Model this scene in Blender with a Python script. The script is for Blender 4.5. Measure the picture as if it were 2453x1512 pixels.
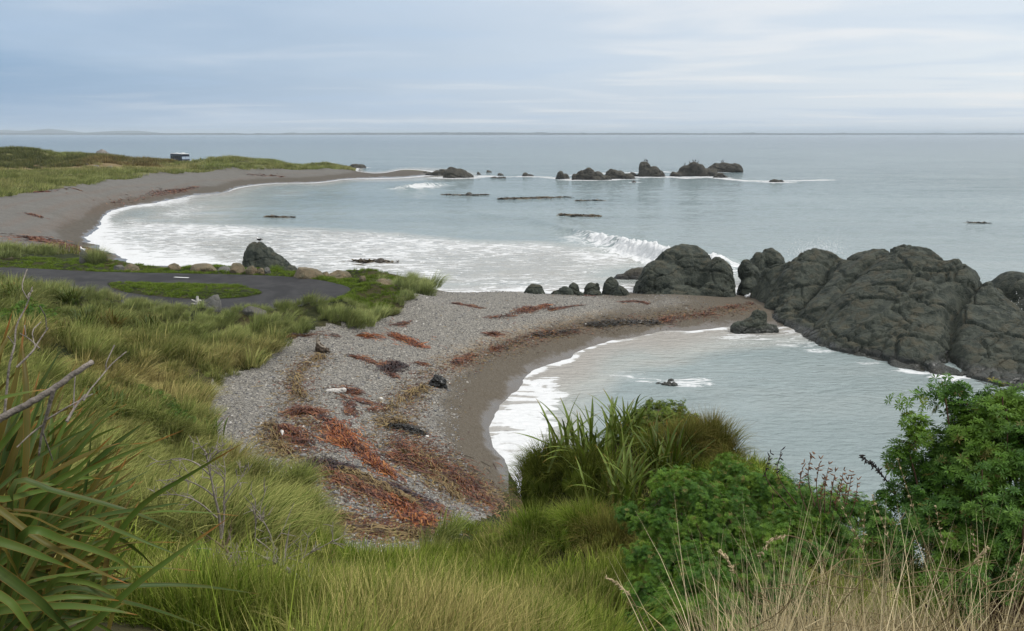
import bpy, bmesh, math, random
import numpy as np
from mathutils import Vector, Matrix, Euler

for o in list(bpy.data.objects):
    bpy.data.objects.remove(o)
SC = bpy.context.scene
COL = SC.collection
RNG = np.random.default_rng(7)
random.seed(7)

# ------------------------------------------------------------------ camera, sky, sun, exposure
EYE = 15.0                       # metres above the sea
PITCH = math.radians(12.76)
FPX, CU, CV = 1925.0, 1226.0, 756.0   # focal length and centre, in units of a 2452 px wide frame
cam = bpy.data.cameras.new('camera')
cam.sensor_width = 36.0
cam.lens = 36.0 * FPX / 2452.0
cam.clip_start, cam.clip_end = 0.05, 90000.0
cam_o = bpy.data.objects.new('camera', cam)
cam_o.location = (0, 0, EYE)
cam_o.rotation_euler = (math.pi / 2 - PITCH, 0, 0)
COL.objects.link(cam_o)
SC.camera = cam_o

SUN_EL, SUN_AZ = math.radians(50), math.radians(104)    # azimuth from +Y towards +X
sun = bpy.data.lights.new('sun', 'SUN')
sun.energy = 1.5
sun.angle = math.radians(12)
sun.color = (1.0, 0.98, 0.945)
sun_o = bpy.data.objects.new('sun', sun)
sun_o.rotation_euler = (math.pi / 2 - SUN_EL, 0, math.pi - SUN_AZ)
COL.objects.link(sun_o)

world = bpy.data.worlds.new('World')
SC.world = world
world.use_nodes = True
SC.view_settings.view_transform = 'Standard'
SC.view_settings.look = 'None'
SC.view_settings.exposure = 0.32
SC.view_settings.gamma = 1.0
SC.view_settings.use_curve_mapping = False
SC.render.engine = 'CYCLES'
SC.cycles.use_denoising = True
SC.cycles.max_bounces = 4
SC.cycles.diffuse_bounces = 1
SC.cycles.glossy_bounces = 2
SC.cycles.transmission_bounces = 2
SC.cycles.volume_bounces = 0
SC.cycles.transparent_max_bounces = 6
SC.cycles.caustics_reflective = False
SC.cycles.caustics_refractive = False

class NT:
    """small helper to write node trees"""
    def __init__(s, tree):
        s.t = tree
        s.n = tree.nodes
    def add(s, kind, **kw):
        n = s.n.new(kind)
        for k, v in kw.items():
            if k == 'ins':
                for kk, vv in v.items():
                    s.put(n.inputs[kk], vv)
            else:
                setattr(n, k, v)
        return n
    def put(s, sock, v):
        if isinstance(v, bpy.types.NodeSocket):
            s.t.links.new(v, sock)
        else:
            sock.default_value = v
    def math(s, op, a, b=0.0, c=0.0, clamp=False):
        n = s.n.new('ShaderNodeMath'); n.operation = op; n.use_clamp = clamp
        s.put(n.inputs[0], a); s.put(n.inputs[1], b); s.put(n.inputs[2], c)
        return n.outputs[0]
    def vmath(s, op, a, b=(0, 0, 0)):
        n = s.n.new('ShaderNodeVectorMath'); n.operation = op
        s.put(n.inputs[0], a)
        s.put(n.inputs[1], b)
        return n.outputs[0]
    def mix(s, f, a, b):
        n = s.n.new('ShaderNodeMix'); n.data_type = 'RGBA'
        s.put(n.inputs[0], f)
        s.put(n.inputs[6], a if isinstance(a, bpy.types.NodeSocket) else (*a, 1.0) if len(a) == 3 else a)
        s.put(n.inputs[7], b if isinstance(b, bpy.types.NodeSocket) else (*b, 1.0) if len(b) == 3 else b)
        return n.outputs[2]
    def mapr(s, v, a, b, c=0.0, d=1.0, smooth=True):
        n = s.n.new('ShaderNodeMapRange')
        n.interpolation_type = 'SMOOTHSTEP' if smooth else 'LINEAR'
        n.clamp = True
        s.put(n.inputs[0], v); s.put(n.inputs[1], a); s.put(n.inputs[2], b)
        s.put(n.inputs[3], c); s.put(n.inputs[4], d)
        return n.outputs[0]
    def noise(s, vec, scale, detail=3.0, rough=0.55, dist=0.0, out='Fac'):
        n = s.n.new('ShaderNodeTexNoise')
        s.put(n.inputs['Vector'], vec); n.inputs['Scale'].default_value = scale
        n.inputs['Detail'].default_value = detail; n.inputs['Roughness'].default_value = rough
        n.inputs['Distortion'].default_value = dist
        return n.outputs[out]
    def voro(s, vec, scale, feature='F1', out='Distance', rand=1.0):
        n = s.n.new('ShaderNodeTexVoronoi'); n.feature = feature
        s.put(n.inputs['Vector'], vec); n.inputs['Scale'].default_value = scale
        n.inputs['Randomness'].default_value = rand
        return n.outputs[out]
    def scale(s, vec, xyz):
        return s.vmath('MULTIPLY', vec, xyz)
    def attr(s, name, out='Fac'):
        n = s.n.new('ShaderNodeAttribute'); n.attribute_name = name
        return n.outputs[out]
    def ramp(s, f, stops):
        n = s.n.new('ShaderNodeValToRGB')
        s.put(n.inputs[0], f)
        e = n.color_ramp.elements
        while len(e) < len(stops):
            e.new(0.5)
        for el, (p, c) in zip(e, stops):
            el.position = p; el.color = (*c, 1.0)
        return n.outputs[0]

def sky_nodes():
    w = NT(world.node_tree)
    w.n.clear()
    out = w.add('ShaderNodeOutputWorld')
    bg = w.add('ShaderNodeBackground')
    bg.inputs['Strength'].default_value = 0.1
    sky = w.add('ShaderNodeTexSky', sky_type='NISHITA')
    sky.sun_disc = False
    sky.sun_elevation = SUN_EL
    sky.sun_rotation = SUN_AZ
    sky.air_density = 1.0; sky.dust_density = 2.0; sky.ozone_density = 1.5
    co = w.add('ShaderNodeTexCoord').outputs['Generated']
    sep = w.add('ShaderNodeSeparateXYZ', ins={0: co})
    x, y, z = sep.outputs
    zz = w.math('ADD', w.math('MAXIMUM', z, 0.0), 0.045)
    cv = w.add('ShaderNodeCombineXYZ', ins={0: w.math('DIVIDE', x, zz), 1: w.math('DIVIDE', y, zz), 2: 0.0}).outputs[0]
    # the overcast: a pale sheet with bluer thin places, brighter towards the sun side and overhead
    big = w.noise(w.scale(cv, (0.22, 0.16, 1)), 1.0, 5.0, 0.5, 0.3)
    cv2 = w.vmath('ADD', cv, (13.7, 4.2, 2.0))
    fine = w.noise(w.scale(cv2, (0.30, 0.5, 1)), 1.0, 5.0, 0.5, 0.4)
    side = w.mapr(w.math('ADD', w.math('MULTIPLY', x, 0.9), w.math('MULTIPLY', y, 0.1)), -0.45, 0.62, 0.0, 1.0, smooth=False)
    up = w.mapr(z, 0.02, 0.16, 0.0, 1.0)
    base = w.mix(side, (0.205, 0.325, 0.490), (0.69, 0.735, 0.770))
    low = w.mapr(z, 0.0, 0.05, 1.0, 0.0)
    base = w.mix(w.math('MULTIPLY', low, 0.45), base, w.mix(side, (0.42, 0.52, 0.64), (0.62, 0.67, 0.715)))
    f1 = w.mapr(w.math('ADD', big, w.math('MULTIPLY', up, 0.12)), 0.44, 0.70)
    col = w.mix(w.math('MULTIPLY', f1, 0.50), base, (0.53, 0.61, 0.71))
    f2 = w.math('MULTIPLY', w.mapr(fine, 0.50, 0.68), w.math('ADD', w.math('MULTIPLY', side, 0.85), 0.10))
    col = w.mix(w.math('MULTIPLY', f2, 0.85), col, (0.76, 0.76, 0.76))
    f3 = w.math('MULTIPLY', w.mapr(fine, 0.47, 0.34), 0.30)
    col = w.mix(f3, col, (0.37, 0.49, 0.65))
    col = w.mix(w.mapr(z, 0.16, 0.5), col, (0.62, 0.62, 0.62))     # overhead the sheet is plain white-grey
    # CIE-like overcast: the sheet brightens steadily towards the zenith
    gain = w.math('ADD', 10.0, w.math('MULTIPLY', w.mapr(z, 0.16, 1.0, 0.0, 1.0, smooth=False), 9.0))
    clouds = w.vmath('MULTIPLY', col, w.add('ShaderNodeCombineXYZ', ins={0: gain, 1: gain, 2: gain}).outputs[0])
    total = w.mix(0.9, sky.outputs[0], clouds)
    w.put(bg.inputs['Color'], total)
    w.t.links.new(bg.outputs[0], out.inputs[0])
sky_nodes()

# ------------------------------------------------------------------ helpers
def ray(u, v):
    a = (np.asarray(u, float) - CU) / FPX
    b = (CV - np.asarray(v, float)) / FPX
    c, s = math.cos(PITCH), math.sin(PITCH)
    return a, b * s + c, b * c - s           # world direction

def at(u, v, y):
    """point on the sight line (u, v) that stands y metres north of the eye"""
    dx, dy, dz = ray(u, v)
    t = y / dy
    return np.array([dx * t, y + 0 * dx, EYE + dz * t]).T

def onz(u, v, z=0.0):
    dx, dy, dz = ray(u, v)
    t = (np.asarray(z, float) - EYE) / dz
    return np.array([dx * t, dy * t, EYE + dz * t]).T

def hash3(ix, iy, iz, seed=0):
    n = (ix.astype(np.int64) * 374761393 + iy.astype(np.int64) * 668265263 + iz.astype(np.int64) * 2147483647 + seed * 1274126177) & 0xFFFFFFFF
    n = ((n ^ (n >> 13)) * 1274126177) & 0xFFFFFFFF
    n = ((n ^ (n >> 16)) * 2246822519) & 0xFFFFFFFF
    n = n ^ (n >> 15)
    return (n & 0xFFFFFF) / float(0x1000000)

def vnoise(p, seed=0):
    p = np.asarray(p, float)
    i = np.floor(p).astype(np.int64)
    f = p - i
    f = f * f * f * (f * (f * 6 - 15) + 10)
    r = 0
    for dx in (0, 1):
        wx = f[:, 0] if dx else 1 - f[:, 0]
        for dy in (0, 1):
            wy = f[:, 1] if dy else 1 - f[:, 1]
            for dz in (0, 1):
                wz = f[:, 2] if dz else 1 - f[:, 2]
                r = r + wx * wy * wz * hash3(i[:, 0] + dx, i[:, 1] + dy, i[:, 2] + dz, seed)
    return r * 2 - 1

def fbm(p, octaves=4, seed=0, gain=0.5):
    p = np.asarray(p, float)
    r, a = np.zeros(len(p)), 1.0
    for k in range(octaves):
        r += a * vnoise(p * (2.03 ** k) + 17.3 * k, seed + k)
        a *= gain
    return r

def fbm2(x, y, scale, octaves=4, seed=0, gain=0.5):
    x = np.asarray(x, float); y = np.asarray(y, float)
    return fbm(np.stack([x / scale, y / scale, np.full_like(x, 0.37)], 1), octaves, seed, gain)

def worley(p, seed=0, ids=False):
    p = np.asarray(p, float)
    i = np.floor(p).astype(np.int64)
    F1 = np.full(len(p), 9.0); F2 = np.full(len(p), 9.0); I = np.zeros(len(p))
    for dx in (-1, 0, 1):
        for dy in (-1, 0, 1):
            for dz in (-1, 0, 1):
                a, b, c = i[:, 0] + dx, i[:, 1] + dy, i[:, 2] + dz
                q = np.stack([a + hash3(a, b, c, seed), b + hash3(a, b, c, seed + 1), c + hash3(a, b, c, seed + 2)], 1)
                d = np.sqrt(((q - p) ** 2).sum(1))
                m = d < F1
                F2 = np.where(m, F1, np.minimum(F2, d))
                F1 = np.where(m, d, F1)
                if ids: I = np.where(m, hash3(a, b, c, seed + 77), I)
    return (F1, F2, I) if ids else (F1, F2)

def sstep(a, b, x):
    t = np.clip((np.asarray(x, float) - a) / (b - a), 0, 1)
    return t * t * (3 - 2 * t)

def poly_sd(x, y, poly):
    """signed distance to a polygon, positive inside"""
    x = np.asarray(x, float); y = np.asarray(y, float)
    d = np.full(x.shape, 1e18); ins = np.zeros(x.shape, bool)
    P = np.asarray(poly, float)
    for (ax, ay), (bx, by) in zip(P, np.roll(P, -1, 0)):
        ex, ey = bx - ax, by - ay
        t = np.clip(((x - ax) * ex + (y - ay) * ey) / (ex * ex + ey * ey + 1e-12), 0, 1)
        d = np.minimum(d, (x - ax - t * ex) ** 2 + (y - ay - t * ey) ** 2)
        c = ((ay > y) != (by > y)) & (x < (bx - ax) * (y - ay) / (by - ay + 1e-12) + ax)
        ins ^= c
    d = np.sqrt(d)
    return np.where(ins, d, -d)

def line_d(x, y, line, vals=None):
    """distance to a polyline, the side (+ left of travel), value interpolated along it"""
    x = np.asarray(x, float); y = np.asarray(y, float)
    L = np.asarray(line, float)
    best = np.full(x.shape, 1e18); side = np.zeros(x.shape); val = np.zeros(x.shape)
    for k in range(len(L) - 1):
        ax, ay = L[k]; bx, by = L[k + 1]
        ex, ey = bx - ax, by - ay
        t = np.clip(((x - ax) * ex + (y - ay) * ey) / (ex * ex + ey * ey + 1e-12), 0, 1)
        d = (x - ax - t * ex) ** 2 + (y - ay - t * ey) ** 2
        m = d < best
        best = np.where(m, d, best)
        side = np.where(m, np.sign(ex * (y - ay) - ey * (x - ax)), side)
        if vals is not None:
            val = np.where(m, vals[k] * (1 - t) + vals[k + 1] * t, val)
    return np.sqrt(best), side, val

def make_mesh(name, verts, faces, mat=None, attrs=None, smooth=True, cattrs=None):
    """faces: list of (n,3) / (n,4) index arrays"""
    me = bpy.data.meshes.new(name)
    V = np.asarray(verts, np.float32)
    if not isinstance(faces, (list, tuple)):
        faces = [faces]
    faces = [np.asarray(f, np.int32) for f in faces if len(f)]
    me.vertices.add(len(V)); me.vertices.foreach_set('co', V.ravel())
    li = np.concatenate([f.ravel() for f in faces])
    tot = np.concatenate([np.full(len(f), f.shape[1], np.int32) for f in faces])
    st = np.concatenate([[0], np.cumsum(tot)[:-1]]).astype(np.int32)
    me.loops.add(len(li)); me.loops.foreach_set('vertex_index', li)
    me.polygons.add(len(tot)); me.polygons.foreach_set('loop_start', st)
    me.polygons.foreach_set('use_smooth', np.full(len(tot), smooth))
    me.update(calc_edges=True)
    for k, a in (attrs or {}).items():
        at_ = me.attributes.new(k, 'FLOAT', 'POINT'); at_.data.foreach_set('value', np.asarray(a, np.float32))
    for k, a in (cattrs or {}).items():
        at_ = me.attributes.new(k, 'FLOAT_COLOR', 'POINT')
        c = np.ones((len(V), 4), np.float32); c[:, :3] = a
        at_.data.foreach_set('color', c.ravel())
    if mat:
        me.materials.append(mat)
    return me

def link(name, me, parent=None, label=None, cat=None, group=None, kind=None):
    o = bpy.data.objects.new(name, me)
    COL.objects.link(o)
    if parent:
        o.parent = parent
    if label: o['label'] = label
    if cat: o['category'] = cat
    if group: o['group'] = group
    if kind: o['kind'] = kind
    return o

def empty(name, loc, label, cat, group=None):
    o = bpy.data.objects.new(name, None)
    COL.objects.link(o)
    o.location = [float(c) for c in loc]
    o.empty_display_size = 0.2
    o['label'] = label; o['category'] = cat
    if group: o['group'] = group
    return o

def material(name):
    m = bpy.data.materials.new(name)
    m.use_nodes = True
    n = NT(m.node_tree)
    b = m.node_tree.nodes['Principled BSDF']
    return m, n, b

def grid_faces(nr, nc):
    i = np.arange(nr * nc).reshape(nr, nc)
    return np.stack([i[:-1, :-1], i[:-1, 1:], i[1:, 1:], i[1:, :-1]], -1).reshape(-1, 4)

def compact(V, F, keepF, attrs):
    F = F[keepF]
    used = np.unique(F)
    m = np.full(len(V), -1); m[used] = np.arange(len(used))
    return V[used], m[F], {k: a[used] for k, a in attrs.items()}, used

def tube(path, radii, sides=6):
    """verts and quads of a tapered tube"""
    P = np.asarray(path, float); R = np.asarray(radii, float)
    n = len(P)
    T = np.gradient(P, axis=0)
    T /= np.linalg.norm(T, axis=1)[:, None] + 1e-9
    ref = np.array([0.31, 0.17, 0.93]) if abs(T[0][2]) < 0.9 else np.array([0.95, 0.2, 0.1])
    A = np.cross(T, ref); A /= np.linalg.norm(A, axis=1)[:, None] + 1e-9
    B = np.cross(T, A)
    an = np.linspace(0, 2 * np.pi, sides, endpoint=False)
    V = P[:, None, :] + R[:, None, None] * (np.cos(an)[None, :, None] * A[:, None, :] + np.sin(an)[None, :, None] * B[:, None, :])
    i = np.arange(n * sides).reshape(n, sides)
    j = np.roll(i, -1, 1)
    F = np.stack([i[:-1], j[:-1], j[1:], i[1:]], -1).reshape(-1, 4)
    return V.reshape(-1, 3), F

class Bag:
    """collects pieces of one mesh"""
    def __init__(s):
        s.V, s.Q, s.T, s.A, s.n = [], [], [], {}, 0
    def add(s, V, F, **attrs):
        V = np.asarray(V, float); F = np.asarray(F)
        s.V.append(V)
        if F.shape[1] == 3: s.T.append(F + s.n)
        else: s.Q.append(F + s.n)
        for k, a in attrs.items():
            s.A.setdefault(k, []).append(np.broadcast_to(np.asarray(a, float), (len(V),)))
        s.n += len(V)
    def mesh(s, name, mat, smooth=True):
        fs = []
        if s.Q: fs.append(np.concatenate(s.Q))
        if s.T: fs.append(np.concatenate(s.T))
        return make_mesh(name, np.concatenate(s.V), fs, mat, {k: np.concatenate(a) for k, a in s.A.items()}, smooth)

def spline(P, n):
    """Catmull-Rom through the points"""
    P = np.asarray(P, float)
    if len(P) == 2:
        t = np.linspace(0, 1, n)[:, None]
        return P[0] * (1 - t) + P[1] * t
    Q = np.vstack([2 * P[0] - P[1], P, 2 * P[-1] - P[-2]])
    m = len(P) - 1
    out = []
    for s in np.linspace(0, m - 1e-6, n):
        k = int(s); t = s - k
        a, b, c, d = Q[k], Q[k + 1], Q[k + 2], Q[k + 3]
        out.append(0.5 * (2 * b + (c - a) * t + (2 * a - 5 * b + 4 * c - d) * t * t + (3 * b - a - 3 * c + d) * t ** 3))
    return np.array(out)

def icos(sub):
    bm = bmesh.new(); bmesh.ops.create_icosphere(bm, subdivisions=sub, radius=1.0)
    V = np.array([v.co[:] for v in bm.verts]); F = np.array([[v.index for v in f.verts] for f in bm.faces])
    bm.free()
    return V, F
ICO = {k: icos(k) for k in (1, 2, 3, 4, 5)}

def scatter(name, pts, rot, scl, idx, protos, label, cat=None, kind='stuff', parent=None, attrs=None):
    """one object: instances of the proto meshes on the given points"""
    me = bpy.data.meshes.new(name)
    me.vertices.add(len(pts)); me.vertices.foreach_set('co', np.asarray(pts, np.float32).ravel())
    a = me.attributes.new('rot', 'FLOAT_VECTOR', 'POINT'); a.data.foreach_set('vector', np.asarray(rot, np.float32).ravel())
    a = me.attributes.new('scl', 'FLOAT', 'POINT'); a.data.foreach_set('value', np.asarray(scl, np.float32))
    a = me.attributes.new('idx', 'INT', 'POINT'); a.data.foreach_set('value', np.asarray(idx, np.int32))
    for k, val in (attrs or {}).items():
        a = me.attributes.new(k, 'FLOAT', 'POINT'); a.data.foreach_set('value', np.asarray(val, np.float32))
    o = link(name, me, parent, label, cat, None, kind)
    g = bpy.data.node_groups.new(name, 'GeometryNodeTree')
    g.interface.new_socket('Geometry', in_out='INPUT', socket_type='NodeSocketGeometry')
    g.interface.new_socket('Geometry', in_out='OUTPUT', socket_type='NodeSocketGeometry')
    N, L = g.nodes, g.links
    gi, go = N.new('NodeGroupInput'), N.new('NodeGroupOutput')
    join = N.new('GeometryNodeJoinGeometry')
    for p in reversed(protos):
        oi = N.new('GeometryNodeObjectInfo'); oi.inputs['Object'].default_value = p
        oi.inputs['As Instance'].default_value = True
        L.new(oi.outputs['Geometry'], join.inputs[0])
    def named(nm, t):
        n = N.new('GeometryNodeInputNamedAttribute'); n.data_type = t; n.inputs[0].default_value = nm
        return n.outputs['Attribute']
    ip = N.new('GeometryNodeInstanceOnPoints')
    mp = N.new('GeometryNodeMeshToPoints')
    L.new(gi.outputs[0], mp.inputs['Mesh'])
    L.new(mp.outputs['Points'], ip.inputs['Points'])
    L.new(join.outputs[0], ip.inputs['Instance'])
    ip.inputs['Pick Instance'].default_value = True
    L.new(named('idx', 'INT'), ip.inputs['Instance Index'])
    L.new(named('rot', 'FLOAT_VECTOR'), ip.inputs['Rotation'])
    L.new(named('scl', 'FLOAT'), ip.inputs['Scale'])
    L.new(ip.outputs[0], go.inputs[0])
    md = o.modifiers.new('scatter', 'NODES'); md.node_group = g
    return o

def proto(name, me):
    return bpy.data.objects.new(name, me)      # never linked to the scene: only a source mesh
# ------------------------------------------------------------------ the lie of the land
CP = []
def cp(*pts):
    for u, v, z in pts:
        x, y, _ = onz(u, v, z)
        CP.append((x, y, z))
def cw(*pts):
    CP.extend(pts)
# hillside under the viewer
cw((0, 0, 13.4), (-5, 0, 13.9), (5, 0, 13.4), (-14, 0, 15), (14, 0, 13), (0, -8, 15), (-15, -8, 18), (15, -8, 15), (0, 7, 10.2), (0, 13, 7.3), (-2.6, 3.5, 12.6),
   (-3, 10, 9.0), (-5, 14, 7.4), (-6, 5, 12.3), (-9, 9, 11.0), (-14, 12, 11.0), (3, 6, 10.9), (6, 6, 11.0), (10, 7, 10.5), (3, 10, 8.6), (7, 11, 8.0), (12, 12, 7.5),
   (2.2, 15, 8.0), (1.7, 16.4, 8.2), (3.0, 17.2, 8.3), (4.2, 16.2, 8.2), (5.5, 17, 7.7), (0.6, 16.2, 7.2), (-0.5, 17.5, 5.4), (8, 18, 4.0), (4.5, 20.5, 3.5), (6, 24, -0.6), (2.2, 21, 3.5), (1.6, 24, 0.9),
   (12, 20, 1.5), (12, 25, -1.0), (20, 18, 3), (20, 26, -1.5), (30, 20, 3), (30, 28, -1.5), (24, 6, 11))
# grass edge round the cove beach
cp((1040, 709, 2.0), (960, 745, 2.3), (870, 788, 2.6), (690, 804, 3.0), (600, 890, 3.0), (492, 960, 3.1), (488, 1010, 3.1), (540, 1085, 3.0), (650, 1160, 3.0),
   (760, 1230, 2.9), (850, 1292, 2.9), (1000, 1297, 2.7), (1080, 1250, 2.4))
cp((1000, 1240, 2.3), (800, 1150, 2.6), (700, 1000, 2.8), (800, 900, 2.5), (1000, 1100, 1.5), (1080, 1180, 1.2), (900, 1000, 2.0), (1000, 900, 1.55), (1100, 1000, 0.75),
   (1050, 820, 1.7), (1226, 740, 1.75), (1226, 703, 1.55), (1100, 703, 1.7), (1400, 712, 1.25), (1400, 750, 1.3), (1250, 830, 0.75), (1150, 900, 0.7), (1500, 715, 1.0),
   (1600, 735, 1.0), (1700, 720, 0.75), (1800, 722, 0.5), (1700, 760, 0.45), (1500, 775, 0.6), (1390, 800, 0.55))
# water's edge in the cove
cp((1212, 1108, 0), (1178, 1065, 0), (1172, 1020, 0), (1200, 970, 0), (1245, 925, 0), (1262, 893, 0), (1330, 868, 0), (1400, 836, 0), (1480, 812, 0), (1580, 793, 0), (1700, 786, 0), (1800, 782, 0), (1890, 780, 0))
cp((1300, 1000, -0.55), (1400, 900, -0.4), (1600, 850, -0.5), (1500, 950, -1.2), (1700, 950, -1.6), (2000, 1000, -2.2), (2200, 950, -2.4), (1900, 850, -1.0), (1750, 1080, -2))
cw((40, 50, -2.5), (45, 40, -3), (25, 35, -2.5), (15, 30, -1.5))
# behind the shingle bar
cw((0, 76, -0.05), (6, 76, -0.1), (12, 77, -0.1), (-6, 76, -0.1), (0, 84, -0.9), (14, 84, -0.9), (20, 78, -0.2), (28, 85, -1.2), (40, 80, -2), (50, 60, -3), (0, 110, -1.8), (30, 120, -3))
# road platform, verge and bank
ROAD_Z = 3.30
ROAD_UV = [(-420, 630), (-200, 636), (47, 642), (233, 651), (433, 655), (633, 660), (733, 667), (800, 678), (838, 691), (822, 708), (760, 725), (680, 738), (600, 745), (500, 747),
           (400, 743), (310, 732), (220, 712), (120, 690), (20, 676), (-200, 664), (-420, 655)]
cp(*[(u, v, ROAD_Z) for u, v in ROAD_UV[1:-1]], (450, 690, ROAD_Z), (350, 690, ROAD_Z), (560, 700, ROAD_Z), (700, 700, ROAD_Z))
cp((300, 648, 2.7), (420, 649.5, 2.6), (500, 651, 2.6), (600, 653, 2.6), (700, 658, 2.6), (780, 664, 2.6))
cp((900, 700, 3.2), (900, 730, 3.0), (800, 760, 3.2), (700, 765, 3.3), (600, 800, 3.3), (980, 715, 2.9), (880, 672, 3.1), (960, 685, 2.9))
cw((-14, 76, 1.8), (-14, 80, -0.2), (-20, 78, 1.0), (-20, 84, -0.5), (-9, 74, 1.2), (-9, 78, -0.2), (-27, 80, 1.0), (-27, 86, -0.3))
cp((150, 712, 4.7), (60, 690, 4.6), (240, 712, 4.2), (-80, 690, 4.8), (150, 770, 4.6), (0, 720, 5.2), (-200, 720, 5.8), (300, 770, 3.9), (450, 790, 3.6), (0, 800, 5.6), (200, 820, 4.9), (400, 880, 4.0),
   (-200, 850, 7.5), (100, 900, 6.0), (280, 980, 4.8), (400, 1040, 4.0), (100, 1020, 7.5), (350, 1150, 5.2), (500, 1180, 3.9), (600, 1260, 4.6), (250, 1250, 8.0))
# the far bay: water's edge
FAR_EDGE = [(1010, 421), (900, 427), (817, 430), (700, 438), (633, 441), (560, 452), (480, 466), (400, 481), (320, 493), (280, 501), (240, 524), (216, 556), (214, 578), (236, 598), (285, 618), (340, 634), (420, 642)]
cp(*[(u, v, 0) for u, v in FAR_EDGE])
cp((300, 560, -0.6), (400, 520, -0.7), (500, 500, -0.8), (700, 470, -1.2), (900, 450, -1.5), (450, 600, -0.6), (600, 560, -1.3), (1000, 470, -2.5), (1100, 560, -2.2), (900, 600, -1.2), (1500, 500, -4), (2200, 500, -5), (1300, 430, -2))
# the far beach and its dune
cp((0, 477, 4.0), (43, 464, 4.0), (167, 451, 4.0), (267, 431, 3.9), (366, 419, 3.7), (500, 411, 3.5), (700, 406, 3.0), (793, 408, 2.4), (-300, 530, 4.2))
cp((0, 540, 2.6), (100, 560, 1.8), (60, 585, 2.2), (160, 600, 1.3), (200, 500, 1.9), (300, 465, 2.0), (500, 440, 1.8), (700, 424, 1.5), (-200, 590, 3.0), (-100, 560, 3.0))
cp((0, 590, 2.6), (100, 606, 2.3), (200, 616, 2.3), (290, 634, 2.5), (-300, 610, 3.2))
cp((860, 414, 1.0), (940, 414, 0.7), (1010, 415, 0.4), (860, 405, -0.2), (950, 409, -0.2), (1030, 411, -0.2), (1100, 415, -0.6))
cp((0, 363, 9.0), (90, 363, 9.0), (180, 370, 8.0), (250, 378, 6.5), (300, 387, 5.0), (400, 392, 4.2), (470, 388, 5.2), (540, 382, 6.0), (600, 386, 5.2), (660, 393, 4.0), (770, 401, 2.8), (-300, 365, 10))
cp((0, 410, 4.4), (200, 410, 4.3), (100, 395, 5.0), (330, 405, 4.2), (430, 402, 4.0), (550, 400, 4.4))
cw((-260, 345, -1.5), (-200, 345, -1.5), (-150, 340, -1.5), (-120, 335, -1.5), (-90, 330, -1.3), (-350, 345, -1), (-60, 350, -3), (0, 360, -4), (-200, 420, -5), (100, 400, -5), (-80, 470, -5), (-330, 430, -5), (80, 200, -4), (150, 300, -5))
CP = np.array(CP)

def warp(x, y):
    r = np.hypot(x, y) + 1e-6
    k = 12.0 * np.log1p(r / 12.0) / r
    return np.stack([x * k, y * k], -1)

_P = warp(CP[:, 0], CP[:, 1])
_C2 = 0.6 ** 2
def _phi(d2): return np.sqrt(d2 + _C2)
_n = len(_P)
_A = _phi(((_P[:, None] - _P[None]) ** 2).sum(-1))
_M = np.zeros((_n + 1, _n + 1)); _M[:_n, :_n] = _A - 0.02 * np.eye(_n); _M[_n, :_n] = 1; _M[:_n, _n] = 1
_W = np.linalg.solve(_M, np.concatenate([CP[:, 2], [0]]))

def base_h(x, y):
    x = np.asarray(x, float).ravel(); y = np.asarray(y, float).ravel()
    out = np.empty(len(x))
    for s in range(0, len(x), 20000):
        q = warp(x[s:s + 20000], y[s:s + 20000])
        d2 = (q[:, None, 0] - _P[None, :, 0]) ** 2 + (q[:, None, 1] - _P[None, :, 1]) ** 2
        out[s:s + 20000] = _phi(d2) @ _W[:_n] + _W[_n]
    return out

def hit(u, v, fn=None, far=420.0):
    """first point of the ground on a sight line"""
    fn = fn or base_h
    u = np.atleast_1d(np.asarray(u, float)); v = np.atleast_1d(np.asarray(v, float))
    ts = np.concatenate([np.geomspace(2.0, far, 420)])
    dx, dy, dz = ray(u, v)
    X = dx[:, None] * ts; Y = dy[:, None] * ts; Z = EYE + dz[:, None] * ts
    Hh = np.maximum(fn(X, Y).reshape(X.shape), 0.0)
    below = Z < Hh
    k = np.where(below.any(1), below.argmax(1), len(ts) - 1)
    k = np.maximum(k, 1)
    r = np.arange(len(u))
    g0 = Z[r, k - 1] - Hh[r, k - 1]; g1 = Z[r, k] - Hh[r, k]
    f = np.clip(g0 / (g0 - g1 + 1e-9), 0, 1)
    t = ts[k - 1] * (1 - f) + ts[k] * f
    P = np.stack([dx * t, dy * t, EYE + dz * t], 1)
    return P

def polyhit(uv):
    a = np.array(uv, float)
    return hit(a[:, 0], a[:, 1])[:, :2]

NEAR_BEACH = polyhit([(1040, 707), (960, 745), (870, 788), (690, 803), (672, 840), (600, 890), (530, 912), (492, 960), (488, 1000), (520, 1060), (560, 1110), (640, 1170), (725, 1220), (765, 1300), (840, 1335),
                      (1000, 1340), (1075, 1300), (1120, 1250), (1200, 1195), (1222, 1110), (1300, 1075)])
NEAR_BEACH = np.vstack([NEAR_BEACH, [(14, 27), (40, 30), (48, 84), (10, 86), (-6, 80), (-8, 76)]])
FAR_BEACH = polyhit([(-300, 532), (-100, 500), (0, 477), (43, 464), (167, 451), (267, 431), (366, 419), (500, 411), (620, 408), (700, 406.5), (793, 408), (880, 409), (1030, 412), (1045, 425), (900, 440),
                     (700, 465), (520, 510), (430, 560), (440, 610), (450, 641), (420, 644), (340, 640), (290, 634), (200, 614), (60, 602), (0, 588), (-120, 590), (-300, 600)])
ROAD = onz(*np.array(ROAD_UV, float).T, ROAD_Z)[:, :2]
ISLAND_UV = [(262, 677), (330, 677.5), (400, 680), (480, 682), (566, 685), (610, 692), (628, 702), (606, 709), (566, 714), (483, 717), (420, 714), (366, 709), (300, 700), (265, 688)]
ISLAND = onz(*np.array(ISLAND_UV, float).T, ROAD_Z)[:, :2]

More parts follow.
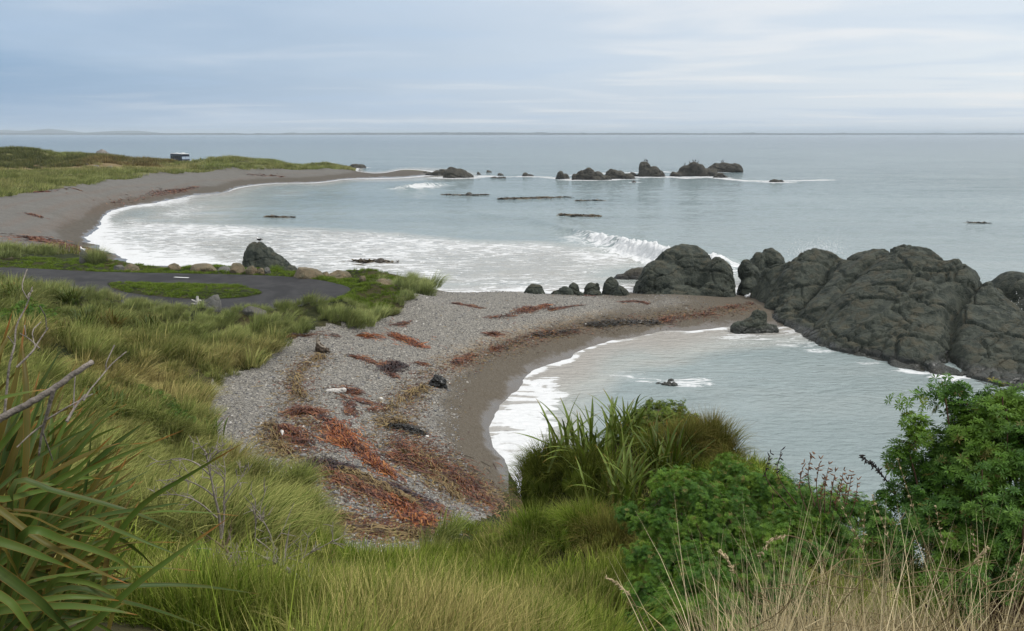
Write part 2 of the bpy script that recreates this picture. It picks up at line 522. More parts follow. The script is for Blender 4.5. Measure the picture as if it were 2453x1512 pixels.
def masks(x, y):
    nb = poly_sd(x, y, NEAR_BEACH); fb = poly_sd(x, y, FAR_BEACH); rd = poly_sd(x, y, ROAD)
    return nb, fb, rd

def height(x, y):
    x = np.asarray(x, float).ravel(); y = np.asarray(y, float).ravel()
    z = base_h(x, y)
    nb, fb, rd = masks(x, y)
    r = np.hypot(x, y)
    beach = np.maximum(sstep(-0.6, 0.4, nb), sstep(-3, 2, fb))
    road = sstep(-1.6, -0.1, rd)
    veg = (1 - beach) * (1 - road)
    amp = 0.10 + 0.42 * sstep(16, 45, r) + 0.75 * sstep(120, 250, r)
    sc = 3.2 + 0 * r
    hum = fbm2(x, y, 3.4, 3, 3) * (1 - sstep(90, 200, r)) + fbm2(x, y, 14.0, 4, 9) * sstep(90, 200, r)
    z = z + veg * amp * hum * sstep(0, 2.5, z)
    # shingle: low ridges along the shore and cusps where the swash runs up
    z = z + beach * (0.07 * fbm2(x, y, 2.2, 3, 21) + 0.12 * fbm2(x, y, 9.0, 2, 22)) * sstep(0.25, 1.2, z)
    shore = sstep(-0.5, 0.0, z) * (1 - sstep(0.4, 1.0, z))
    z = z + shore * (0.05 * fbm2(x, y, 1.4, 2, 31) * (1 - sstep(60, 90, r)))
    cusp = sstep(80, 95, r) * (1 - sstep(190, 230, r)) * sstep(-20, -30, x)
    z = z + shore * cusp * 0.16 * (vnoise(np.stack([(x * 0.16), (y * 0.34), 0 * x], 1), 41) + 0.6 * vnoise(np.stack([x * 0.3, y * 0.8, 0 * x], 1), 42))
    z = z * (1 - road) + (ROAD_Z - 0.06) * road
    return z

def ground(u, v):
    return hit(u, v, height)

# ------------------------------------------------------------------ ground materials
def pebble_colour(n, pos):
    cell = n.voro(pos, 13.0, 'F1', 'Color')
    s = n.add('ShaderNodeSeparateColor', ins={0: cell})
    cell2 = n.voro(pos, 27.0, 'F1', 'Color')
    s2 = n.add('ShaderNodeSeparateColor', ins={0: cell2})
    a = n.ramp(s.outputs[0], [(0.0, (0.055, 0.053, 0.050)), (0.30, (0.125, 0.121, 0.113)), (0.62, (0.21, 0.203, 0.188)), (0.85, (0.31, 0.295, 0.265)), (0.965, (0.40, 0.38, 0.345)), (1.0, (0.58, 0.55, 0.50))])
    b = n.ramp(s2.outputs[1], [(0.0, (0.045, 0.044, 0.042)), (0.45, (0.155, 0.15, 0.14)), (0.85, (0.27, 0.258, 0.235)), (1.0, (0.46, 0.44, 0.40))])
    return n.mix(0.45, n.vmath('MULTIPLY', a, (1.01, 0.99, 0.94)), n.vmath('MULTIPLY', b, (1.01, 0.99, 0.94)))

def mat_beach(name, near):
    m, n, b = material(name)
    pos = n.add('ShaderNodeNewGeometry').outputs['Position']
    z = n.add('ShaderNodeSeparateXYZ', ins={0: pos}).outputs[2]
    w1 = n.noise(pos, 0.35, 4.0); w2 = n.noise(pos, 2.2, 4.0)
    peb = pebble_colour(n, pos)
    if near:
        dry = peb
        tan = n.mix(0.62, peb, (0.27, 0.195, 0.115))
        brown = n.mix(n.mapr(n.noise(pos, 22.0, 2.0), 0.3, 0.75), (0.066, 0.054, 0.036), (0.118, 0.097, 0.064))
        brown = n.mix(0.42, brown, n.mix(0.62, peb, (0.10, 0.078, 0.058)))
    else:
        dry = n.mix(0.60, peb, n.mix(n.mapr(n.noise(n.scale(pos, (0.25, 0.6, 1)), 1.0, 5.0, 0.65), 0.35, 0.65), (0.072, 0.070, 0.064), (0.115, 0.111, 0.102)))
        tan = n.mix(n.mapr(w2, 0.35, 0.65), (0.082, 0.075, 0.063), (0.115, 0.105, 0.090))
        brown = n.mix(n.mapr(w2, 0.3, 0.7), (0.070, 0.060, 0.047), (0.100, 0.087, 0.068))
    zz = n.math('ADD', z, n.math('MULTIPLY', n.math('SUBTRACT', w1, 0.5), 0.7))
    zz = n.math('ADD', zz, n.math('MULTIPLY', n.math('SUBTRACT', w2, 0.5), 0.25))
    col = dry
    c_tan = n.attr('tan')
    col = n.mix(n.math('MULTIPLY', c_tan, n.mapr(w2, 0.35, 0.6)), col, tan)
    fb = n.mapr(zz, 1.28, 0.85) if near else n.mapr(zz, 1.5, 1.0)
    col = n.mix(fb, col, brown)
    # old weed crumbs trodden into the shingle
    lit = n.math('MULTIPLY', n.attr('litter'), n.mapr(n.noise(pos, 9.0, 4.0, 0.7), 0.50, 0.62))
    litc = n.ramp(n.noise(pos, 17.0, 2.0), [(0.3, (0.045, 0.016, 0.009)), (0.5, (0.16, 0.055, 0.018)), (0.7, (0.22, 0.13, 0.05))])
    col = n.mix(n.math('MULTIPLY', lit, 0.6), col, litc)
    wet = n.mapr(zz, 0.30, 0.06)
    col = n.mix(n.math('MULTIPLY', wet, 0.55), col, (0.085, 0.075, 0.066))
    n.put(b.inputs['Base Color'], col)
    n.put(b.inputs['Roughness'], n.mapr(wet, 0.0, 1.0, 0.9, 0.22))
    n.put(b.inputs['Specular IOR Level'], n.mapr(wet, 0.0, 1.0, 0.25, 0.6))
    bump = n.add('ShaderNodeBump')
    bump.inputs['Strength'].default_value = 1.0 if near else 0.6
    bump.inputs['Distance'].default_value = 0.05
    hgt = n.math('ADD', n.voro(pos, 13.0, 'F1'), n.math('MULTIPLY', n.noise(pos, 6.0, 3.0), 1.2))
    hgt = n.math('MULTIPLY', hgt, n.mapr(wet, 0.0, 1.0, 1.0, 0.15))
    n.put(bump.inputs['Height'], hgt)
    n.put(b.inputs['Normal'], bump.outputs[0])
    return m

def mat_soil():
    m, n, b = material('turf soil')
    pos = n.add('ShaderNodeNewGeometry').outputs['Position']
    a = n.noise(pos, 0.25, 4.0); c = n.noise(pos, 3.0, 4.0)
    col = n.mix(n.mapr(c, 0.35, 0.65), (0.016, 0.021, 0.008), (0.034, 0.040, 0.014))
    col = n.mix(n.mapr(a, 0.45, 0.7), col, (0.060, 0.050, 0.024))
    y = n.add('ShaderNodeSeparateXYZ', ins={0: pos}).outputs[1]
    farc = n.mix(n.mapr(n.noise(pos, 0.12, 4.0), 0.4, 0.62), (0.080, 0.084, 0.032), (0.16, 0.16, 0.065))
    col = n.mix(n.mapr(y, 110, 140), col, farc)
    col = n.mix(n.math('MULTIPLY', n.attr('track'), 0.8), col, (0.20, 0.145, 0.08))
    n.put(b.inputs['Base Color'], col)
    b.inputs['Roughness'].default_value = 0.95
    b.inputs['Specular IOR Level'].default_value = 0.1
    bump = n.add('ShaderNodeBump'); bump.inputs['Strength'].default_value = 0.8; bump.inputs['Distance'].default_value = 0.15
    n.put(bump.inputs['Height'], n.noise(pos, 3.5, 5.0)); n.put(b.inputs['Normal'], bump.outputs[0])
    return m

M_NEAR, M_FAR, M_SOIL = mat_beach('cove shingle', True), mat_beach('bay shingle', False), mat_soil()

# lines of old weed on the cove beach: (path in frame units, half width m)
LITTER = [([(760, 850), (715, 900), (712, 950), (725, 1000), (745, 1030), (680, 1060), (690, 1090)], 0.8), ([(1180, 835), (1100, 870), (1030, 900), (985, 940), (965, 980), (930, 1010), (1000, 1040)], 0.8),
          ([(960, 1050), (1000, 1090), (1050, 1130), (1120, 1170), (1150, 1200)], 1.3), ([(690, 1010), (730, 1120), (800, 1160), (870, 1180), (950, 1210), (1010, 1250)], 0.9), ([(800, 1255), (900, 1270), (1000, 1280)], 0.8),
          ([(1190, 835), (1300, 805), (1400, 780), (1560, 765), (1700, 750), (1800, 735)], 0.8)]
LITTER_W = [(polyhit(p), w) for p, w in LITTER]
LITTER_FAR = [(polyhit(p), w) for p, w in (([(0, 545), (60, 520), (140, 495), (230, 478), (330, 460), (450, 440), (600, 424), (760, 415)], 0.9), ([(20, 575), (110, 545), (190, 510), (250, 492), (340, 474), (460, 452)], 1.3), ([(0, 500), (90, 478), (200, 462), (300, 446), (420, 430)], 0.7))]
TAN_W = polyhit([(1100, 870), (1230, 815), (1350, 785), (1500, 762), (1640, 752), (1760, 742)])

def build_ground():
    cy = -14.0
    th = np.radians(np.linspace(-66, 62, 460))
    r = np.geomspace(9.0, 480.0, 640)
    R, T = np.meshgrid(r, th, indexing='ij')
    X = (R * np.sin(T)).ravel(); Y = (cy + R * np.cos(T)).ravel()
    Z = height(X, Y)
    V = np.stack([X, Y, Z], 1)
    F = grid_faces(len(r), len(th))
    nb, fb, rd = masks(X, Y)
    lit = np.zeros(len(X))
    for p, w in LITTER_W + LITTER_FAR:
        d, _, _ = line_d(X, Y, p)
        lit = np.maximum(lit, 1 - sstep(0.2 * w, 1.6 * w, d))
    d, _, _ = line_d(X, Y, TAN_W)
    tan = (1 - sstep(0.5, 2.4, d))
    tan = np.maximum(tan, (fb > -5) * (0.3 + 0.5 * sstep(2.5, 0.8, Z)))
    trk = hit([0, 120, 250, 330], [404, 400, 399, 401])[:, :2]
    d, _, _ = line_d(X, Y, trk)
    track = 1 - sstep(5, 16, d)
    attrs = {'litter': lit, 'tan': tan, 'track': track}
    zf = Z[F].max(1)
    fnb = nb[F].max(1) > 0; ffb = (fb[F].max(1) > 0) & ~fnb
    deep = zf < -1.2
    for nm, mt, keep, lab in (('pebble_beach', M_NEAR, fnb & ~deep, 'grey pebble beach and shingle bar curving round the near cove'),
                              ('shingle_beach', M_FAR, ffb & ~deep, 'long grey shingle beach sweeping round the far bay'),
                              ('hillside', M_SOIL, ~fnb & ~ffb & ~deep, 'grassy hillside and dune ground')):
        v, f, a, _ = compact(V, F, keep, attrs)
        link(nm, make_mesh(nm, v, f, mt, a), None, lab, None, None, 'structure')
    # sea bed, one coarse sheet well below the water, so that nothing is open underneath
build_ground()

# ------------------------------------------------------------------ the sea
WAVE1 = [(1180, 502), (1250, 517), (1340, 538), (1420, 556), (1480, 570), (1540, 583), (1620, 599), (1700, 612), (1760, 622)]
AMP1 = [0.0, 0.25, 0.55, 0.85, 1.15, 1.5, 1.7, 1.4, 0.8]
W1 = np.array([onz(u, v, a)[:2] for (u, v), a in zip(WAVE1, AMP1)])
WAVE2 = [(925, 447), (960, 444), (1000, 440), (1050, 437), (1120, 433)]
AMP2 = [0.1, 0.9, 1.1, 0.8, 0.0]
W2 = np.array([onz(u, v, a)[:2] for (u, v), a in zip(WAVE2, AMP2)])
WAVE3 = [(1090, 500), (1160, 511), (1230, 519), (1290, 524)]
AMP3 = [0.0, 0.3, 0.3, 0.0]
W3 = np.array([onz(u, v, a)[:2] for (u, v), a in zip(WAVE3, AMP3)])

def world_poly(uv):
    a = np.array(uv, float)
    return onz(a[:, 0], a[:, 1], 0.0)[:, :2]
SURF = world_poly([(215, 540), (300, 512), (420, 530), (600, 536), (900, 548), (1150, 572), (1330, 575), (1480, 596), (1640, 615), (1600, 640), (1530, 650), (1530, 705), (1250, 705), (1000, 700), (700, 670), (430, 660), (280, 630)])
COVE_FOAM = world_poly([(1165, 1000), (1215, 930), (1290, 905), (1330, 905), (1345, 945), (1330, 1000), (1320, 1060), (1300, 1120), (1150, 1130)])
REEF = [(1345, 428, 3.5), (1413, 431, 8), (1480, 429, 6), (1550, 424, 8), (1655, 424, 9), (1735, 412, 6), (1724, 426, 4), (1861, 437, 5), (1095, 426, 8), (1160, 422, 5), (1262, 423, 5), (1518, 437, 2), (850, 402, 6), (780, 401, 6)]
FOAM_BANDS = [([(850, 402), (790, 402), (700, 396), (640, 390)], 3.0, 0.75), ([(1120, 424), (1200, 424), (1300, 424), (1330, 427)], 3.5, 0.62), ([(1590, 424), (1640, 427), (1700, 425), (1790, 434), (1880, 434), (1980, 431)], 2.5, 0.85), ([(1380, 420), (1450, 415), (1590, 412), (1690, 417)], 4.0, 0.6),
              ([(1000, 424), (940, 428), (880, 430)], 2.0, 0.45)]

def build_sea():
    cy = -14.0
    th = np.radians(np.sort(np.concatenate([np.linspace(-56, 56, 450), np.linspace(2.03, 17.07, 150)])))
    r = np.concatenate([np.geomspace(36, 108, 300), np.linspace(108.3, 158, 200), np.geomspace(159, 420, 230), np.geomspace(430, 39000, 60)])
    R, T = np.meshgrid(r, th, indexing='ij')
    X = (R * np.sin(T)).ravel(); Y = (cy + R * np.cos(T)).ravel()
    near = np.hypot(X, Y) < 470
    G = np.full(len(X), -6.0); G[near] = height(X[near], Y[near])
    Z = np.zeros(len(X))
    rr = np.hypot(X, Y)
    fade = sstep(0.05, 1.2, -G) * (1 - sstep(300, 420, rr))
    Z += fade * (0.05 * fbm2(X, Y, 2.5, 3, 51) + 0.09 * vnoise(np.stack([X * 0.05, Y * 0.22, 0 * X], 1), 52))
    foam = np.zeros(len(X)); calm = np.zeros(len(X))
    lump = fbm2(X, Y, 0.8, 4, 55)
    for line, amps, wf, wb in ((W1, AMP1, 1.15, 5.0), (W2, AMP2, 1.6, 5.0), (W3, AMP3, 1.2, 3.0)):
        m = rr < 420
        d, s, a = line_d(X, Y, line, amps)
        # the line runs left to right, so the shore side is on its right (s < 0)
        ends = np.zeros(len(X))
        front = s < 0
        jit = 0.5 * fbm2(X, Y, 4.0, 2, 57)
        dd = np.maximum(d + jit * (d > 0.3), 0)
        prof = np.where(front, np.exp(-(dd / wf) ** 2), np.exp(-(dd / wb) ** 2))
        Z += m * a * prof
        if line is not W3:
            br = sstep(0.75, 1.35, a + 0.25 * fbm2(X, Y, 3.0, 2, 58))
            fr = np.where(front, 1 - sstep(1.2, 4.8, d), 1 - sstep(0.0, 1.0, d)) * br * m
            foam = np.maximum(foam, fr * 1.25)
            Z += np.clip(fr, 0, 1) * 0.50 * np.clip(lump, -0.4, 1.5)
            # the crest lip, and lace behind and before it
            lip = (1 - sstep(0.15, 0.6, d)) * sstep(0.45, 0.9, a) * m
            foam = np.maximum(foam, lip * (0.45 + 0.4 * fbm2(X, Y, 2.5, 2, 59)))
            foam = np.maximum(foam, m * np.where(front, 1 - sstep(1, 14, d), 0) * sstep(0.4, 0.9, a) * 0.5)
    # surf inside the bay
    sd = poly_sd(X, Y, SURF)
    surf = sstep(-3, 7, sd)
    patch = 0.5 + 0.5 * fbm2(X, Y, 14.0, 3, 61)
    foam = np.maximum(foam, surf * (0.34 + 0.26 * patch))
    # swash
    far_sw = sstep(75, 95, rr) * (1 - sstep(180, 250, rr)) * (X < -18)
    dep = np.clip(-G, 0, 5)
    foam = np.maximum(foam, far_sw * (1 - sstep(0.02, 1.3, dep)) * (0.96))
    foam = np.maximum(foam, sstep(200, 250, rr) * (X < 5) * (1 - sstep(0.05, 0.5, dep)) * 0.9)
    nearw = rr < 75
    edge_n = 0.5 + 0.5 * fbm2(X, Y, 2.6, 3, 63)
    cf = sstep(-0.9, 0.8, poly_sd(X, Y, COVE_FOAM) + 0.9 * (edge_n - 0.5))
    foam = np.maximum(foam, nearw * cf * (0.60 + 0.24 * edge_n))
    foam = np.maximum(foam, nearw * (Y < 66) * (1 - sstep(0.04, 0.26, dep)) * (0.30 + 0.55 * edge_n))
    foam = np.maximum(foam, (rr < 100) * (Y > 66) * (1 - sstep(0.1, 1.2, dep)) * 0.62)
    foam = np.maximum(foam, nearw * sstep(6, 2, np.hypot((X - 19.5) / 1.6, Y - 59.2)) * 0.40)
    for u, v, k in REEF:
        c = onz(u, v, 0)
        d = np.hypot((X - c[0]) / 1.4, Y - c[1])
        foam = np.maximum(foam, (1 - sstep(0.45 * k, 1.5 * k, d)) * (0.72 + 0.35 * fbm2(X, Y, 5.0, 2, 65)))
    for uv, w, s in FOAM_BANDS:
        d, _, _ = line_d(X, Y, world_poly(uv))
        foam = np.maximum(foam, (1 - sstep(0.2 * w, 2.2 * w, d)) * s)
    # the cove rock's collar
    for u, v, k, s in ((1645, 915, 1.3, 0.6), (1560, 905, 1.2, 0.45), (1500, 900, 1.4, 0.42), (2280, 903, 1.2, 0.7), (2200, 888, 1.2, 0.5), (2080, 868, 1.0, 0.4), (1960, 842, 1.0, 0.45)):
        c = onz(u, v, 0)
        d = np.hypot((X - c[0]) / 1.5, Y - c[1])
        foam = np.maximum(foam, (1 - sstep(0.3 * k, 1.6 * k, d)) * s)
    # thin water lies on the sand
    sheet = (G > -0.05) & (G < 0.10)
    turb = np.maximum(np.maximum(1 - sstep(0.0, 1.8, dep), surf * 0.8), 0.20 * (1 - sstep(90, 260, rr)))
    F = grid_faces(len(r), len(th))
    keep = (G[F].min(1) < 0.7)
    v, f, a, _ = compact(np.stack([X, Y, Z], 1), F, keep, {'foam': foam, 'turb': turb})
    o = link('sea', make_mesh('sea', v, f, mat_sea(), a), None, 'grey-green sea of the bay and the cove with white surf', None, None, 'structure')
    return o

def mat_sea():
    m, n, b = material('sea water')
    pos = n.add('ShaderNodeNewGeometry').outputs['Position']
    sp = n.add('ShaderNodeSeparateXYZ', ins={0: pos})
    d = n.math('SQRT', n.math('ADD', n.math('POWER', sp.outputs[0], 2.0), n.math('POWER', sp.outputs[1], 2.0)))
    foam, turb = n.attr('foam'), n.attr('turb')
    wide = n.noise(n.scale(pos, (0.010, 0.03, 0.0)), 1.0, 4.0)
    deep = n.mix(n.mapr(wide, 0.35, 0.65), (0.160, 0.222, 0.232), (0.214, 0.278, 0.285))
    shal = n.mix(n.mapr(n.noise(n.scale(pos, (0.10, 0.2, 0)), 1.0, 4.0), 0.35, 0.65), (0.315, 0.345, 0.325), (0.375, 0.385, 0.355))
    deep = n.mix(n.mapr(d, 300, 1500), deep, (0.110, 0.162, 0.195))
    sand = n.mix(n.mapr(turb, 0.55, 1.0), shal, (0.33, 0.31, 0.275))
    col = n.mix(n.mapr(turb, 0.0, 0.55), deep, sand)
    # foam: a net of streaks and patches
    p1 = n.vmath('ADD', n.scale(pos, (0.32, 1.2, 0.6)), n.vmath('MULTIPLY', n.noise(n.scale(pos, (0.35, 0.7, 0)), 1.0, 3.0, out='Color'), (1.6, 1.6, 0)))
    net = n.voro(p1, 1.0, 'DISTANCE_TO_EDGE')
    net = n.mapr(net, 0.0, 0.30, 1.0, 0.0, smooth=False)
    fb = n.noise(n.scale(pos, (0.30, 1.5, 0.8)), 1.0, 6.0, 0.62, 0.5)
    fine = n.noise(n.scale(pos, (3.0, 5.0, 3.0)), 1.0, 4.0, 0.65)
    pat = n.math('ADD', n.math('MULTIPLY', net, 0.34), n.math('ADD', n.math('MULTIPLY', fb, 0.55), n.math('MULTIPLY', fine, 0.28)))
    thr = n.math('SUBTRACT', 1.02, n.math('MULTIPLY', foam, 0.78))
    ff = n.mapr(n.math('SUBTRACT', pat, thr), -0.055, 0.10)
    ff = n.math('MULTIPLY', ff, n.mapr(foam, 0.03, 0.22))
    ff = n.math('MAXIMUM', ff, n.mapr(foam, 0.90, 1.18))
    ff = n.math('MINIMUM', n.math('MAXIMUM', ff, n.math('MULTIPLY', n.mapr(foam, 0.25, 0.8), 0.22)), 1.0)
    col = n.mix(n.math('MULTIPLY', ff, 0.95), col, (0.68, 0.69, 0.69))
    n.put(b.inputs['Base Color'], col)
    n.put(b.inputs['Roughness'], n.mapr(ff, 0.0, 1.0, 0.10, 0.75))
    b.inputs['IOR'].default_value = 1.333
    # ripples: short ones near, longer chop offshore
    r1 = n.noise(n.scale(pos, (1.1, 2.6, 1.0)), 1.0, 4.0, 0.55, 0.4)
    r2 = n.noise(n.scale(pos, (0.22, 0.62, 0.3)), 1.0, 5.0, 0.6, 0.5)
    hh = n.math('ADD', n.math('MULTIPLY', r1, 0.55), n.math('MULTIPLY', r2, n.mapr(d, 60, 400, 0.7, 2.6)))
    hh = n.math('ADD', hh, n.math('MULTIPLY', ff, 0.10))
    bump = n.add('ShaderNodeBump'); bump.inputs['Distance'].default_value = 1.0
    n.put(bump.inputs['Strength'], n.mapr(d, 30, 300, 0.5, 1.0))
    n.put(bump.inputs['Height'], hh)
    n.put(b.inputs['Normal'], bump.outputs[0])
    return m
build_sea()
# ------------------------------------------------------------------ road, kerbless seal with markings, grass island
def mat_simple(name, col, rough=0.8, spec=0.3, var=0.25, scale=6.0, bump=0.0, bscale=20.0):
    m, n, b = material(name)
    pos = n.add('ShaderNodeTexCoord').outputs['Object']
    f = n.noise(pos, scale, 5.0, 0.6)
    c = np.array(col)
    n.put(b.inputs['Base Color'], n.mix(n.mapr(f, 0.3, 0.7), tuple(c * (1 - var)), tuple(np.minimum(c * (1 + var), 1))))
    b.inputs['Roughness'].default_value = rough
    b.inputs['Specular IOR Level'].default_value = spec
    if bump:
        bp = n.add('ShaderNodeBump'); bp.inputs['Strength'].default_value = bump; bp.inputs['Distance'].default_value = 0.05
        n.put(bp.inputs['Height'], n.noise(pos, bscale, 4.0)); n.put(b.inputs['Normal'], bp.outputs[0])
    return m

def smooth_closed(P, n):
    P = np.asarray(P, float)
    m = len(P); out = []
    for k in range(m):
        a, b, c, d = P[(k - 1) % m], P[k], P[(k + 1) % m], P[(k + 2) % m]
        for t in np.linspace(0, 1, n, endpoint=False):
            out.append(0.5 * (2 * b + (c - a) * t + (2 * a - 5 * b + 4 * c - d) * t * t + (3 * b - a - 3 * c + d) * t ** 3))
    return np.array(out)

def fill_poly(name, P2, zfn, mat, step=None, rings=1):
    bm = bmesh.new()
    vs = [bm.verts.new((x, y, 0)) for x, y in P2]
    es = [bm.edges.new((vs[i], vs[(i + 1) % len(vs)])) for i in range(len(vs))]
    bmesh.ops.triangle_fill(bm, edges=es, use_beauty=True)
    for _ in range(rings):
        bmesh.ops.subdivide_edges(bm, edges=bm.edges[:], cuts=1, use_grid_fill=True)
    co = np.array([v.co[:] for v in bm.verts])
    z = zfn(co[:, 0], co[:, 1])
    for v, zz in zip(bm.verts, z):
        v.co.z = zz
    bmesh.ops.recalc_face_normals(bm, faces=bm.faces[:])
    me = bpy.data.meshes.new(name); bm.to_mesh(me); bm.free()
    me.materials.append(mat)
    for p in me.polygons: p.use_smooth = True
    return me

def build_road():
    m, n, b = material('worn asphalt')
    pos = n.add('ShaderNodeNewGeometry').outputs['Position']
    sp = n.add('ShaderNodeSeparateXYZ', ins={0: pos})
    f = n.noise(pos, 1.1, 5.0); g = n.noise(pos, 0.25, 3.0); s = n.noise(pos, 30.0, 2.0)
    col = n.mix(n.mapr(f, 0.3, 0.7), (0.028, 0.028, 0.029), (0.046, 0.045, 0.045))
    col = n.mix(n.math('MULTIPLY', n.mapr(g, 0.52, 0.60), 0.75), col, (0.022, 0.022, 0.023))
    col = n.mix(n.mapr(s, 0.62, 0.75, 0.0, 0.4), col, (0.10, 0.097, 0.093))
    n.put(b.inputs['Base Color'], col); b.inputs['Roughness'].default_value = 0.9; b.inputs['Specular IOR Level'].default_value = 0.2
    P = smooth_closed(ROAD, 6)
    me = fill_poly('road', P, lambda x, y: ROAD_Z + 0.0 * x, m)
    link('road', me, None, 'dark asphalt road with a turning loop', None, None, 'structure')
    # painted dash and edge strips, 4 mm proud
    mp = mat_simple('road paint', (0.62, 0.62, 0.60), 0.7, 0.3, 0.2, 3.0)
    for (u0, v0, u1, v1, w) in ((417, 664, 452, 665.5, 0.24), (378, 680, 462, 682, 0.16)):
        a, c = onz(u0, v0, ROAD_Z)[:2], onz(u1, v1, ROAD_Z)[:2]
        t = (c - a) / np.linalg.norm(c - a); q = np.array([-t[1], t[0]]) * w / 2
        V = [(*p, ROAD_Z + 0.004) for p in (a - q, c - q, c + q, a + q)]
        o = link('road_marking', make_mesh('road_marking', V, np.array([[0, 1, 2, 3]]), mp), None, None, None, None, 'structure')
    # island
    mi = bpy.data.materials['turf soil']
    P = smooth_closed(ISLAND, 5)
    def z(x, y):
        d = poly_sd(x, y, P)
        return ROAD_Z + 0.01 + 0.22 * sstep(-0.1, 1.6, d) + 0.05 * fbm2(x, y, 1.5, 2, 5) * sstep(0.1, 1, d)
    me = fill_poly('grass_island', P, z, mi, rings=3)
    link('grass_island', me, None, 'oval grass island inside the turning loop', None, None, 'structure')
build_road()

# ------------------------------------------------------------------ rocks
def mat_rock(name, c0, c1, c2, cell=2.2, lichen=0.6):
    m, n, b = material(name)
    pos = n.add('ShaderNodeNewGeometry').outputs['Position']
    a = n.noise(pos, 0.6, 5.0, 0.6); f = n.noise(pos, 3.5, 6.0, 0.65)
    col = n.mix(n.mapr(a, 0.35, 0.65), c0, c1)
    col = n.mix(n.mapr(f, 0.52, 0.72), col, c2)
    cc = n.add('ShaderNodeSeparateColor', ins={0: n.voro(n.vmath('ADD', pos, n.vmath('MULTIPLY', n.noise(pos, 2.0, 2.0, out='Color'), (0.25, 0.25, 0.25))), cell, 'F1', 'Color')})
    col = n.mix(n.mapr(cc.outputs[0], 0.0, 1.0, 0.0, 0.6), col, c2)
    nz = n.add('ShaderNodeSeparateXYZ', ins={0: n.add('ShaderNodeNewGeometry').outputs['Normal']}).outputs[2]
    lich = n.math('MULTIPLY', n.mapr(nz, 0.45, 0.9), n.mapr(n.noise(pos, 0.9, 4.0, 0.6), 0.45, 0.62))
    col = n.mix(n.math('MULTIPLY', lich, lichen), col, (0.060, 0.052, 0.030))
    spot = n.math('MULTIPLY', n.mapr(n.noise(pos, 6.0, 3.0, 0.6), 0.66, 0.74), n.mapr(n.noise(pos, 0.5, 2.0), 0.45, 0.65))
    col = n.mix(n.math('MULTIPLY', spot, 0.6), col, (0.26, 0.255, 0.22))
    z = n.add('ShaderNodeSeparateXYZ', ins={0: pos}).outputs[2]
    wet = n.mapr(n.math('ADD', z, n.math('MULTIPLY', n.math('SUBTRACT', a, 0.5), 0.8)), 0.7, 0.25)
    col = n.mix(n.math('MULTIPLY', wet, 0.6), col, (0.016, 0.016, 0.015))
    n.put(b.inputs['Base Color'], col)
    n.put(b.inputs['Roughness'], n.mapr(wet, 0, 1, 0.82, 0.35))
    b.inputs['Specular IOR Level'].default_value = 0.35
    bp = n.add('ShaderNodeBump'); bp.inputs['Strength'].default_value = 0.55; bp.inputs['Distance'].default_value = 0.06
    h = n.math('ADD', n.math('MULTIPLY', n.noise(pos, 5.0, 6.0, 0.65), 0.7), n.math('MULTIPLY', n.mapr(n.voro(n.vmath('ADD', pos, n.vmath('MULTIPLY', n.noise(pos, 1.5, 3.0, out='Color'), (0.5, 0.5, 0.5))), cell, 'DISTANCE_TO_EDGE'), 0.0, 0.14), 0.9))
    n.put(bp.inputs['Height'], h); n.put(b.inputs['Normal'], bp.outputs[0])
    return m

M_ROCK = mat_rock('dark pillow rock', (0.013, 0.019, 0.014), (0.025, 0.032, 0.024), (0.066, 0.073, 0.054))
M_STACK = mat_rock('sea stack rock', (0.030, 0.030, 0.026), (0.048, 0.044, 0.034), (0.080, 0.074, 0.058), 1.2)
M_TAN = mat_rock('tan boulder', (0.15, 0.115, 0.070), (0.21, 0.165, 0.10), (0.10, 0.095, 0.06), 2.5)
M_PALE = mat_rock('pale grey rock', (0.20, 0.185, 0.17), (0.26, 0.24, 0.22), (0.14, 0.13, 0.12), 1.5)
M_GREYROCK = mat_rock('grey rock', (0.07, 0.072, 0.066), (0.105, 0.105, 0.095), (0.15, 0.145, 0.13), 1.5)

def remeshed(lumps, voxel):
    B = Bag()
    for k, L in enumerate(lumps):
        cx, cy, cz, rx, ry, rz = L[:6]
        rot = L[6] if len(L) > 6 else 0.0
        V, F = ICO[4]
        V = V * (1 + 0.07 * fbm(V * 1.3 + k * 7.1, 2, 3 + k))[:, None]
        # flatten ellipsoids a little into blocks
        q = np.abs(V).max(1)[:, None]
        V = V * (0.88 + 0.12 / q)
        V = V * [rx, ry, rz]
        c, s = math.cos(rot), math.sin(rot)
        V = np.stack([V[:, 0] * c - V[:, 1] * s, V[:, 0] * s + V[:, 1] * c, V[:, 2]], 1) + [cx, cy, cz]
        B.add(V, F)
    me = B.mesh('tmp', None)
    o = bpy.data.objects.new('tmp', me); COL.objects.link(o)
    md = o.modifiers.new('r', 'REMESH'); md.mode = 'VOXEL'; md.voxel_size = voxel
    sm = o.modifiers.new('s', 'SMOOTH'); sm.iterations = 2; sm.factor = 0.5
    dg = bpy.context.evaluated_depsgraph_get(); dg.update()
    out = bpy.data.meshes.new_from_object(o.evaluated_get(dg))
    bpy.data.objects.remove(o); bpy.data.meshes.remove(me)
    return out

def displace(me, fn):
    n = len(me.vertices)
    V = np.empty(n * 3, np.float32); me.vertices.foreach_get('co', V); V = V.reshape(-1, 3).astype(float)
    N = np.empty(n * 3, np.float32); me.vertices.foreach_get('normal', N); N = N.reshape(-1, 3).astype(float)
    V = fn(V, N)
    me.vertices.foreach_set('co', V.astype(np.float32).ravel())
    me.polygons.foreach_set('use_smooth', np.ones(len(me.polygons), bool))
    me.update()

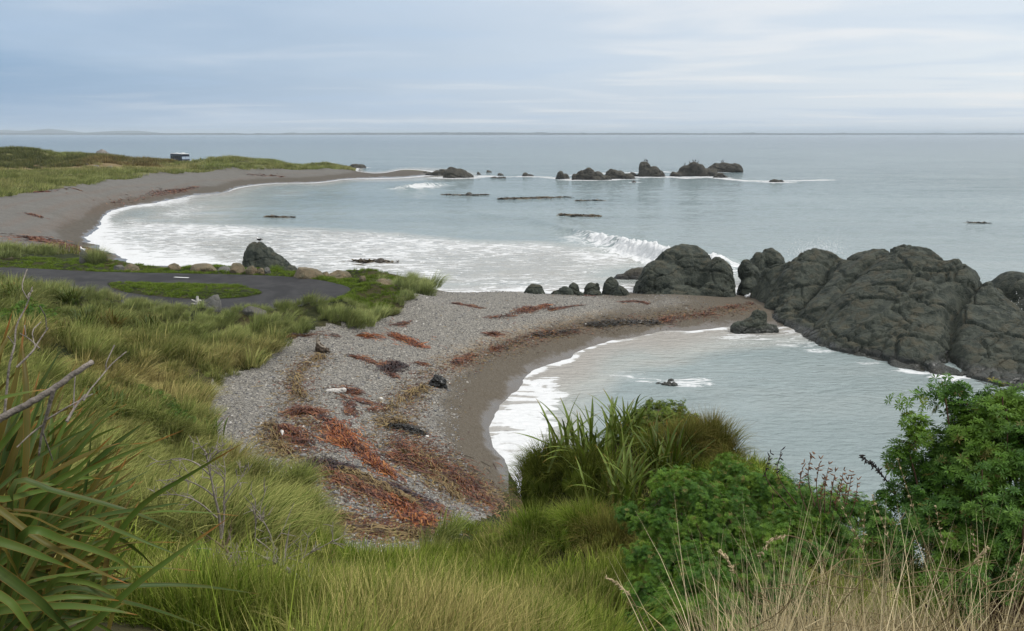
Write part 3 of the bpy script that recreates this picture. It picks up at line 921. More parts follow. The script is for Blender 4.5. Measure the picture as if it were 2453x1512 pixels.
def knobbly(cell, amp, seed, big=0.0, crack=None):
    """pillows: smooth domes parted by narrow cracks, finer ones in places, and a few long joints"""
    def fn(V, N):
        W = V + 0.30 * cell * np.stack([fbm(V / (2.5 * cell), 2, seed + 5), fbm(V / (2.5 * cell), 2, seed + 6), fbm(V / (2.5 * cell), 2, seed + 7)], 1)
        F1, F2, I1 = worley(W * [0.8, 1.15, 1.15] / cell, seed, True)
        G1, G2 = worley(W / (cell * 0.45), seed + 9)
        K1, K2, I3 = worley(W * [0.7, 1.1, 1.3] / (cell * 3.0) + 4.4, seed + 19, True)
        rough = 0.30 + 0.70 * sstep(-0.2, 0.35, fbm(V / (cell * 3.2), 2, seed + 15))
        m = sstep(-0.25, 0.35, fbm(V / (cell * 4.0), 2, seed + 13))
        d = rough * amp * (0.22 * np.clip(1 - 1.3 * F1 ** 2, -0.6, 1) - 0.95 * (1 - sstep(0.0, 0.13, F2 - F1)) + 0.75 * (I1 - 0.5))
        d = d + amp * 1.3 * (I3 - 0.5)
        d = d + m * amp * 0.5 * (0.5 * np.clip(1 - 1.3 * G1 ** 2, -0.6, 1) - 0.8 * (1 - sstep(0.0, 0.2, G2 - G1)))
        d = d - amp * 1.5 * (1 - sstep(0.0, 0.06, K2 - K1)) + big * fbm(V / (cell * 4.5), 3, seed + 3) + amp * 0.16 * fbm(V / (cell * 0.5), 2, seed + 4)
        out = V + N * d[:, None]
        if crack is not None:
            out = crack(out, N)
        return out
    return fn

def rock(name, label, lumps, voxel=0.2, cell=0.8, amp=0.12, big=0.25, mat=None, seed=1, group=None, crack=None, cat='rock'):
    me = remeshed(lumps, voxel)
    me.name = name
    displace(me, knobbly(cell, amp, seed, big, crack))
    me.materials.clear(); me.materials.append(mat or M_ROCK)
    o = link(name, me, None, label, cat, group)
    return o

# the great whaleback right of the cove: a ridge that falls away to its waterline
def whaleback():
    foot = [tuple(onz(u, v, z)[:2]) for u, v, z in ((1816, 735, 0.4), (1850, 774, 0.0), (1905, 803, -0.2), (1950, 838, -0.2), (2040, 864, -0.2), (2150, 886, -0.2), (2285, 908, -0.2), (2380, 934, -0.2), (2480, 955, -0.2))]
    foot += [(39.5, 44.5), (42.0, 50.0), (40.5, 57.0), (38.5, 63.0), (36.5, 70.0), (32.0, 76.5), (26.0, 77.5), (22.4, 75.6)]
    crest = np.array([(23.2, 71.8), (25.6, 70.2), (28.4, 69.6), (30.6, 66.2), (32.6, 62.4), (34.4, 58.6), (35.4, 54.0), (36.0, 49.5)])
    ch = [3.2, 4.5, 4.9, 5.6, 5.8, 4.8, 2.4, 1.5]
    x = np.arange(18.5, 43.5, 0.1); y = np.arange(43.5, 78.5, 0.1)
    X, Y = np.meshgrid(x, y, indexing='xy'); shp = X.shape; X, Y = X.ravel(), Y.ravel()
    jx, jy = X + 0.5 * fbm2(X, Y, 3.0, 3, 1101), Y + 0.5 * fbm2(X, Y, 3.0, 3, 1102)
    sd = poly_sd(jx, jy, foot)
    dc, _, hc = line_d(X, Y, crest, ch)
    s = np.clip(sd, 0, None) / (np.clip(sd, 0, None) + dc + 1e-6)
    z = hc * (0.55 * s + 0.45 * np.sin(s * np.pi / 2))
    # swells and creases of the mass
    for cx, cy, r, a in ((24.2, 68.2, 2.4, 0.5), (31.4, 63.8, 3.6, 0.55), (26.4, 59.2, 3.0, 0.5), (34.0, 59.5, 2.4, 0.4), (27.4, 54.0, 2.6, 0.6), (27.6, 70.6, 1.8, 0.4), (33.0, 51.5, 2.4, 0.4)):
        z = z + a * np.exp(-(((X - cx) ** 2 + (Y - cy) ** 2) / (r * r))) * sstep(0.2, 1.4, sd)
    for L, w, dpt in (([(29.4, 69.8), (26.2, 66.6), (23.6, 64.2), (21.6, 62.6)], 0.65, 1.0), ([(32.0, 66.0), (28.0, 63.2), (23.0, 60.5)], 0.6, 0.35), ([(37.0, 61.0), (33.5, 57.6), (30.6, 55.0), (29.0, 52.6), (28.4, 49.0)], 0.5, 1.2),
                      ([(33.5, 61.5), (29.0, 58.6), (24.5, 56.6)], 0.55, 0.4), ([(25.2, 71.4), (23.3, 69.5), (21.8, 68.0)], 0.5, 0.5)):
        d, _, _ = line_d(jx, jy, np.array(L))
        z = z - dpt * np.exp(-(d / w) ** 2) * sstep(0.4, 2.6, sd)
    z = z + 0.30 * (1 - np.abs(fbm2(X, Y, 3.2, 3, 1103))) * sstep(0.1, 1.5, sd) - 0.2
    z = np.where(sd <= 0.0, -0.7 + 0.0 * z, z)
    V = np.stack([X, Y, z], 1)
    F = grid_faces(*shp)
    keep = (sd[F].max(1) > 0)
    V, F, _, _ = compact(V, F, keep, {})
    me = make_mesh('rock_outcrop', V, F, M_ROCK)
    displace(me, knobbly(1.0, 0.19, 1107, 0.16))
    link('rock_outcrop', me, None, 'huge dark knobbly whaleback rock filling the right side of the cove', 'rock outcrop')
whaleback()
rock('rock_outcrop', 'dark rock mass at the far right edge behind the huge whaleback',
     [(42.3, 65.5, -0.5, 3.0, 3.4, 4.2, 0.3), (44.5, 60, -0.5, 3.4, 3.0, 2.6), (40.6, 61.5, -0.8, 1.8, 2.6, 3.0)], voxel=0.2, cell=0.9, amp=0.15, big=0.4, seed=17, cat='rock outcrop')
rock('rock_outcrop', 'rounded dark knobbly outcrop at the end of the shingle bar',
     [(14.0, 74.6, -0.4, 2.6, 2.6, 4.0), (16.7, 76.4, -0.4, 3.0, 3.2, 5.0), (19.2, 74.4, -0.4, 1.8, 2.2, 4.3), (15.2, 72.4, -0.5, 2.8, 1.5, 1.9, 0.1), (18.7, 72.6, -0.3, 1.9, 1.3, 1.9)],
     voxel=0.13, cell=0.75, amp=0.14, big=0.3, seed=23, cat='rock outcrop')
rock('boulder', 'tall narrow dark boulder wedged in the gap between the two big outcrops',
     [(22.2, 74.4, -0.3, 0.95, 1.3, 2.4), (22.0, 74.8, 2.4, 0.75, 0.9, 1.2), (22.7, 75.2, 1.6, 0.7, 0.9, 1.3)], voxel=0.11, cell=0.6, amp=0.1, big=0.15, seed=29)
rock('boulder', 'squarish dark boulder showing behind the gap between the outcrops',
     [(26.4, 81, -0.4, 1.7, 1.6, 4.1), (24.9, 80.5, -0.4, 0.9, 1.2, 3.8)], voxel=0.15, cell=0.7, amp=0.12, big=0.25, seed=31)
rock('boulder', 'low mottled rock in the surf left of the rounded outcrop',
     [(13.4, 84.5, -0.5, 1.8, 1.4, 1.6), (12.0, 84.3, -0.5, 1.2, 1.0, 1.0)], voxel=0.12, cell=0.35, amp=0.09, big=0.12, seed=37, mat=M_STACK)
rock('boulder', 'pointed dark rock at the water edge where the cove beach meets the whaleback',
     [(18.9, 60.8, -0.4, 1.25, 0.95, 1.5), (19.2, 60.9, 0.3, 0.6, 0.5, 1.35), (17.9, 60.6, -0.4, 0.9, 0.7, 1.0), (20.1, 60.6, -0.4, 0.7, 0.7, 0.9)], voxel=0.08, cell=0.5, amp=0.10, big=0.25, seed=41)
rock('boulder', 'small black rock awash in the middle of the cove',
     [(9.6, 47.0, -0.25, 0.55, 0.30, 0.42, -0.3), (9.0, 47.3, -0.2, 0.28, 0.2, 0.30), (9.9, 47.9, -0.15, 0.22, 0.15, 0.25)], voxel=0.045, cell=0.3, amp=0.05, big=0.08, seed=43)

# boulders behind the shingle bar, left to right
def px_rock(u0, u1, vt, y, name, label, seed, ry=0.8, zb=0.0, extra=(), mat=None, cell=0.45, amp=0.06, skew=0.0, voxel=None, group=None, cat='rock'):
    """a boulder that spans u0..u1 and reaches up to vt when it stands y metres out"""
    L = at(u0, vt, y); R = at(u1, vt, y)
    w = (R[0] - L[0]) / 2; cx = (R[0] + L[0]) / 2; top = L[2]
    h = top - zb
    lumps = [(cx + skew * w, y, zb - 0.12 * h, w * 0.84, ry, h * 1.05), (cx - skew * w * 0.4, y, zb - 0.25 * h, w * 0.97, ry * 0.9, h * 0.78)]
    for (fu, fh, fw) in extra:
        lumps.append((cx + fu * w, y - 0.15 * ry, zb - 0.2 * h, w * fw, ry * fw * 1.2, h * fh * 1.1))
    return rock(name, label, lumps, voxel or max(0.05, w / 16), cell, amp, 0.12 * w, mat, seed, group, None, cat)
px_rock(1251, 1308, 680, 71.5, 'boulder', 'smooth rounded boulder alone behind the shingle bar, farthest from the outcrops', 51, 0.8, 0.7)
px_rock(1322, 1372, 684, 70.8, 'boulder', 'wedge-shaped black boulder leaning on the crest of the shingle bar', 52, 0.6, 0.75, skew=0.35)
px_rock(1357, 1391, 676, 74.0, 'boulder', 'low boulder just behind the wedge-shaped black boulder', 53, 0.6, 0.4)
px_rock(1394, 1441, 675, 73.5, 'boulder', 'jumbled low grey boulder left of the tallest boulder on the bar', 54, 0.6, 0.35, extra=((0.5, 1.0, 0.4), (-0.5, 0.8, 0.4)))
px_rock(1440, 1500, 657, 73.0, 'boulder', 'tallest boulder behind the shingle bar with a rounded shoulder', 55, 1.0, 0.2, extra=((0.75, 0.62, 0.55),), skew=-0.2)
px_rock(1462, 1509, 682, 71.6, 'boulder', 'round boulder pressed against the front of the tallest boulder on the bar', 56, 0.8, 0.4)
px_rock(1404, 1446, 692, 71.0, 'boulder', 'small flat grey boulder in front of the jumbled boulder on the bar', 57, 0.5, 0.6)
px_rock(1378, 1402, 697, 70.8, 'boulder', 'smallest stone peeping over the crest of the shingle bar', 58, 0.4, 0.7)

# rocks out at sea (u0, u1, top, base)
def sea_rock(u0, u1, vt, vb, label, seed, lumps=3, mat=None, cell=1.6, prof=None, amp=0.30):
    y = float(onz((u0 + u1) / 2, vb, 0)[1]) + 2.5
    L = at(u0, vt, y); R = at(u1, vt, y)
    w = (R[0] - L[0]) / 2; cx = (R[0] + L[0]) / 2; h = L[2]
    rs = np.random.default_rng(seed)
    prof = prof or [(-0.55, 0.7, 0.45), (0.0, 1.0, 0.5), (0.5, 0.75, 0.5)]
    lm = [(cx + a * w, y + rs.uniform(-1, 1), -0.4, w * ww * 1.12, max(1.2, w * ww * 0.9), h * hh + 0.5) for a, hh, ww in prof]
    return rock('sea_rock', label, lm, max(0.22, w / 22), cell, amp, 0.10 * w, mat or M_STACK, seed, 'rocks out in the bay')
SEA = [
    ((1331, 1366, 408, 430), 'tooth-shaped sea rock at the left end of the main reef', [(-0.35, 1.0, 0.6), (0.35, 0.65, 0.6)]),
    ((1368, 1462, 403, 432), 'broad craggy sea rock with lumps on top, second from the left of the main reef', [(-0.82, 0.6, 0.2), (-0.45, 0.95, 0.3), (-0.1, 1.0, 0.35), (0.3, 0.72, 0.4), (0.7, 0.4, 0.35)]),
    ((1447, 1517, 405, 429), 'sloping sea rock between the broad craggy one and the tall dome', [(-0.45, 1.0, 0.45), (0.05, 0.8, 0.5), (0.55, 0.5, 0.45)]),
    ((1507, 1594, 388, 424), 'tallest domed sea rock of the reef with birds on its top', [(-0.8, 0.32, 0.25), (-0.12, 1.0, 0.36), (0.35, 0.68, 0.4), (0.7, 0.5, 0.3)]),
    ((1604, 1712, 392, 423), 'wide jagged sea rock with pale streaks, right of the tall dome', [(-0.7, 0.45, 0.35), (-0.25, 0.85, 0.35), (0.1, 1.0, 0.35), (0.35, 0.95, 0.3), (0.7, 0.65, 0.35)]),
    ((1696, 1776, 390, 413), 'long smooth-backed sea rock at the far right end of the main reef', [(-0.5, 0.82, 0.5), (0.05, 1.0, 0.5), (0.5, 0.82, 0.5)]),
    ((1705, 1744, 414, 427), 'small brown cone of rock in front of the long smooth-backed sea rock', [(0.0, 1.0, 0.6), (-0.5, 0.4, 0.5), (0.5, 0.4, 0.5)]),
    ((1842, 1881, 427, 438), 'low brown rock standing apart farthest right on the reef', [(-0.3, 1.0, 0.6), (0.5, 0.55, 0.45)]),
    ((1511, 1525, 432, 438), 'tiny pointed rock in front of the reef dome', [(0.0, 1.0, 0.6), (0.1, 0.6, 0.9)]),
    ((1250, 1279, 414, 423), 'small low rock midway between the sand spit and the main reef', [(-0.4, 1.0, 0.5), (0.3, 0.6, 0.6)]),
    ((1054, 1134, 402, 427), 'dark domed rock at the tip of the sand spit', [(-0.25, 1.0, 0.45), (0.15, 0.85, 0.5), (0.65, 0.45, 0.4)]),
    ((1017, 1078, 406, 421), 'long low mottled rock joining the sand spit to the dark dome', [(-0.5, 0.6, 0.5), (0.0, 0.9, 0.5), (0.5, 1.0, 0.5)]),
    ((1000, 1024, 411, 417), 'pebbly low rocks just short of the sand spit tip', [(-0.5, 0.8, 0.45), (0.5, 1.0, 0.45)]),
    ((1140, 1152, 412, 419), 'small dark rock in the foam right of the spit dome', [(-0.2, 1.0, 0.6), (0.3, 0.7, 0.6)]),
    ((1190, 1206, 415, 421), 'tiny dark rock in the foam nearest the midway rock', [(-0.2, 1.0, 0.6), (0.3, 0.7, 0.6)]),
    ((1163, 1178, 409, 414), 'tiny rock on the seaward side of the spit foam', [(-0.2, 1.0, 0.6), (0.4, 0.6, 0.6)]),
    ((1172, 1212, 424, 428), 'flat rock shelf barely awash right of the spit dome', [(-0.5, 0.8, 0.5), (0.4, 1.0, 0.6)]),
    ((815, 876, 393, 403), 'low jagged rock beyond the dune point', [(-0.5, 0.7, 0.4), (0.1, 1.0, 0.35), (0.5, 0.6, 0.45)]),
    ((755, 802, 394, 403), 'grey rock ledge at the end of the dune point', [(-0.4, 0.9, 0.5), (0.2, 1.0, 0.4), (0.6, 0.5, 0.4)]),
]
SEA_ROCKS = [sea_rock(*a, lab, 61 + k, prof=pr, cell=1.3 if (a[1] - a[0]) > 30 else 0.7, amp=0.3 if (a[1] - a[0]) > 30 else 0.12) for k, (a, lab, pr) in enumerate(SEA)]

# the dark leaning rock behind the road
def lean(V, N):
    return V
rock('rock_outcrop', 'tall dark leaning rock standing in the surf behind the road with a gull on top',
     [(-27.0, 82, -0.4, 0.85, 1.5, 4.0), (-26.5, 82, -0.4, 1.0, 1.7, 4.6), (-25.8, 82, -0.4, 1.1, 1.7, 4.45), (-25.1, 82, -0.4, 1.15, 1.7, 4.0), (-24.4, 82, -0.4, 1.15, 1.6, 3.4), (-23.7, 82, -0.4, 1.15, 1.6, 2.8), (-23.0, 82, -0.4, 1.0, 1.5, 2.05), (-22.4, 82, -0.4, 0.95, 1.3, 1.6), (-26.6, 81, -0.4, 0.9, 1.0, 3.2)],
     voxel=0.1, cell=0.6, amp=0.09, big=0.08, seed=83, cat='rock outcrop')
# pale rock on the far skyline
P = at(247, 382, 300)
P[2] += 1.3
rock('rock_outcrop', 'pale grey crag breaking the skyline on the far dune', [(P[0], 300, P[2] - 1.2, 2.1, 2.0, 4.0), (P[0] + 1.4, 300, P[2] - 1.5, 2.2, 2.0, 2.8), (P[0] - 1.0, 300, P[2] - 1.6, 1.8, 2, 2.2)],
     voxel=0.3, cell=1.2, amp=0.25, big=0.4, mat=M_PALE, seed=89, cat='rock outcrop')

def stone(name, label, u, v, w_px, h_px, seed, mat, y=None, group=None, ry=0.8, cat='rock'):
    P = ground([u], [v])[0]
    if y is not None:
        x = at(u, v, y)[0]
        P = np.array([x, y, float(height([x], [y])[0])])
    s = (P[1] / math.cos(PITCH) * 1.0) / FPX
    w, h = w_px * s / 2, h_px * s
    V, F = ICO[4]
    r = 1 + 0.20 * fbm(V * 1.2 + seed * 3.7, 3, seed) + 0.05 * fbm(V * 5 + seed, 2, seed + 1)
    V = V * r[:, None]
    rs = np.random.default_rng(seed)
    for _ in range(5):                       # a few flat faces
        d = rs.normal(size=3); d[2] = abs(d[2]) * 0.8; d /= np.linalg.norm(d)
        k = V @ d; lim = rs.uniform(0.62, 0.85)
        V = V - np.maximum(k - lim, 0)[:, None] * d * 0.9
    V = V * [w * 1.12, w * ry, h * 0.85]
    V[:, 2] += h * 0.28
    o = link(name, make_mesh(name, V, F, mat), None, label, cat, group)
    o.location = P
    return o
G_BANK = 'boulders along the seaward verge of the road'
for k, (u, v, w, h, mt, lab) in enumerate([
    (285, 648, 26, 13, M_GREYROCK, 'dark grey stone by the road at the left end of the row of verge boulders'),
    (316, 650, 32, 15, M_TAN, 'brownish stone beside the dark grey one at the left end of the verge'),
    (417, 646, 26, 13, M_TAN, 'reddish-brown rounded stone half sunk in the verge grass'),
    (491, 651, 54, 21, M_TAN, 'large flat tan boulder on the verge left of the leaning rock'),
    (540, 652, 32, 13, M_GREYROCK, 'low greyish boulder on the verge just left of the leaning rock'),
    (573, 652, 34, 22, M_TAN, 'tan boulder against the left foot of the leaning rock'),
    (602, 655, 22, 18, M_TAN, 'round-topped tan boulder in front of the leaning rock'),
    (626, 655, 18, 13, M_TAN, 'small mossy boulder in front of the middle of the leaning rock'),
    (642, 656, 15, 15, M_GREYROCK, 'small upright grey boulder near the tussock below the leaning rock'),
    (735, 663, 62, 22, M_TAN, 'wide peaked tan boulder right of the leaning rock'),
    (778, 664, 22, 12, M_TAN, 'small brown boulder right of the wide peaked one'),
    (812, 668, 48, 18, M_TAN, 'flat-topped tan boulder beyond the bend of the road'),
    (868, 674, 16, 12, M_TAN, 'small orange-brown stone at the outside of the road bend'),
    ]):
    stone('boulder', lab, u, v, w, h, 101 + k, mt, None, G_BANK, 0.9)
px_rock(888, 965, 665, 64.5, 'boulder', 'long tan slab of rock tilted at the head of the shingle bar', 121, 1.5, 2.2, mat=M_TAN, cell=0.7, skew=-0.3)
px_rock(930, 1000, 688, 63.0, 'boulder', 'broken tan rock half covered by marram below the long tan slab', 122, 1.2, 2.2, mat=M_TAN, cell=0.6, skew=-0.1)
px_rock(958, 978, 668, 67.0, 'boulder', 'little pointed tan rock on the seaward side of the long tan slab', 123, 0.6, 2.4, mat=M_TAN)
stone('boulder', 'mossy grey boulder at the near edge of the turning loop beside a white stump', 508, 742, 48, 34, 131, M_GREYROCK, None, None, 0.9)
stone('boulder', 'flat pale grey stone at the near edge of the asphalt right of the mossy boulder', 608, 756, 46, 22, 132, M_GREYROCK, None, None, 0.9)
for k, (u, v, w, h) in enumerate(((230, 402, 14, 6), (262, 403, 12, 5), (207, 396, 8, 4), (238, 406, 8, 4))):
    stone('boulder', ['pale boulder in the far dune scrub left below the skyline crag', 'pale boulder in the far dune scrub right below the skyline crag', 'smallest pale stone high in the far dune scrub', 'pale stone lowest in the far dune scrub'][k], u, v, w, h, 141 + k, M_PALE, None, None, 0.8)
# ------------------------------------------------------------------ plants: materials
def leafy(n, b, m, col, trans=0.35, rough=0.55, gloss=0.0, tcol=None):
    """matt leaf with some light through it, and a thin gloss where asked"""
    n.n.remove(b)
    d = n.add('ShaderNodeBsdfDiffuse'); n.put(d.inputs['Color'], col)
    t = n.add('ShaderNodeBsdfTranslucent')
    n.put(t.inputs['Color'], tcol if tcol is not None else col)
    mx = n.add('ShaderNodeMixShader'); mx.inputs[0].default_value = trans
    n.t.links.new(d.outputs[0], mx.inputs[1]); n.t.links.new(t.outputs[0], mx.inputs[2])
    last = mx
    if gloss:
        g = n.add('ShaderNodeBsdfGlossy'); g.inputs['Roughness'].default_value = rough; g.inputs['Color'].default_value = (1, 1, 1, 1)
        last = n.add('ShaderNodeMixShader'); last.inputs[0].default_value = gloss
        n.t.links.new(mx.outputs[0], last.inputs[1]); n.t.links.new(g.outputs[0], last.inputs[2])
    n.t.links.new(last.outputs[0], n.n['Material Output'].inputs[0])

def inst_attr(n, name):
    a = n.add('ShaderNodeAttribute', attribute_name=name); a.attribute_type = 'INSTANCER'
    return a.outputs['Fac']

def mat_grass(name, green, pale, straw, tipf=0.5, farpale=None):
    m, n, b = material(name)
    t, r = n.attr('t'), n.attr('rnd')
    tone = inst_attr(n, 'tone')
    rnd = n.add('ShaderNodeObjectInfo').outputs['Random']
    col = n.mix(n.mapr(n.math('ADD', n.math('MULTIPLY', r, 0.6), n.math('MULTIPLY', rnd, 0.4)), 0.15, 0.85), green, pale)
    f = n.math('ADD', n.math('MULTIPLY', n.math('SUBTRACT', r, 0.5), 0.5), tone)
    col = n.mix(n.mapr(f, 0.25, 0.85), col, straw)
    col = n.mix(n.math('MULTIPLY', n.mapr(t, 0.55, 1.0), tipf), col, straw)
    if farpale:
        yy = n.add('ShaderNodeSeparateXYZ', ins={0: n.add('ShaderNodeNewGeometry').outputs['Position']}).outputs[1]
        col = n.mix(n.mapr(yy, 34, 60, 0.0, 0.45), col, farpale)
    k = n.math('ADD', 0.55, n.math('MULTIPLY', n.math('FRACT', n.math('MULTIPLY', r, 7.31)), 0.8))
    col = n.vmath('MULTIPLY', col, n.add('ShaderNodeCombineXYZ', ins={0: k, 1: k, 2: k}).outputs[0])
    leafy(n, b, m, col, 0.22)
    return m
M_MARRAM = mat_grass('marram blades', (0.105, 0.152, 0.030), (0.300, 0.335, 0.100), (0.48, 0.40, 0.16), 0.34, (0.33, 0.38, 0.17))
M_TURF = mat_grass('hill grass blades', (0.085, 0.150, 0.014), (0.225, 0.280, 0.042), (0.50, 0.41, 0.17), 0.28)
M_LAWN = mat_grass('verge grass blades', (0.110, 0.175, 0.022), (0.180, 0.250, 0.040), (0.24, 0.20, 0.08), 0.10)
M_DRY = mat_grass('dry grass stalks', (0.42, 0.33, 0.17), (0.60, 0.49, 0.29), (0.68, 0.57, 0.36), 0.2)
M_BROWN = mat_grass('brown tussock blades', (0.090, 0.105, 0.020), (0.170, 0.160, 0.042), (0.28, 0.18, 0.070), 0.55)
M_DKTUS = mat_grass('dark tussock blades', (0.080, 0.110, 0.016), (0.165, 0.195, 0.034), (0.26, 0.21, 0.07), 0.35)
M_SCRUB = mat_grass('dune scrub blades', (0.100, 0.120, 0.038), (0.18, 0.195, 0.065), (0.27, 0.20, 0.085), 0.2)
M_DUNE = mat_grass('dune grass blades', (0.155, 0.19, 0.05), (0.34, 0.38, 0.13), (0.46, 0.41, 0.18), 0.3)

def blades(n, h, w, spread, lean, segs, rs, droop=0.9, up=0.35, hvar=0.35, windaz=0.0, fan=None):
    """verts, quads, attrs of n grass blades round the origin"""
    az = rs.uniform(0, 2 * np.pi, n)
    rad = spread * np.sqrt(rs.uniform(0, 1, n))
    root = np.stack([rad * np.cos(az), rad * np.sin(az), np.full(n, -0.04 * h)], 1)
    out = np.stack([np.cos(az), np.sin(az)], 1) * (rad / max(spread, 1e-6))[:, None] * up + rs.normal(size=(n, 2)) * 0.22
    out[:, 0] += lean * math.cos(windaz); out[:, 1] += lean * math.sin(windaz)
    L = h * (1 - hvar + 2 * hvar * rs.uniform(0, 1, n) ** 0.8) 
    bend = np.linalg.norm(out, axis=1); bd = out / (bend[:, None] + 1e-6)
    bend = np.clip(bend, 0.03, 2.2)
    s = np.linspace(0, 1, segs + 1)
    ang = (bend[:, None] * (0.35 + droop * s[None] ** 1.3))         # angle from vertical along the blade
    ds = L[:, None] / segs
    am = 0.5 * (ang[:, 1:] + ang[:, :-1])
    hx = np.concatenate([np.zeros((n, 1)), np.cumsum(np.sin(am) * ds, 1)], 1)
    hz = np.concatenate([np.zeros((n, 1)), np.cumsum(np.cos(am) * ds, 1)], 1)
    P = root[:, None, :] + np.concatenate([hx[..., None] * bd[:, None, :], hz[..., None]], -1)
    sa = rs.uniform(0, 2 * np.pi, n)
    side = np.stack([-bd[:, 1] + 0.5 * np.cos(sa), bd[:, 0] + 0.5 * np.sin(sa), np.zeros(n)], 1)
    side /= np.linalg.norm(side, axis=1)[:, None]
    ww = w * rs.uniform(0.7, 1.3, n)[:, None] * (1 - s[None] ** 1.6) * 0.5 + 0.02 * w
    A = P - side[:, None, :] * ww[..., None]; Bv = P + side[:, None, :] * ww[..., None]
    V = np.stack([A, Bv], 2).reshape(n, -1, 3)
    k = np.arange(segs)
    q = np.stack([2 * k, 2 * k + 1, 2 * k + 3, 2 * k + 2], 1)
    F = (q[None] + (np.arange(n) * 2 * (segs + 1))[:, None, None]).reshape(-1, 4)
    t = np.broadcast_to(np.repeat(s, 2)[None], (n, 2 * (segs + 1)))
    rnd = np.broadcast_to(rs.uniform(0, 1, n)[:, None], t.shape)
    return V.reshape(-1, 3), F, t.ravel(), rnd.ravel()

def clump(name, mat, seed, *a, **k):
    rs = np.random.default_rng(seed)
    V, F, t, r = blades(*a, rs, **k)
    return proto(name, make_mesh(name, V, F, mat, {'t': t, 'rnd': r}))

def wedge(n, r0, r1, a0, a1, rs, power=1.0):
    """points thinning out with distance"""
    th = np.radians(rs.uniform(a0, a1, n))
    if power == 1.0:
        r = np.exp(rs.uniform(np.log(r0), np.log(r1), n))
    else:
        r = (rs.uniform(r0 ** power, r1 ** power, n)) ** (1 / power)
    return r * np.sin(th), r * np.cos(th)

LAWN_SIDE = np.array([onz(u, v, ROAD_Z)[:2] for u, v in [(-420, 630), (47, 642), (233, 651), (433, 655), (633, 660), (733, 667), (800, 678), (838, 691), (845, 705)]])
def veg(x, y):
    """ground height, marram / lawn suitability"""
    nb, fb, rd = masks(x, y)
    z = height(x, y)
    ok = (nb < 0.15) & (fb < 0.5) & (rd < -0.15) & (z > 0.9)
    d, _, _ = line_d(x, y, LAWN_SIDE)
    lawn = ok & (d < np.where((x > -48) & (x < -9) & (y > 66), 8.0, 3.2)) & (y > 50)
    # the lawn tongue beyond the bend of the road
    tong = poly_sd(x, y, polyhit([(820, 672), (880, 672), (960, 690), (960, 712), (900, 705), (850, 690)])) > 0
    return z, ok, (lawn | (ok & tong)), nb, fb, rd

RS = np.random.default_rng(101)
# --- marram over the left slope and round the beach
MAR = [clump('marram_a', M_MARRAM, 201, 70, 0.95, 0.030, 0.42, 0.75, 4, droop=1.0, up=0.55), clump('marram_b', M_MARRAM, 202, 64, 0.80, 0.030, 0.40, 0.45, 4, droop=1.1, up=0.8),
       clump('marram_c', M_MARRAM, 203, 70, 1.05, 0.030, 0.42, 1.0, 4, droop=0.8, up=0.45), clump('marram_d', M_MARRAM, 204, 60, 0.75, 0.028, 0.45, 0.6, 4, droop=1.2, up=0.6)]
STRAW = hit([330, 450, 560, 300, 420], [905, 890, 870, 960, 960])
def tone_field(x, y):
    t = 0.16 + 0.28 * fbm2(x, y, 4.5, 3, 71) + 0.16 * fbm2(x, y, 1.3, 2, 72)
    for p in STRAW:
        t = t + 0.22 * np.exp(-(((x - p[0]) / 4.0) ** 2 + ((y - p[1]) / 3.0) ** 2))
    return np.clip(t, 0, 1)
def swirl(x, y, base=0.0, amp=0.9):
    return base + amp * fbm2(x, y, 3.5, 2, 73)

def put_marram():
    # tussocks: each a crowd of clumps leaning out from its own middle, with hollows between
    cx, cy = wedge(4300, 11, 108, -44, 12, RS)
    n0 = len(cx); per = 7
    size = RS.uniform(0.45, 1.25, n0) * (0.8 + 0.35 * sstep(20, 60, np.hypot(cx, cy)))
    a = RS.uniform(0, 6.283, (n0, per)); q = np.sqrt(RS.uniform(0, 1, (n0, per)))
    x = (cx[:, None] + 0.62 * size[:, None] * q * np.cos(a)).ravel(); y = (cy[:, None] + 0.62 * size[:, None] * q * np.sin(a)).ravel()
    q, a, sz = q.ravel(), a.ravel(), np.repeat(size, per)
    ctone = np.repeat(RS.normal(0, 0.10, n0), per)
    # low growth in the hollows
    lx, ly = wedge(7000, 11, 108, -44, 12, RS)
    x = np.concatenate([x, lx]); y = np.concatenate([y, ly]); q = np.concatenate([q, np.ones(len(lx))]); a = np.concatenate([a, RS.uniform(0, 6.283, len(lx))])
    sz = np.concatenate([sz, np.full(len(lx), 0.45)]); ctone = np.concatenate([ctone, np.full(len(lx), -0.12)])
    z, ok, lawn, nb, fb, rd = veg(x, y)
    r = np.hypot(x, y)
    left = (x < -1.5 - 0.02 * y) | (r > 30)
    k = ok & ~lawn & left & ~((r < 20) & (x > -0.28 * y - 0.5))
    k &= rd < -0.9
    k &= ~((x > -48) & (y > 66) & (x < -9))
    x, y, z, r, q, a, sz, ctone = x[k], y[k], z[k], r[k], q[k], a[k], sz[k], ctone[k]
    n = len(x)
    sc = (0.45 + 0.55 * sstep(0.9, 8.0, -rd[k])) * sz * (1.05 - 0.45 * q ** 2) * RS.uniform(0.8, 1.15, n)
    z = z + 0.22 * sz * (1 - q ** 2)
    wind = swirl(x, y, 0.15)
    ang = np.arctan2(0.75 * np.sin(wind) + q * np.sin(a) * 0.9, 0.75 * np.cos(wind) + q * np.cos(a) * 0.9)
    rot = np.stack([RS.normal(0, 0.08, n), RS.normal(0, 0.08, n), ang + RS.normal(0, 0.3, n)], 1)
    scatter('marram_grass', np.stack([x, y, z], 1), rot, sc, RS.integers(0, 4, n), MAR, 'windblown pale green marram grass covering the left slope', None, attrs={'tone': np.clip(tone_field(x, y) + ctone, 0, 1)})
put_marram()

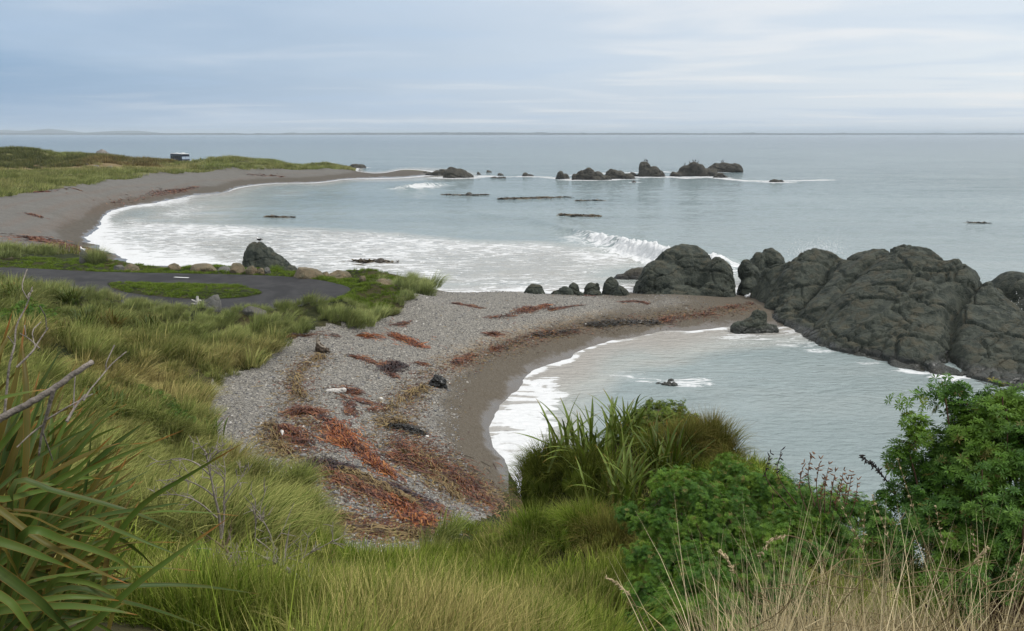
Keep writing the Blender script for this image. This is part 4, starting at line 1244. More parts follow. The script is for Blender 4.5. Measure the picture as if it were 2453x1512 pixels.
# --- far dunes
FARM = [clump('dune_a', M_DUNE, 211, 90, 1.0, 0.07, 1.4, 0.6, 3, up=0.5), clump('dune_b', M_DUNE, 212, 90, 0.8, 0.07, 1.5, 0.4, 3, up=0.6)]
SCR = [clump('scrub_a', M_SCRUB, 213, 90, 1.1, 0.09, 1.4, 0.1, 3, up=0.9), clump('scrub_b', M_SCRUB, 214, 90, 0.9, 0.09, 1.4, 0.0, 3, up=0.9)]
def put_dunes():
    x, y = wedge(15000, 100, 345, -40, -4, RS, power=1.4)
    z, ok, lawn, nb, fb, rd = veg(x, y)
    trk = hit([0, 120, 250, 330], [404, 400, 399, 401])[:, :2]
    dt, _, _ = line_d(x, y, trk)
    scrubm = poly_sd(x, y, polyhit([(-300, 400), (-300, 360), (0, 364), (120, 366), (250, 380), (330, 388), (420, 392), (380, 397), (250, 402), (120, 404), (0, 400)])) + 8 * fbm2(x, y, 14, 3, 77) > 0
    keep = ok & (fb < -0.3) & (z > 1.0)
    thin = RS.uniform(size=len(x)) < np.where(dt < 9, 0.12, 0.85)
    k = keep & ~scrubm & thin
    n = k.sum()
    rot = np.stack([np.zeros(n), np.zeros(n), RS.normal(0.2, 0.6, n)], 1)
    tn = 0.33 + 0.22 * fbm2(x[k], y[k], 9, 3, 78) + 0.3 * (dt[k] < 20)
    scatter('dune_grass', np.stack([x, y, z], 1)[k], rot, RS.uniform(0.6, 1.25, n), RS.integers(0, 2, n), FARM, 'pale green grass on the far dune above the shingle', None, attrs={'tone': np.clip(tn, 0, 1)})
    k = keep & scrubm
    n = k.sum()
    rot = np.stack([np.zeros(n), np.zeros(n), RS.uniform(0, 6.3, n)], 1)
    tn = 0.12 + 0.25 * fbm2(x[k], y[k], 7, 3, 79) + 0.55 * sstep(-150, -125, x[k])
    scatter('dune_scrub', np.stack([x, y, z], 1)[k], rot, RS.uniform(0.7, 1.6, n), RS.integers(0, 2, n), SCR, 'dark olive scrub on the far headland', None, attrs={'tone': np.clip(tn, 0, 1)})
put_dunes()

# --- mown verge and island
LAWN = [clump('lawn_a', M_LAWN, 221, 60, 0.14, 0.016, 0.22, 0.1, 2, up=0.8), clump('lawn_b', M_LAWN, 222, 60, 0.20, 0.016, 0.22, 0.2, 2, up=0.8)]
def put_lawn():
    x, y = wedge(34000, 48, 125, -40, -3, RS)
    z, ok, lawn, nb, fb, rd = veg(x, y)
    isl = poly_sd(x, y, ISLAND)
    z = np.where(isl > 0, ROAD_Z + 0.20 * sstep(-0.1, 1.6, isl), z)
    k = lawn | (isl > 0.05)
    n = k.sum()
    x, y, z = x[k], y[k], z[k]
    rot = np.stack([np.zeros(n), np.zeros(n), RS.uniform(0, 6.3, n)], 1)
    tn = 0.10 + 0.25 * fbm2(x, y, 3, 3, 81)
    scatter('verge_grass', np.stack([x, y, z], 1), rot, RS.uniform(0.6, 1.2, n) * (0.8 + 0.5 * np.clip(fbm2(x, y, 2.5, 2, 82), 0, 1)), RS.integers(0, 2, n), LAWN, 'short bright green grass on the road verge and island', None, attrs={'tone': np.clip(tn, 0, 1)})
put_lawn()

# --- the near hill: mixed grass
TURF = [clump('turf_a', M_TURF, 231, 60, 0.28, 0.0060, 0.22, 0.15, 3, up=0.8, droop=1.3), clump('turf_b', M_TURF, 232, 50, 0.36, 0.0055, 0.20, 0.3, 3, up=0.7, droop=1.1),
        clump('turf_c', M_TURF, 233, 60, 0.20, 0.0070, 0.22, 0.0, 2, up=1.0, droop=1.4), clump('turf_d', M_TURF, 234, 22, 0.55, 0.0042, 0.18, 0.25, 4, up=0.35, droop=0.6),
        clump('turf_e', M_TURF, 235, 46, 0.30, 0.0140, 0.26, 0.2, 3, up=0.9, droop=1.3), clump('turf_f', M_TURF, 236, 40, 0.42, 0.0130, 0.24, 0.4, 3, up=0.8, droop=1.1),
        clump('turf_g', M_TURF, 237, 46, 0.20, 0.0160, 0.26, 0.0, 2, up=1.1, droop=1.4), clump('turf_h', M_TURF, 238, 14, 0.60, 0.0080, 0.20, 0.3, 4, up=0.35, droop=0.6)]
def put_turf():
    x, y = wedge(24000, 2.4, 30, -40, 44, RS)
    z, ok, lawn, nb, fb, rd = veg(x, y)
    r = np.hypot(x, y)
    clum = fbm2(x, y, 1.1, 3, 88)
    k = ok & (r < 30) & ~((x < -0.9) & (y < 4.4)) & ~((x > 0.75) & (x < 3.2) & (y > 3.6) & (y < 9.6)) & ~((r > 20) & (x < -0.28 * y - 0.5)) & (z > 1.5) & (RS.uniform(size=len(x)) < np.clip(0.55 + 0.9 * clum, 0.10, 1))
    x, y, z, r, clum = x[k], y[k], z[k], r[k], clum[k]
    n = len(x)
    tn = 0.20 + 0.46 * fbm2(x, y, 2.2, 3, 85) + 0.22 * fbm2(x, y, 0.6, 2, 86)
    low = (x > 1.3) & (y < 7.5)
    tn = np.where(low, tn * 0.35, tn)
    sc = RS.uniform(0.6, 1.2, n) * (0.85 + 0.55 * np.clip(clum, -0.6, 1)) * np.where(low, 0.7, 1.0)
    rot = np.stack([RS.normal(0, 0.14, n), RS.normal(0, 0.14, n), swirl(x, y, 0.3, 1.6) + RS.normal(0, 0.8, n)], 1)
    idx = RS.choice(4, n, p=[0.38, 0.24, 0.33, 0.05]) + 4 * (r + RS.normal(0, 0.8, n) > 7.0)
    scatter('hill_grass', np.stack([x, y, z], 1), rot, sc, idx, TURF, 'rank green and straw grass on the near hillside', None, attrs={'tone': np.clip(tn, 0, 1)})
put_turf()

# ------------------------------------------------------------------ tussocks that stand out singly
def tussock(label, u, v, y, size, mat, n=700, seed=1, lean=0.3, up=1.1, tone=None, w=0.012, group=None, name='grass_tussock', base=None, cat='tussock'):
    if base is None:
        p = at(u, v, y); base = np.array([p[0], p[1], float(height([p[0]], [p[1]])[0])])
    rs = np.random.default_rng(seed)
    V, F, t, r = blades(n, size, w, size * 0.42, lean, 4, rs, droop=1.0, up=up, hvar=0.3)
    o = link(name, make_mesh(name, V, F, mat, {'t': t, 'rnd': r}), None, label, cat, group)
    o.location = base
    return o
def gz(x, y): return float(height([x], [y])[0])
def on(x, y): return (x, y, gz(x, y))
def mound(label, base, R, H, ntufts, per, L, mat, seed, w=0.012, lean=0.0, name='grass_tussock'):
    """a tussock grown together from many arching tufts over a low dome"""
    rs = np.random.default_rng(seed)
    B = Bag()
    for k in range(ntufts):
        a = rs.uniform(0, 6.283); q = math.sqrt(rs.uniform(0, 1))
        c = np.array([R * q * math.cos(a), R * q * math.sin(a), H * (1 - q ** 2.2) * rs.uniform(0.75, 1.05)])
        V, F, t, r = blades(per, L * rs.uniform(0.7, 1.15), w, L * 0.16, 0.35 + 0.75 * q, 4, rs, droop=1.25, up=0.7, hvar=0.3, windaz=a + rs.normal() * 0.5)
        V = V + c; V[:, 0] += lean * V[:, 2]
        B.add(V, F, t=t, rnd=r)
    # the dark thatch inside
    V, F = ICO[3]
    V = V * [R * 0.86, R * 0.86, H * 0.9]
    B.add(V, F, t=0.0, rnd=0.1)
    o = link(name, B.mesh(name, mat), None, label, 'tussock')
    o.location = base
    return o
mound('dark green tussock mound at the left end of the knoll above the cove foam', on(0.80, 16.2), 0.72, 0.85, 130, 26, 0.50, M_DKTUS, 301)
mound('dark tussock tucked beneath the left flax fan on the knoll', on(1.45, 15.5), 0.5, 0.45, 60, 22, 0.5, M_DKTUS, 302)
mound('brown-tipped tussock at the right end of the knoll against the cove water', on(4.3, 16.4), 0.66, 0.50, 110, 24, 0.62, M_BROWN, 303, 0.011)
mound('smaller brown tussock just left of the brown-tipped one on the knoll', on(3.6, 15.9), 0.42, 0.4, 55, 22, 0.7, M_BROWN, 304, 0.011)
mound('grey-green arching tussock in front of the knoll', on(1.30, 13.7), 0.48, 0.42, 60, 22, 0.60, M_TURF, 305, 0.010)
mound('grey-green tussock at the foot of the dark mound by the beach', on(0.35, 14.4), 0.45, 0.38, 55, 22, 0.55, M_TURF, 306, 0.010)
mound('reddish-brown tussock below the right flax fan', on(1.75, 13.1), 0.42, 0.36, 50, 22, 0.55, M_BROWN, 307, 0.010)
mound('arching marram tussock leaning over the top of the shingle at the lower left', on(-7.6, 25.4), 0.7, 0.45, 60, 20, 0.9, M_MARRAM, 308, 0.014, 0.3)
mound('second arching marram tussock lower down beside the bare shrub', on(-6.4, 22.0), 0.7, 0.45, 60, 20, 0.85, M_MARRAM, 309, 0.013, 0.3)
tussock('round pale tussock at the road edge below the leaning rock', 662, 656, 71.5, 0.8, M_LAWN, 900, 310, 0.1, 1.2, w=0.02)
tussock('round marram tussock beside the road under the far red weed', 232, 644, 74, 1.6, M_MARRAM, 900, 311, 0.2, 1.1, w=0.025)

# ------------------------------------------------------------------ flax
def mat_flax(name, body, under, margin):
    m, n, b = material(name)
    t, e = n.attr('t'), n.attr('e')
    rnd = n.add('ShaderNodeObjectInfo').outputs['Random']
    pos = n.add('ShaderNodeTexCoord').outputs['Object']
    geo = n.add('ShaderNodeNewGeometry')
    st = n.noise(n.scale(pos, (14, 14, 1.5)), 1.0, 3.0)
    col = n.mix(n.mapr(rnd, 0.1, 0.9), body[0], body[1])
    rib = n.noise(n.add('ShaderNodeCombineXYZ', ins={0: n.math('MULTIPLY', e, 9.0), 1: n.math('MULTIPLY', t, 1.2), 2: n.math('MULTIPLY', rnd, 40.0)}).outputs[0], 1.0, 3.0)
    col = n.mix(n.mapr(st, 0.35, 0.7, 0.0, 0.35), col, body[2])
    col = n.mix(n.mapr(rib, 0.5, 0.75, 0.0, 0.5), col, tuple(np.array(body[1]) * 1.25))
    col = n.mix(geo.outputs['Backfacing'], col, n.mix(0.3, col, under))
    mg = n.math('ADD', n.mapr(e, 0.90, 1.0), n.math('MULTIPLY', n.mapr(n.math('ADD', t, n.math('MULTIPLY', rnd, 0.12)), 0.96, 1.06), 1.0), clamp=True)
    col = n.mix(n.math('MULTIPLY', mg, 0.85), col, margin)
    spots = n.mapr(n.noise(n.scale(pos, (9, 9, 2.5)), 1.0, 4.0), 0.66, 0.74)
    col = n.mix(n.math('MULTIPLY', spots, 0.45), col, (0.16, 0.075, 0.025))
    leafy(n, b, m, col, 0.15, 0.45, 0.012)
    return m
M_FLAX = mat_flax('flax leaf', [(0.026, 0.052, 0.006), (0.085, 0.140, 0.016), (0.10, 0.080, 0.014)], (0.065, 0.105, 0.035), (0.27, 0.105, 0.025))
M_FLAXB = mat_flax('bronze flax leaf', [(0.045, 0.046, 0.008), (0.095, 0.092, 0.015), (0.15, 0.068, 0.012)], (0.09, 0.08, 0.02), (0.30, 0.11, 0.03))
M_FLAXG = mat_flax('grey-green flax leaf', [(0.060, 0.105, 0.014), (0.160, 0.230, 0.032), (0.20, 0.21, 0.04)], (0.10, 0.145, 0.05), (0.22, 0.13, 0.04))

def strap(path, width, side, fold=0.25, prof=None):
    """a V-folded strap leaf along a path"""
    P = np.asarray(path, float); n = len(P)
    s = np.linspace(0, 1, n)
    w = width * 0.5 * (np.interp(s, [0, 0.12, 0.4, 0.7, 0.9, 1.0], [0.55, 0.75, 1.0, 0.82, 0.38, 0.03]) if prof is None else prof)
    S = np.asarray(side, float); S = S / (np.linalg.norm(S, axis=-1, keepdims=True) + 1e-9)
    if S.ndim == 1: S = np.broadcast_to(S, P.shape)
    T = np.gradient(P, axis=0); T /= np.linalg.norm(T, axis=1)[:, None] + 1e-9
    S = S - (S * T).sum(1)[:, None] * T; S /= np.linalg.norm(S, axis=1)[:, None] + 1e-9
    Nn = np.cross(T, S)
    cols = [(-1.0, 1.0), (-0.55, 0.45), (0.0, 0.0), (0.55, 0.45), (1.0, 1.0)]
    V = np.stack([P + S * (w * a)[:, None] + Nn * (w * fold * abs(a) ** 1.3)[:, None] for a, _ in cols], 1)
    F = grid_faces(n, 5)
    e = np.broadcast_to(np.array([1.0, 0.5, 0.0, 0.5, 1.0])[None], (n, 5)).ravel()
    t = np.broadcast_to(s[:, None], (n, 5)).ravel()
    return V.reshape(-1, 3), F, e, t

def leaf_variants(tag, mat, L, W, n, seed, tilts):
    out = []
    rs = np.random.default_rng(seed)
    for k in range(n):
        f0 = np.radians(tilts[0] + (tilts[1] - tilts[0]) * k / max(1, n - 1))
        kk = rs.uniform(0.15, 0.7) * (0.6 + k / n)
        if rs.uniform() < 0.25: kk += 0.8
        s = np.linspace(0, 1, 12)
        ang = f0 + kk * s ** 3
        ds = L * rs.uniform(0.8, 1.15) / 11
        x = np.concatenate([[0], np.cumsum(np.sin(ang[1:]) * ds)]); z = np.concatenate([[0], np.cumsum(np.cos(ang[1:]) * ds)])
        y = 0.06 * L * rs.normal() * s ** 2
        V, F, e, t = strap(np.stack([x, y, z], 1), W * rs.uniform(0.85, 1.15), (0, 1, 0), 0.3)
        out.append(make_mesh(tag, V, F, mat, {'e': e, 't': t}))
    return out

def flax(label, base, mat, n, L, W, seed, tilts=(4, 48), lean=0.0, group=None, spread=0.25):
    rs = np.random.default_rng(seed)
    root = empty('flax_bush', base, label, 'flax', group)
    var = leaf_variants('flax_leaf', mat, L, W, 12, seed, tilts)
    for k in range(n):
        vi = int(min(11, rs.beta(1.3, 1.5) * 12))
        o = link('leaf', var[vi], root)
        a = rs.uniform(0, 6.283)
        o.location = (spread * rs.normal() * 0.5, spread * rs.normal() * 0.5, rs.uniform(-0.08, 0.02))
        o.rotation_euler = (0, lean * rs.uniform(0.2, 1.0), 0)
        o.rotation_euler = (Matrix.Rotation(lean * rs.uniform(0.3, 1.0), 4, 'Y') @ Matrix.Rotation(a, 4, 'Z')).to_euler()
        s = rs.uniform(0.75, 1.12); o.scale = (s, s, s)
    return root

flax('large flax fan with stiff grey-green leaves at the left of the knoll', on(1.65, 16.2), M_FLAXG, 84, 1.35, 0.066, 401, (4, 68), 0.03, spread=0.7)
flax('smaller flax fan behind and right of the large one on the knoll', on(2.45, 16.8), M_FLAXG, 54, 1.3, 0.064, 402, (4, 62), 0.10, spread=0.5)
flax('flax fan in the middle front of the knoll with leaves down to the lupin', on(2.25, 14.5), M_FLAXG, 64, 1.35, 0.062, 403, (4, 60), -0.05, spread=0.45)
flax('yellowish flax fan at the right front of the knoll beside the lupin', on(3.05, 15.2), M_FLAX, 50, 1.2, 0.056, 404, (4, 56), 0.1, spread=0.4)
G_SL = 'flax bushes on the left slope'
def slope_flax(u, v, label, n, L, seed, mat=None):
    p = ground([u], [v])[0]
    root = empty('flax_bush', p, label, 'flax', G_SL)
    rs = np.random.default_rng(seed)
    B = Bag()
    for k in range(n):
        f0 = rs.uniform(0.05, 0.85); a = rs.uniform(0, 6.283); kk = rs.uniform(0.2, 1.0)
        s = np.linspace(0, 1, 7); ang = f0 + kk * s ** 2; ds = L * rs.uniform(0.7, 1.15) / 6
        x = np.concatenate([[0], np.cumsum(np.sin(ang[1:]) * ds)]); z = np.concatenate([[0], np.cumsum(np.cos(ang[1:]) * ds)])
        ca, sa = math.cos(a), math.sin(a)
        Pth = np.stack([x * ca, x * sa, z], 1) + [rs.normal() * 0.25, rs.normal() * 0.25, -0.05]
        V, F, e, t = strap(Pth, 0.085, (-sa, ca, 0), 0.3)
        B.add(V, F, e=e, t=t)
    o = link('leaves', B.mesh('leaves', mat or M_FLAX), root, None, None, None, 'stuff')
    return root
slope_flax(205, 800, 'dark flax bush left of the turning loop on the marram slope, largest of the slope', 90, 1.7, 411)
slope_flax(262, 800, 'olive flax bush touching the right side of the largest slope flax', 70, 1.4, 412, M_FLAXB)
slope_flax(165, 735, 'flax bush above the largest slope flax nearer the road', 70, 1.5, 413)
slope_flax(362, 806, 'lone yellow-green flax bush in the middle of the marram slope', 80, 1.5, 414)
slope_flax(30, 722, 'flax bush at the left picture edge below the road', 60, 1.4, 415)
slope_flax(125, 815, 'small reddish flax clump left of the largest slope flax', 50, 1.2, 416, M_FLAXB)
slope_flax(250, 760, 'low flax clump between the largest slope flax and the road loop', 50, 1.2, 418)
slope_flax(248, 1010, 'dark flax bush just beyond the tip of the big dead stick', 60, 1.4, 417)
slope_flax(500, 1050, 'small flax on the slope edge by the top of the shingle', 40, 1.0, 419)

# the big flax in the left foreground: leaves followed one by one
FG = [  # (points in frame units, distance, width in frame units, material, twist)
    ([(176, 1540), (309, 1415), (417, 1332), (550, 1239)], 2.5, 30, M_FLAX, 0.2), ([(200, 1380), (331, 1218), (448, 1140), (587, 1058)], 2.7, 26, M_FLAX, -0.3),
    ([(20, 1320), (216, 1242), (371, 1215), (448, 1201)], 2.75, 22, M_FLAX, 0.5), ([(120, 1300), (340, 1232), (463, 1227), (575, 1236)], 2.85, 16, M_FLAX, 0.9),
    ([(30, 1165), (140, 1180), (324, 1230), (463, 1289)], 2.7, 26, M_FLAX, 0.6), ([(60, 1275), (161, 1298), (280, 1340), (358, 1400)], 2.4, 32, M_FLAX, 0.2),
    ([(-80, 1290), (20, 1304), (110, 1337), (176, 1363)], 2.3, 38, M_FLAX, 0.1), ([(-60, 1345), (77, 1428), (130, 1477), (190, 1530)], 2.2, 42, M_FLAX, 0.1),
    ([(-60, 1475), (124, 1434), (216, 1431), (294, 1440)], 2.35, 26, M_FLAX, 0.3), ([(-40, 1475), (130, 1452), (247, 1459), (330, 1473)], 2.3, 32, M_FLAX, 0.2),
    ([(150, 1410), (290, 1440), (400, 1470), (520, 1516)], 2.5, 22, M_FLAX, 0.5), ([(200, 1420), (360, 1402), (490, 1405), (621, 1423)], 2.55, 22, M_FLAX, 0.4),
    ([(180, 1245), (278, 1270), (355, 1301), (448, 1338)], 2.65, 17, M_FLAX, 0.4), ([(-60, 1200), (93, 1292), (216, 1360), (309, 1400)], 2.45, 26, M_FLAXB, 0.3),
    ([(-70, 1215), (20, 1195), (93, 1177), (180, 1166)], 2.6, 28, M_FLAX, 0.2), ([(-70, 1220), (20, 1222), (100, 1228), (210, 1250)], 2.65, 17, M_FLAXB, 0.8),
    ([(90, 1220), (185, 1143), (278, 1097), (440, 1030)], 2.9, 25, M_FLAX, 0.2), ([(40, 1260), (117, 1165), (185, 1122), (272, 1040)], 2.9, 30, M_FLAX, -0.2),
    ([(60, 1300), (100, 1184), (140, 1050), (205, 925)], 3.0, 27, M_FLAX, 0.1), ([(10, 1300), (45, 1150), (80, 1050), (115, 950)], 3.0, 32, M_FLAX, -0.1),
    ([(-20, 1260), (25, 1110), (65, 1000), (95, 890)], 3.1, 30, M_FLAXB, 0.2), ([(-70, 985), (-10, 958), (50, 943), (118, 931)], 2.5, 20, M_FLAX, 0.5),
    ([(30, 1240), (110, 1130), (180, 1075), (250, 1000)], 3.1, 17, M_FLAXB, 0.6), ([(-30, 1150), (10, 1010), (40, 900), (62, 760)], 3.2, 24, M_FLAXB, 0.2),
    ([(-50, 1100), (-20, 950), (0, 850), (30, 745)], 3.2, 22, M_FLAXB, 0.1), ([(0, 1150), (60, 990), (110, 900), (150, 830)], 3.3, 20, M_FLAX, 0.4),
    ([(20, 1200), (90, 1060), (130, 960), (185, 870)], 3.3, 18, M_FLAXB, -0.4), ([(100, 1260), (180, 1200), (290, 1160), (370, 1120)], 2.95, 18, M_FLAX, 0.5),
    ([(110, 1290), (220, 1210), (300, 1180), (345, 1150)], 3.0, 18, M_FLAX, 0.2), ([(100, 1330), (230, 1310), (330, 1300), (430, 1299)], 2.8, 14, M_FLAXB, 0.8),
    ([(60, 1400), (200, 1372), (330, 1358), (480, 1368)], 2.6, 16, M_FLAX, 0.7), ([(0, 1320), (30, 1350), (45, 1380), (64, 1398)], 2.1, 12, M_FLAXB, 0.6),
    ([(-40, 1420), (20, 1440), (60, 1490), (90, 1530)], 2.15, 34, M_FLAX, 0.3), ([(180, 1350), (270, 1290), (330, 1320), (375, 1365)], 2.75, 20, M_FLAX, -0.5),
    ([(120, 1400), (190, 1392), (250, 1412), (300, 1445)], 2.55, 24, M_FLAXG, -0.4), ([(-30, 880), (-10, 860), (30, 790), (70, 728)], 2.9, 15, M_FLAXB, 0.3),
    ([(40, 1190), (120, 1160), (200, 1145), (242, 1147)], 2.85, 24, M_FLAX, 0.5), ([(-40, 1260), (60, 1235), (160, 1275), (265, 1290)], 2.5, 14, M_FLAXB, 0.9)]
def fg_flax():
    crown = np.array([at(-60, 1620, 2.75), at(-40, 1450, 3.1)])
    base = np.array([crown[0][0] - 0.3, 3.0, gz(crown[0][0] - 0.3, 3.0)])
    root = empty('flax_bush', base, 'big foreground flax with long olive leaves edged in orange-brown at the left', 'flax')
    rs = np.random.default_rng(431)
    def add(P, w, mat, tw, tips=True):
        P = spline(P, 22)
        T = np.gradient(P, axis=0); T /= np.linalg.norm(T, axis=1)[:, None]
        view = P - np.array([0, 0, EYE]); view /= np.linalg.norm(view, axis=1)[:, None]
        S = np.cross(T, view); S /= np.linalg.norm(S, axis=1)[:, None]
        Nn = np.cross(S, T)
        ang = tw + 0.5 * np.linspace(-1, 1, len(P)) * rs.normal() * 0.5
        S = S * np.cos(ang)[:, None] + Nn * np.sin(ang)[:, None]
        s = np.linspace(0, 1, len(P))
        prof = np.interp(s, [0, 0.2, 0.5, 0.75, 0.92, 1.0], [0.75, 0.95, 1.0, 0.72, 0.28, 0.02])
        V, F, e, t = strap(P, w, S, 0.28, prof)
        o = link('leaf', make_mesh('leaf', V - base, F, mat, {'e': e, 't': t}), root)
    for uv, y, w, mat, tw in FG:
        tip = rs.uniform(-0.1, 0.25)
        ys = np.linspace(0, 1, len(uv))
        pts = [at(u, v, y + tip * s + 0.10 * s * s) for (u, v), s in zip(uv, ys)]
        c = crown[0] if uv[-1][1] > 1120 else crown[1]
        first = pts[0] * 0.55 + c * 0.45
        first = first + [rs.normal() * 0.04, rs.normal() * 0.05, rs.normal() * 0.03]
        add([c + rs.normal(size=3) * 0.05, first] + pts if np.linalg.norm(pts[0] - c) > 0.35 else pts, w * y / FPX * 0.70, mat, tw)
    # the crowd of leaves behind them
    for k in range(230):
        u = rs.uniform(-120, 260); v = rs.uniform(1080, 1560)
        upp = rs.uniform(0, 1)
        L = rs.uniform(250, 520)
        a = math.radians(rs.uniform(-15, 85)) if v > 1250 else math.radians(rs.uniform(35, 88))
        if u > 150 and v < 1250: u -= 120
        y = rs.uniform(2.9, 3.8)
        d = rs.uniform(-0.2, 0.5)
        p0 = np.array([u - 0.4 * L * math.cos(a), v + 0.4 * L * math.sin(a)])
        p1 = np.array([u, v]); p2 = np.array([u + 0.35 * L * math.cos(a - d * 0.5), v - 0.35 * L * math.sin(a - d * 0.5)])
        p3 = p2 + 0.25 * L * np.array([math.cos(a - d), -math.sin(a - d)])
        if p3[0] > 360 or (p3[1] < 900 and p3[0] > 120) or p3[1] < 740: continue
        pts = [at(*p, y + 0.1 * i) for i, p in enumerate((p0, p1, p2, p3))]
        add(pts, rs.uniform(0.014, 0.032), M_FLAXB if rs.uniform() < 0.22 else M_FLAX, rs.normal() * 0.6)
fg_flax()

# ------------------------------------------------------------------ lupin bushes
def mat_lupin(name, a, bcol, c):
    m, n, b = material(name)
    rnd = n.add('ShaderNodeObjectInfo').outputs['Random']
    pos = n.add('ShaderNodeNewGeometry').outputs['Position']
    f = n.noise(pos, 2.5, 3.0)
    col = n.mix(n.mapr(rnd, 0.0, 0.9), a, bcol)
    col = n.mix(n.mapr(f, 0.45, 0.66, 0.0, 0.9), col, c)
    col = n.mix(n.mapr(n.math('FRACT', n.math('MULTIPLY', rnd, 13.7)), 0.93, 0.97), col, (0.20, 0.17, 0.045))
    leafy(n, b, m, col, 0.28, 0.5, 0.02)
    return m
M_LUP = mat_lupin('lupin leaf', (0.036, 0.105, 0.010), (0.082, 0.190, 0.016), (0.160, 0.275, 0.022))
M_LUPD = mat_lupin('dark lupin leaf', (0.034, 0.098, 0.010), (0.082, 0.185, 0.018), (0.145, 0.255, 0.025))
M_SHRUB = mat_lupin('coprosma leaf', (0.075, 0.125, 0.012), (0.125, 0.190, 0.018), (0.17, 0.22, 0.028))
M_STEM = mat_simple('reddish stem', (0.10, 0.055, 0.035), 0.7, 0.3, 0.3, 12)
M_TWIG = mat_simple('grey dead wood', (0.24, 0.21, 0.18), 0.85, 0.2, 0.35, 9, 0.5, 40)
M_TWIGB = mat_simple('brown dead wood', (0.17, 0.125, 0.085), 0.85, 0.2, 0.35, 9, 0.5, 40)
M_POD = mat_simple('dry brown pods', (0.20, 0.105, 0.055), 0.8, 0.2, 0.4, 20)
M_BLACK = mat_simple('black pods', (0.018, 0.015, 0.014), 0.6, 0.3, 0.3, 20)

def palm_leaf(name, mat, nl, seed, wide=0.125):
    rs = np.random.default_rng(seed)
    B = Bag()
    for k in range(nl):
        a = 2 * np.pi * k / nl + rs.normal() * 0.12
        L = rs.uniform(0.8, 1.1); up = rs.uniform(0.15, 0.55)
        d = np.array([math.cos(a), math.sin(a), 0]); s = np.array([-math.sin(a), math.cos(a), 0])
        z = np.array([0, 0, 1.0])
        p0 = d * 0.04; pm = d * L * 0.55 + z * up * L * 0.4; pt = d * L * 0.97 + z * up * L * 0.45
        V = [p0, pm - s * wide * L + z * 0.05, pt, pm + s * wide * L + z * 0.05, pm]
        B.add(V, np.array([[0, 1, 4], [1, 2, 4], [4, 2, 3], [0, 4, 3]]))
    return proto(name, B.mesh(name, mat, smooth=False))
LUPL = [palm_leaf('lupin_leaf_a', M_LUP, 8, 501), palm_leaf('lupin_leaf_b', M_LUP, 9, 502), palm_leaf('lupin_leaf_c', M_LUP, 7, 503)]
LUPD = [palm_leaf('lupin_leaf_d', M_LUPD, 8, 504), palm_leaf('lupin_leaf_e', M_LUPD, 7, 505, 0.14), palm_leaf('lupin_leaf_f', M_LUPD, 9, 506)]
SHRL = [palm_leaf('shrub_leaf_a', M_SHRUB, 5, 507, 0.25), palm_leaf('shrub_leaf_b', M_SHRUB, 4, 508, 0.28)]

def quat_dir(D, spin):
    """euler angles that turn +Z to D, with spin"""
    out = np.empty((len(D), 3))
    for i, (d, s) in enumerate(zip(D, spin)):
        q = Vector((0, 0, 1)).rotation_difference(Vector(d)) @ Euler((0, 0, s)).to_quaternion()
        out[i] = q.to_euler()
    return out

def bush(label, base, lobes, nshoots, per, leaf, protos, seed, stems=30, cat='bush', name='lupin_bush', shoot=0.16, group=None, mstem=None, inner=0.35):
    rs = np.random.default_rng(seed)
    root = empty(name, base, label, cat, group)
    base = np.array(base, float)
    lo = np.array(lobes, float)
    wgt = (lo[:, 3] * lo[:, 4] + lo[:, 3] * lo[:, 5]); wgt /= wgt.sum()
    li = rs.choice(len(lo), nshoots, p=wgt)
    d = rs.normal(size=(nshoots, 3)); d[:, 2] = np.abs(d[:, 2]) * 1.0 - 0.25 * rs.uniform(size=nshoots); d /= np.linalg.norm(d, axis=1)[:, None]
    rad = np.where(rs.uniform(size=nshoots) < inner, rs.uniform(0.45, 0.85, nshoots), rs.uniform(0.85, 1.05, nshoots))
    rad = rad * (1 + 0.30 * fbm(d * 2.2 + li[:, None] * 5.0, 2, seed))
    tips = lo[li, :3] + d * lo[li, 3:6] * rad[:, None]
    axis = d + [0, 0, 0.45] + rs.normal(size=d.shape) * 0.35; axis /= np.linalg.norm(axis, axis=1)[:, None]
    pts, dirs = [], []
    for i in range(nshoots):
        m = per + rs.integers(-3, 4)
        s = rs.uniform(0, 1, m)
        side = rs.normal(size=(m, 3)); side -= (side @ axis[i])[:, None] * axis[i]; side /= np.linalg.norm(side, axis=1)[:, None] + 1e-9
        p = tips[i] - axis[i] * (shoot * s)[:, None] + side * (leaf * (0.5 + 0.9 * s))[:, None]
        n = axis[i] * (0.9 - 0.5 * s)[:, None] + side * (0.3 + 0.6 * s)[:, None] + [0, 0, 0.35]
        pts.append(p); dirs.append(n)
    pts = np.concatenate(pts); dirs = np.concatenate(dirs); dirs /= np.linalg.norm(dirs, axis=1)[:, None]
    n = len(pts)
    rot = quat_dir(dirs, rs.uniform(0, 6.28, n))
    scatter('foliage', pts - base, rot, leaf * rs.uniform(0.7, 1.2, n), rs.integers(0, len(protos), n), protos, None, None, 'stuff', root)
    for i in rs.choice(nshoots, min(stems, nshoots), replace=False):
        mid = base * 0.35 + tips[i] * 0.65 + [0, 0, -0.12] + rs.normal(size=3) * 0.06
        P = spline([base + rs.normal(size=3) * 0.05, mid, tips[i]], 9)
        V, F = tube(P - base, np.linspace(0.016, 0.004, 9), 5)
        link('stem', make_mesh('stem', V, F, mstem or M_STEM), root)
    return root

def lobe(u, v, y, r, ry=None, rz=None):
    p = at(u, v, y)
    return (*p, r, ry or r, rz or r * 0.85)
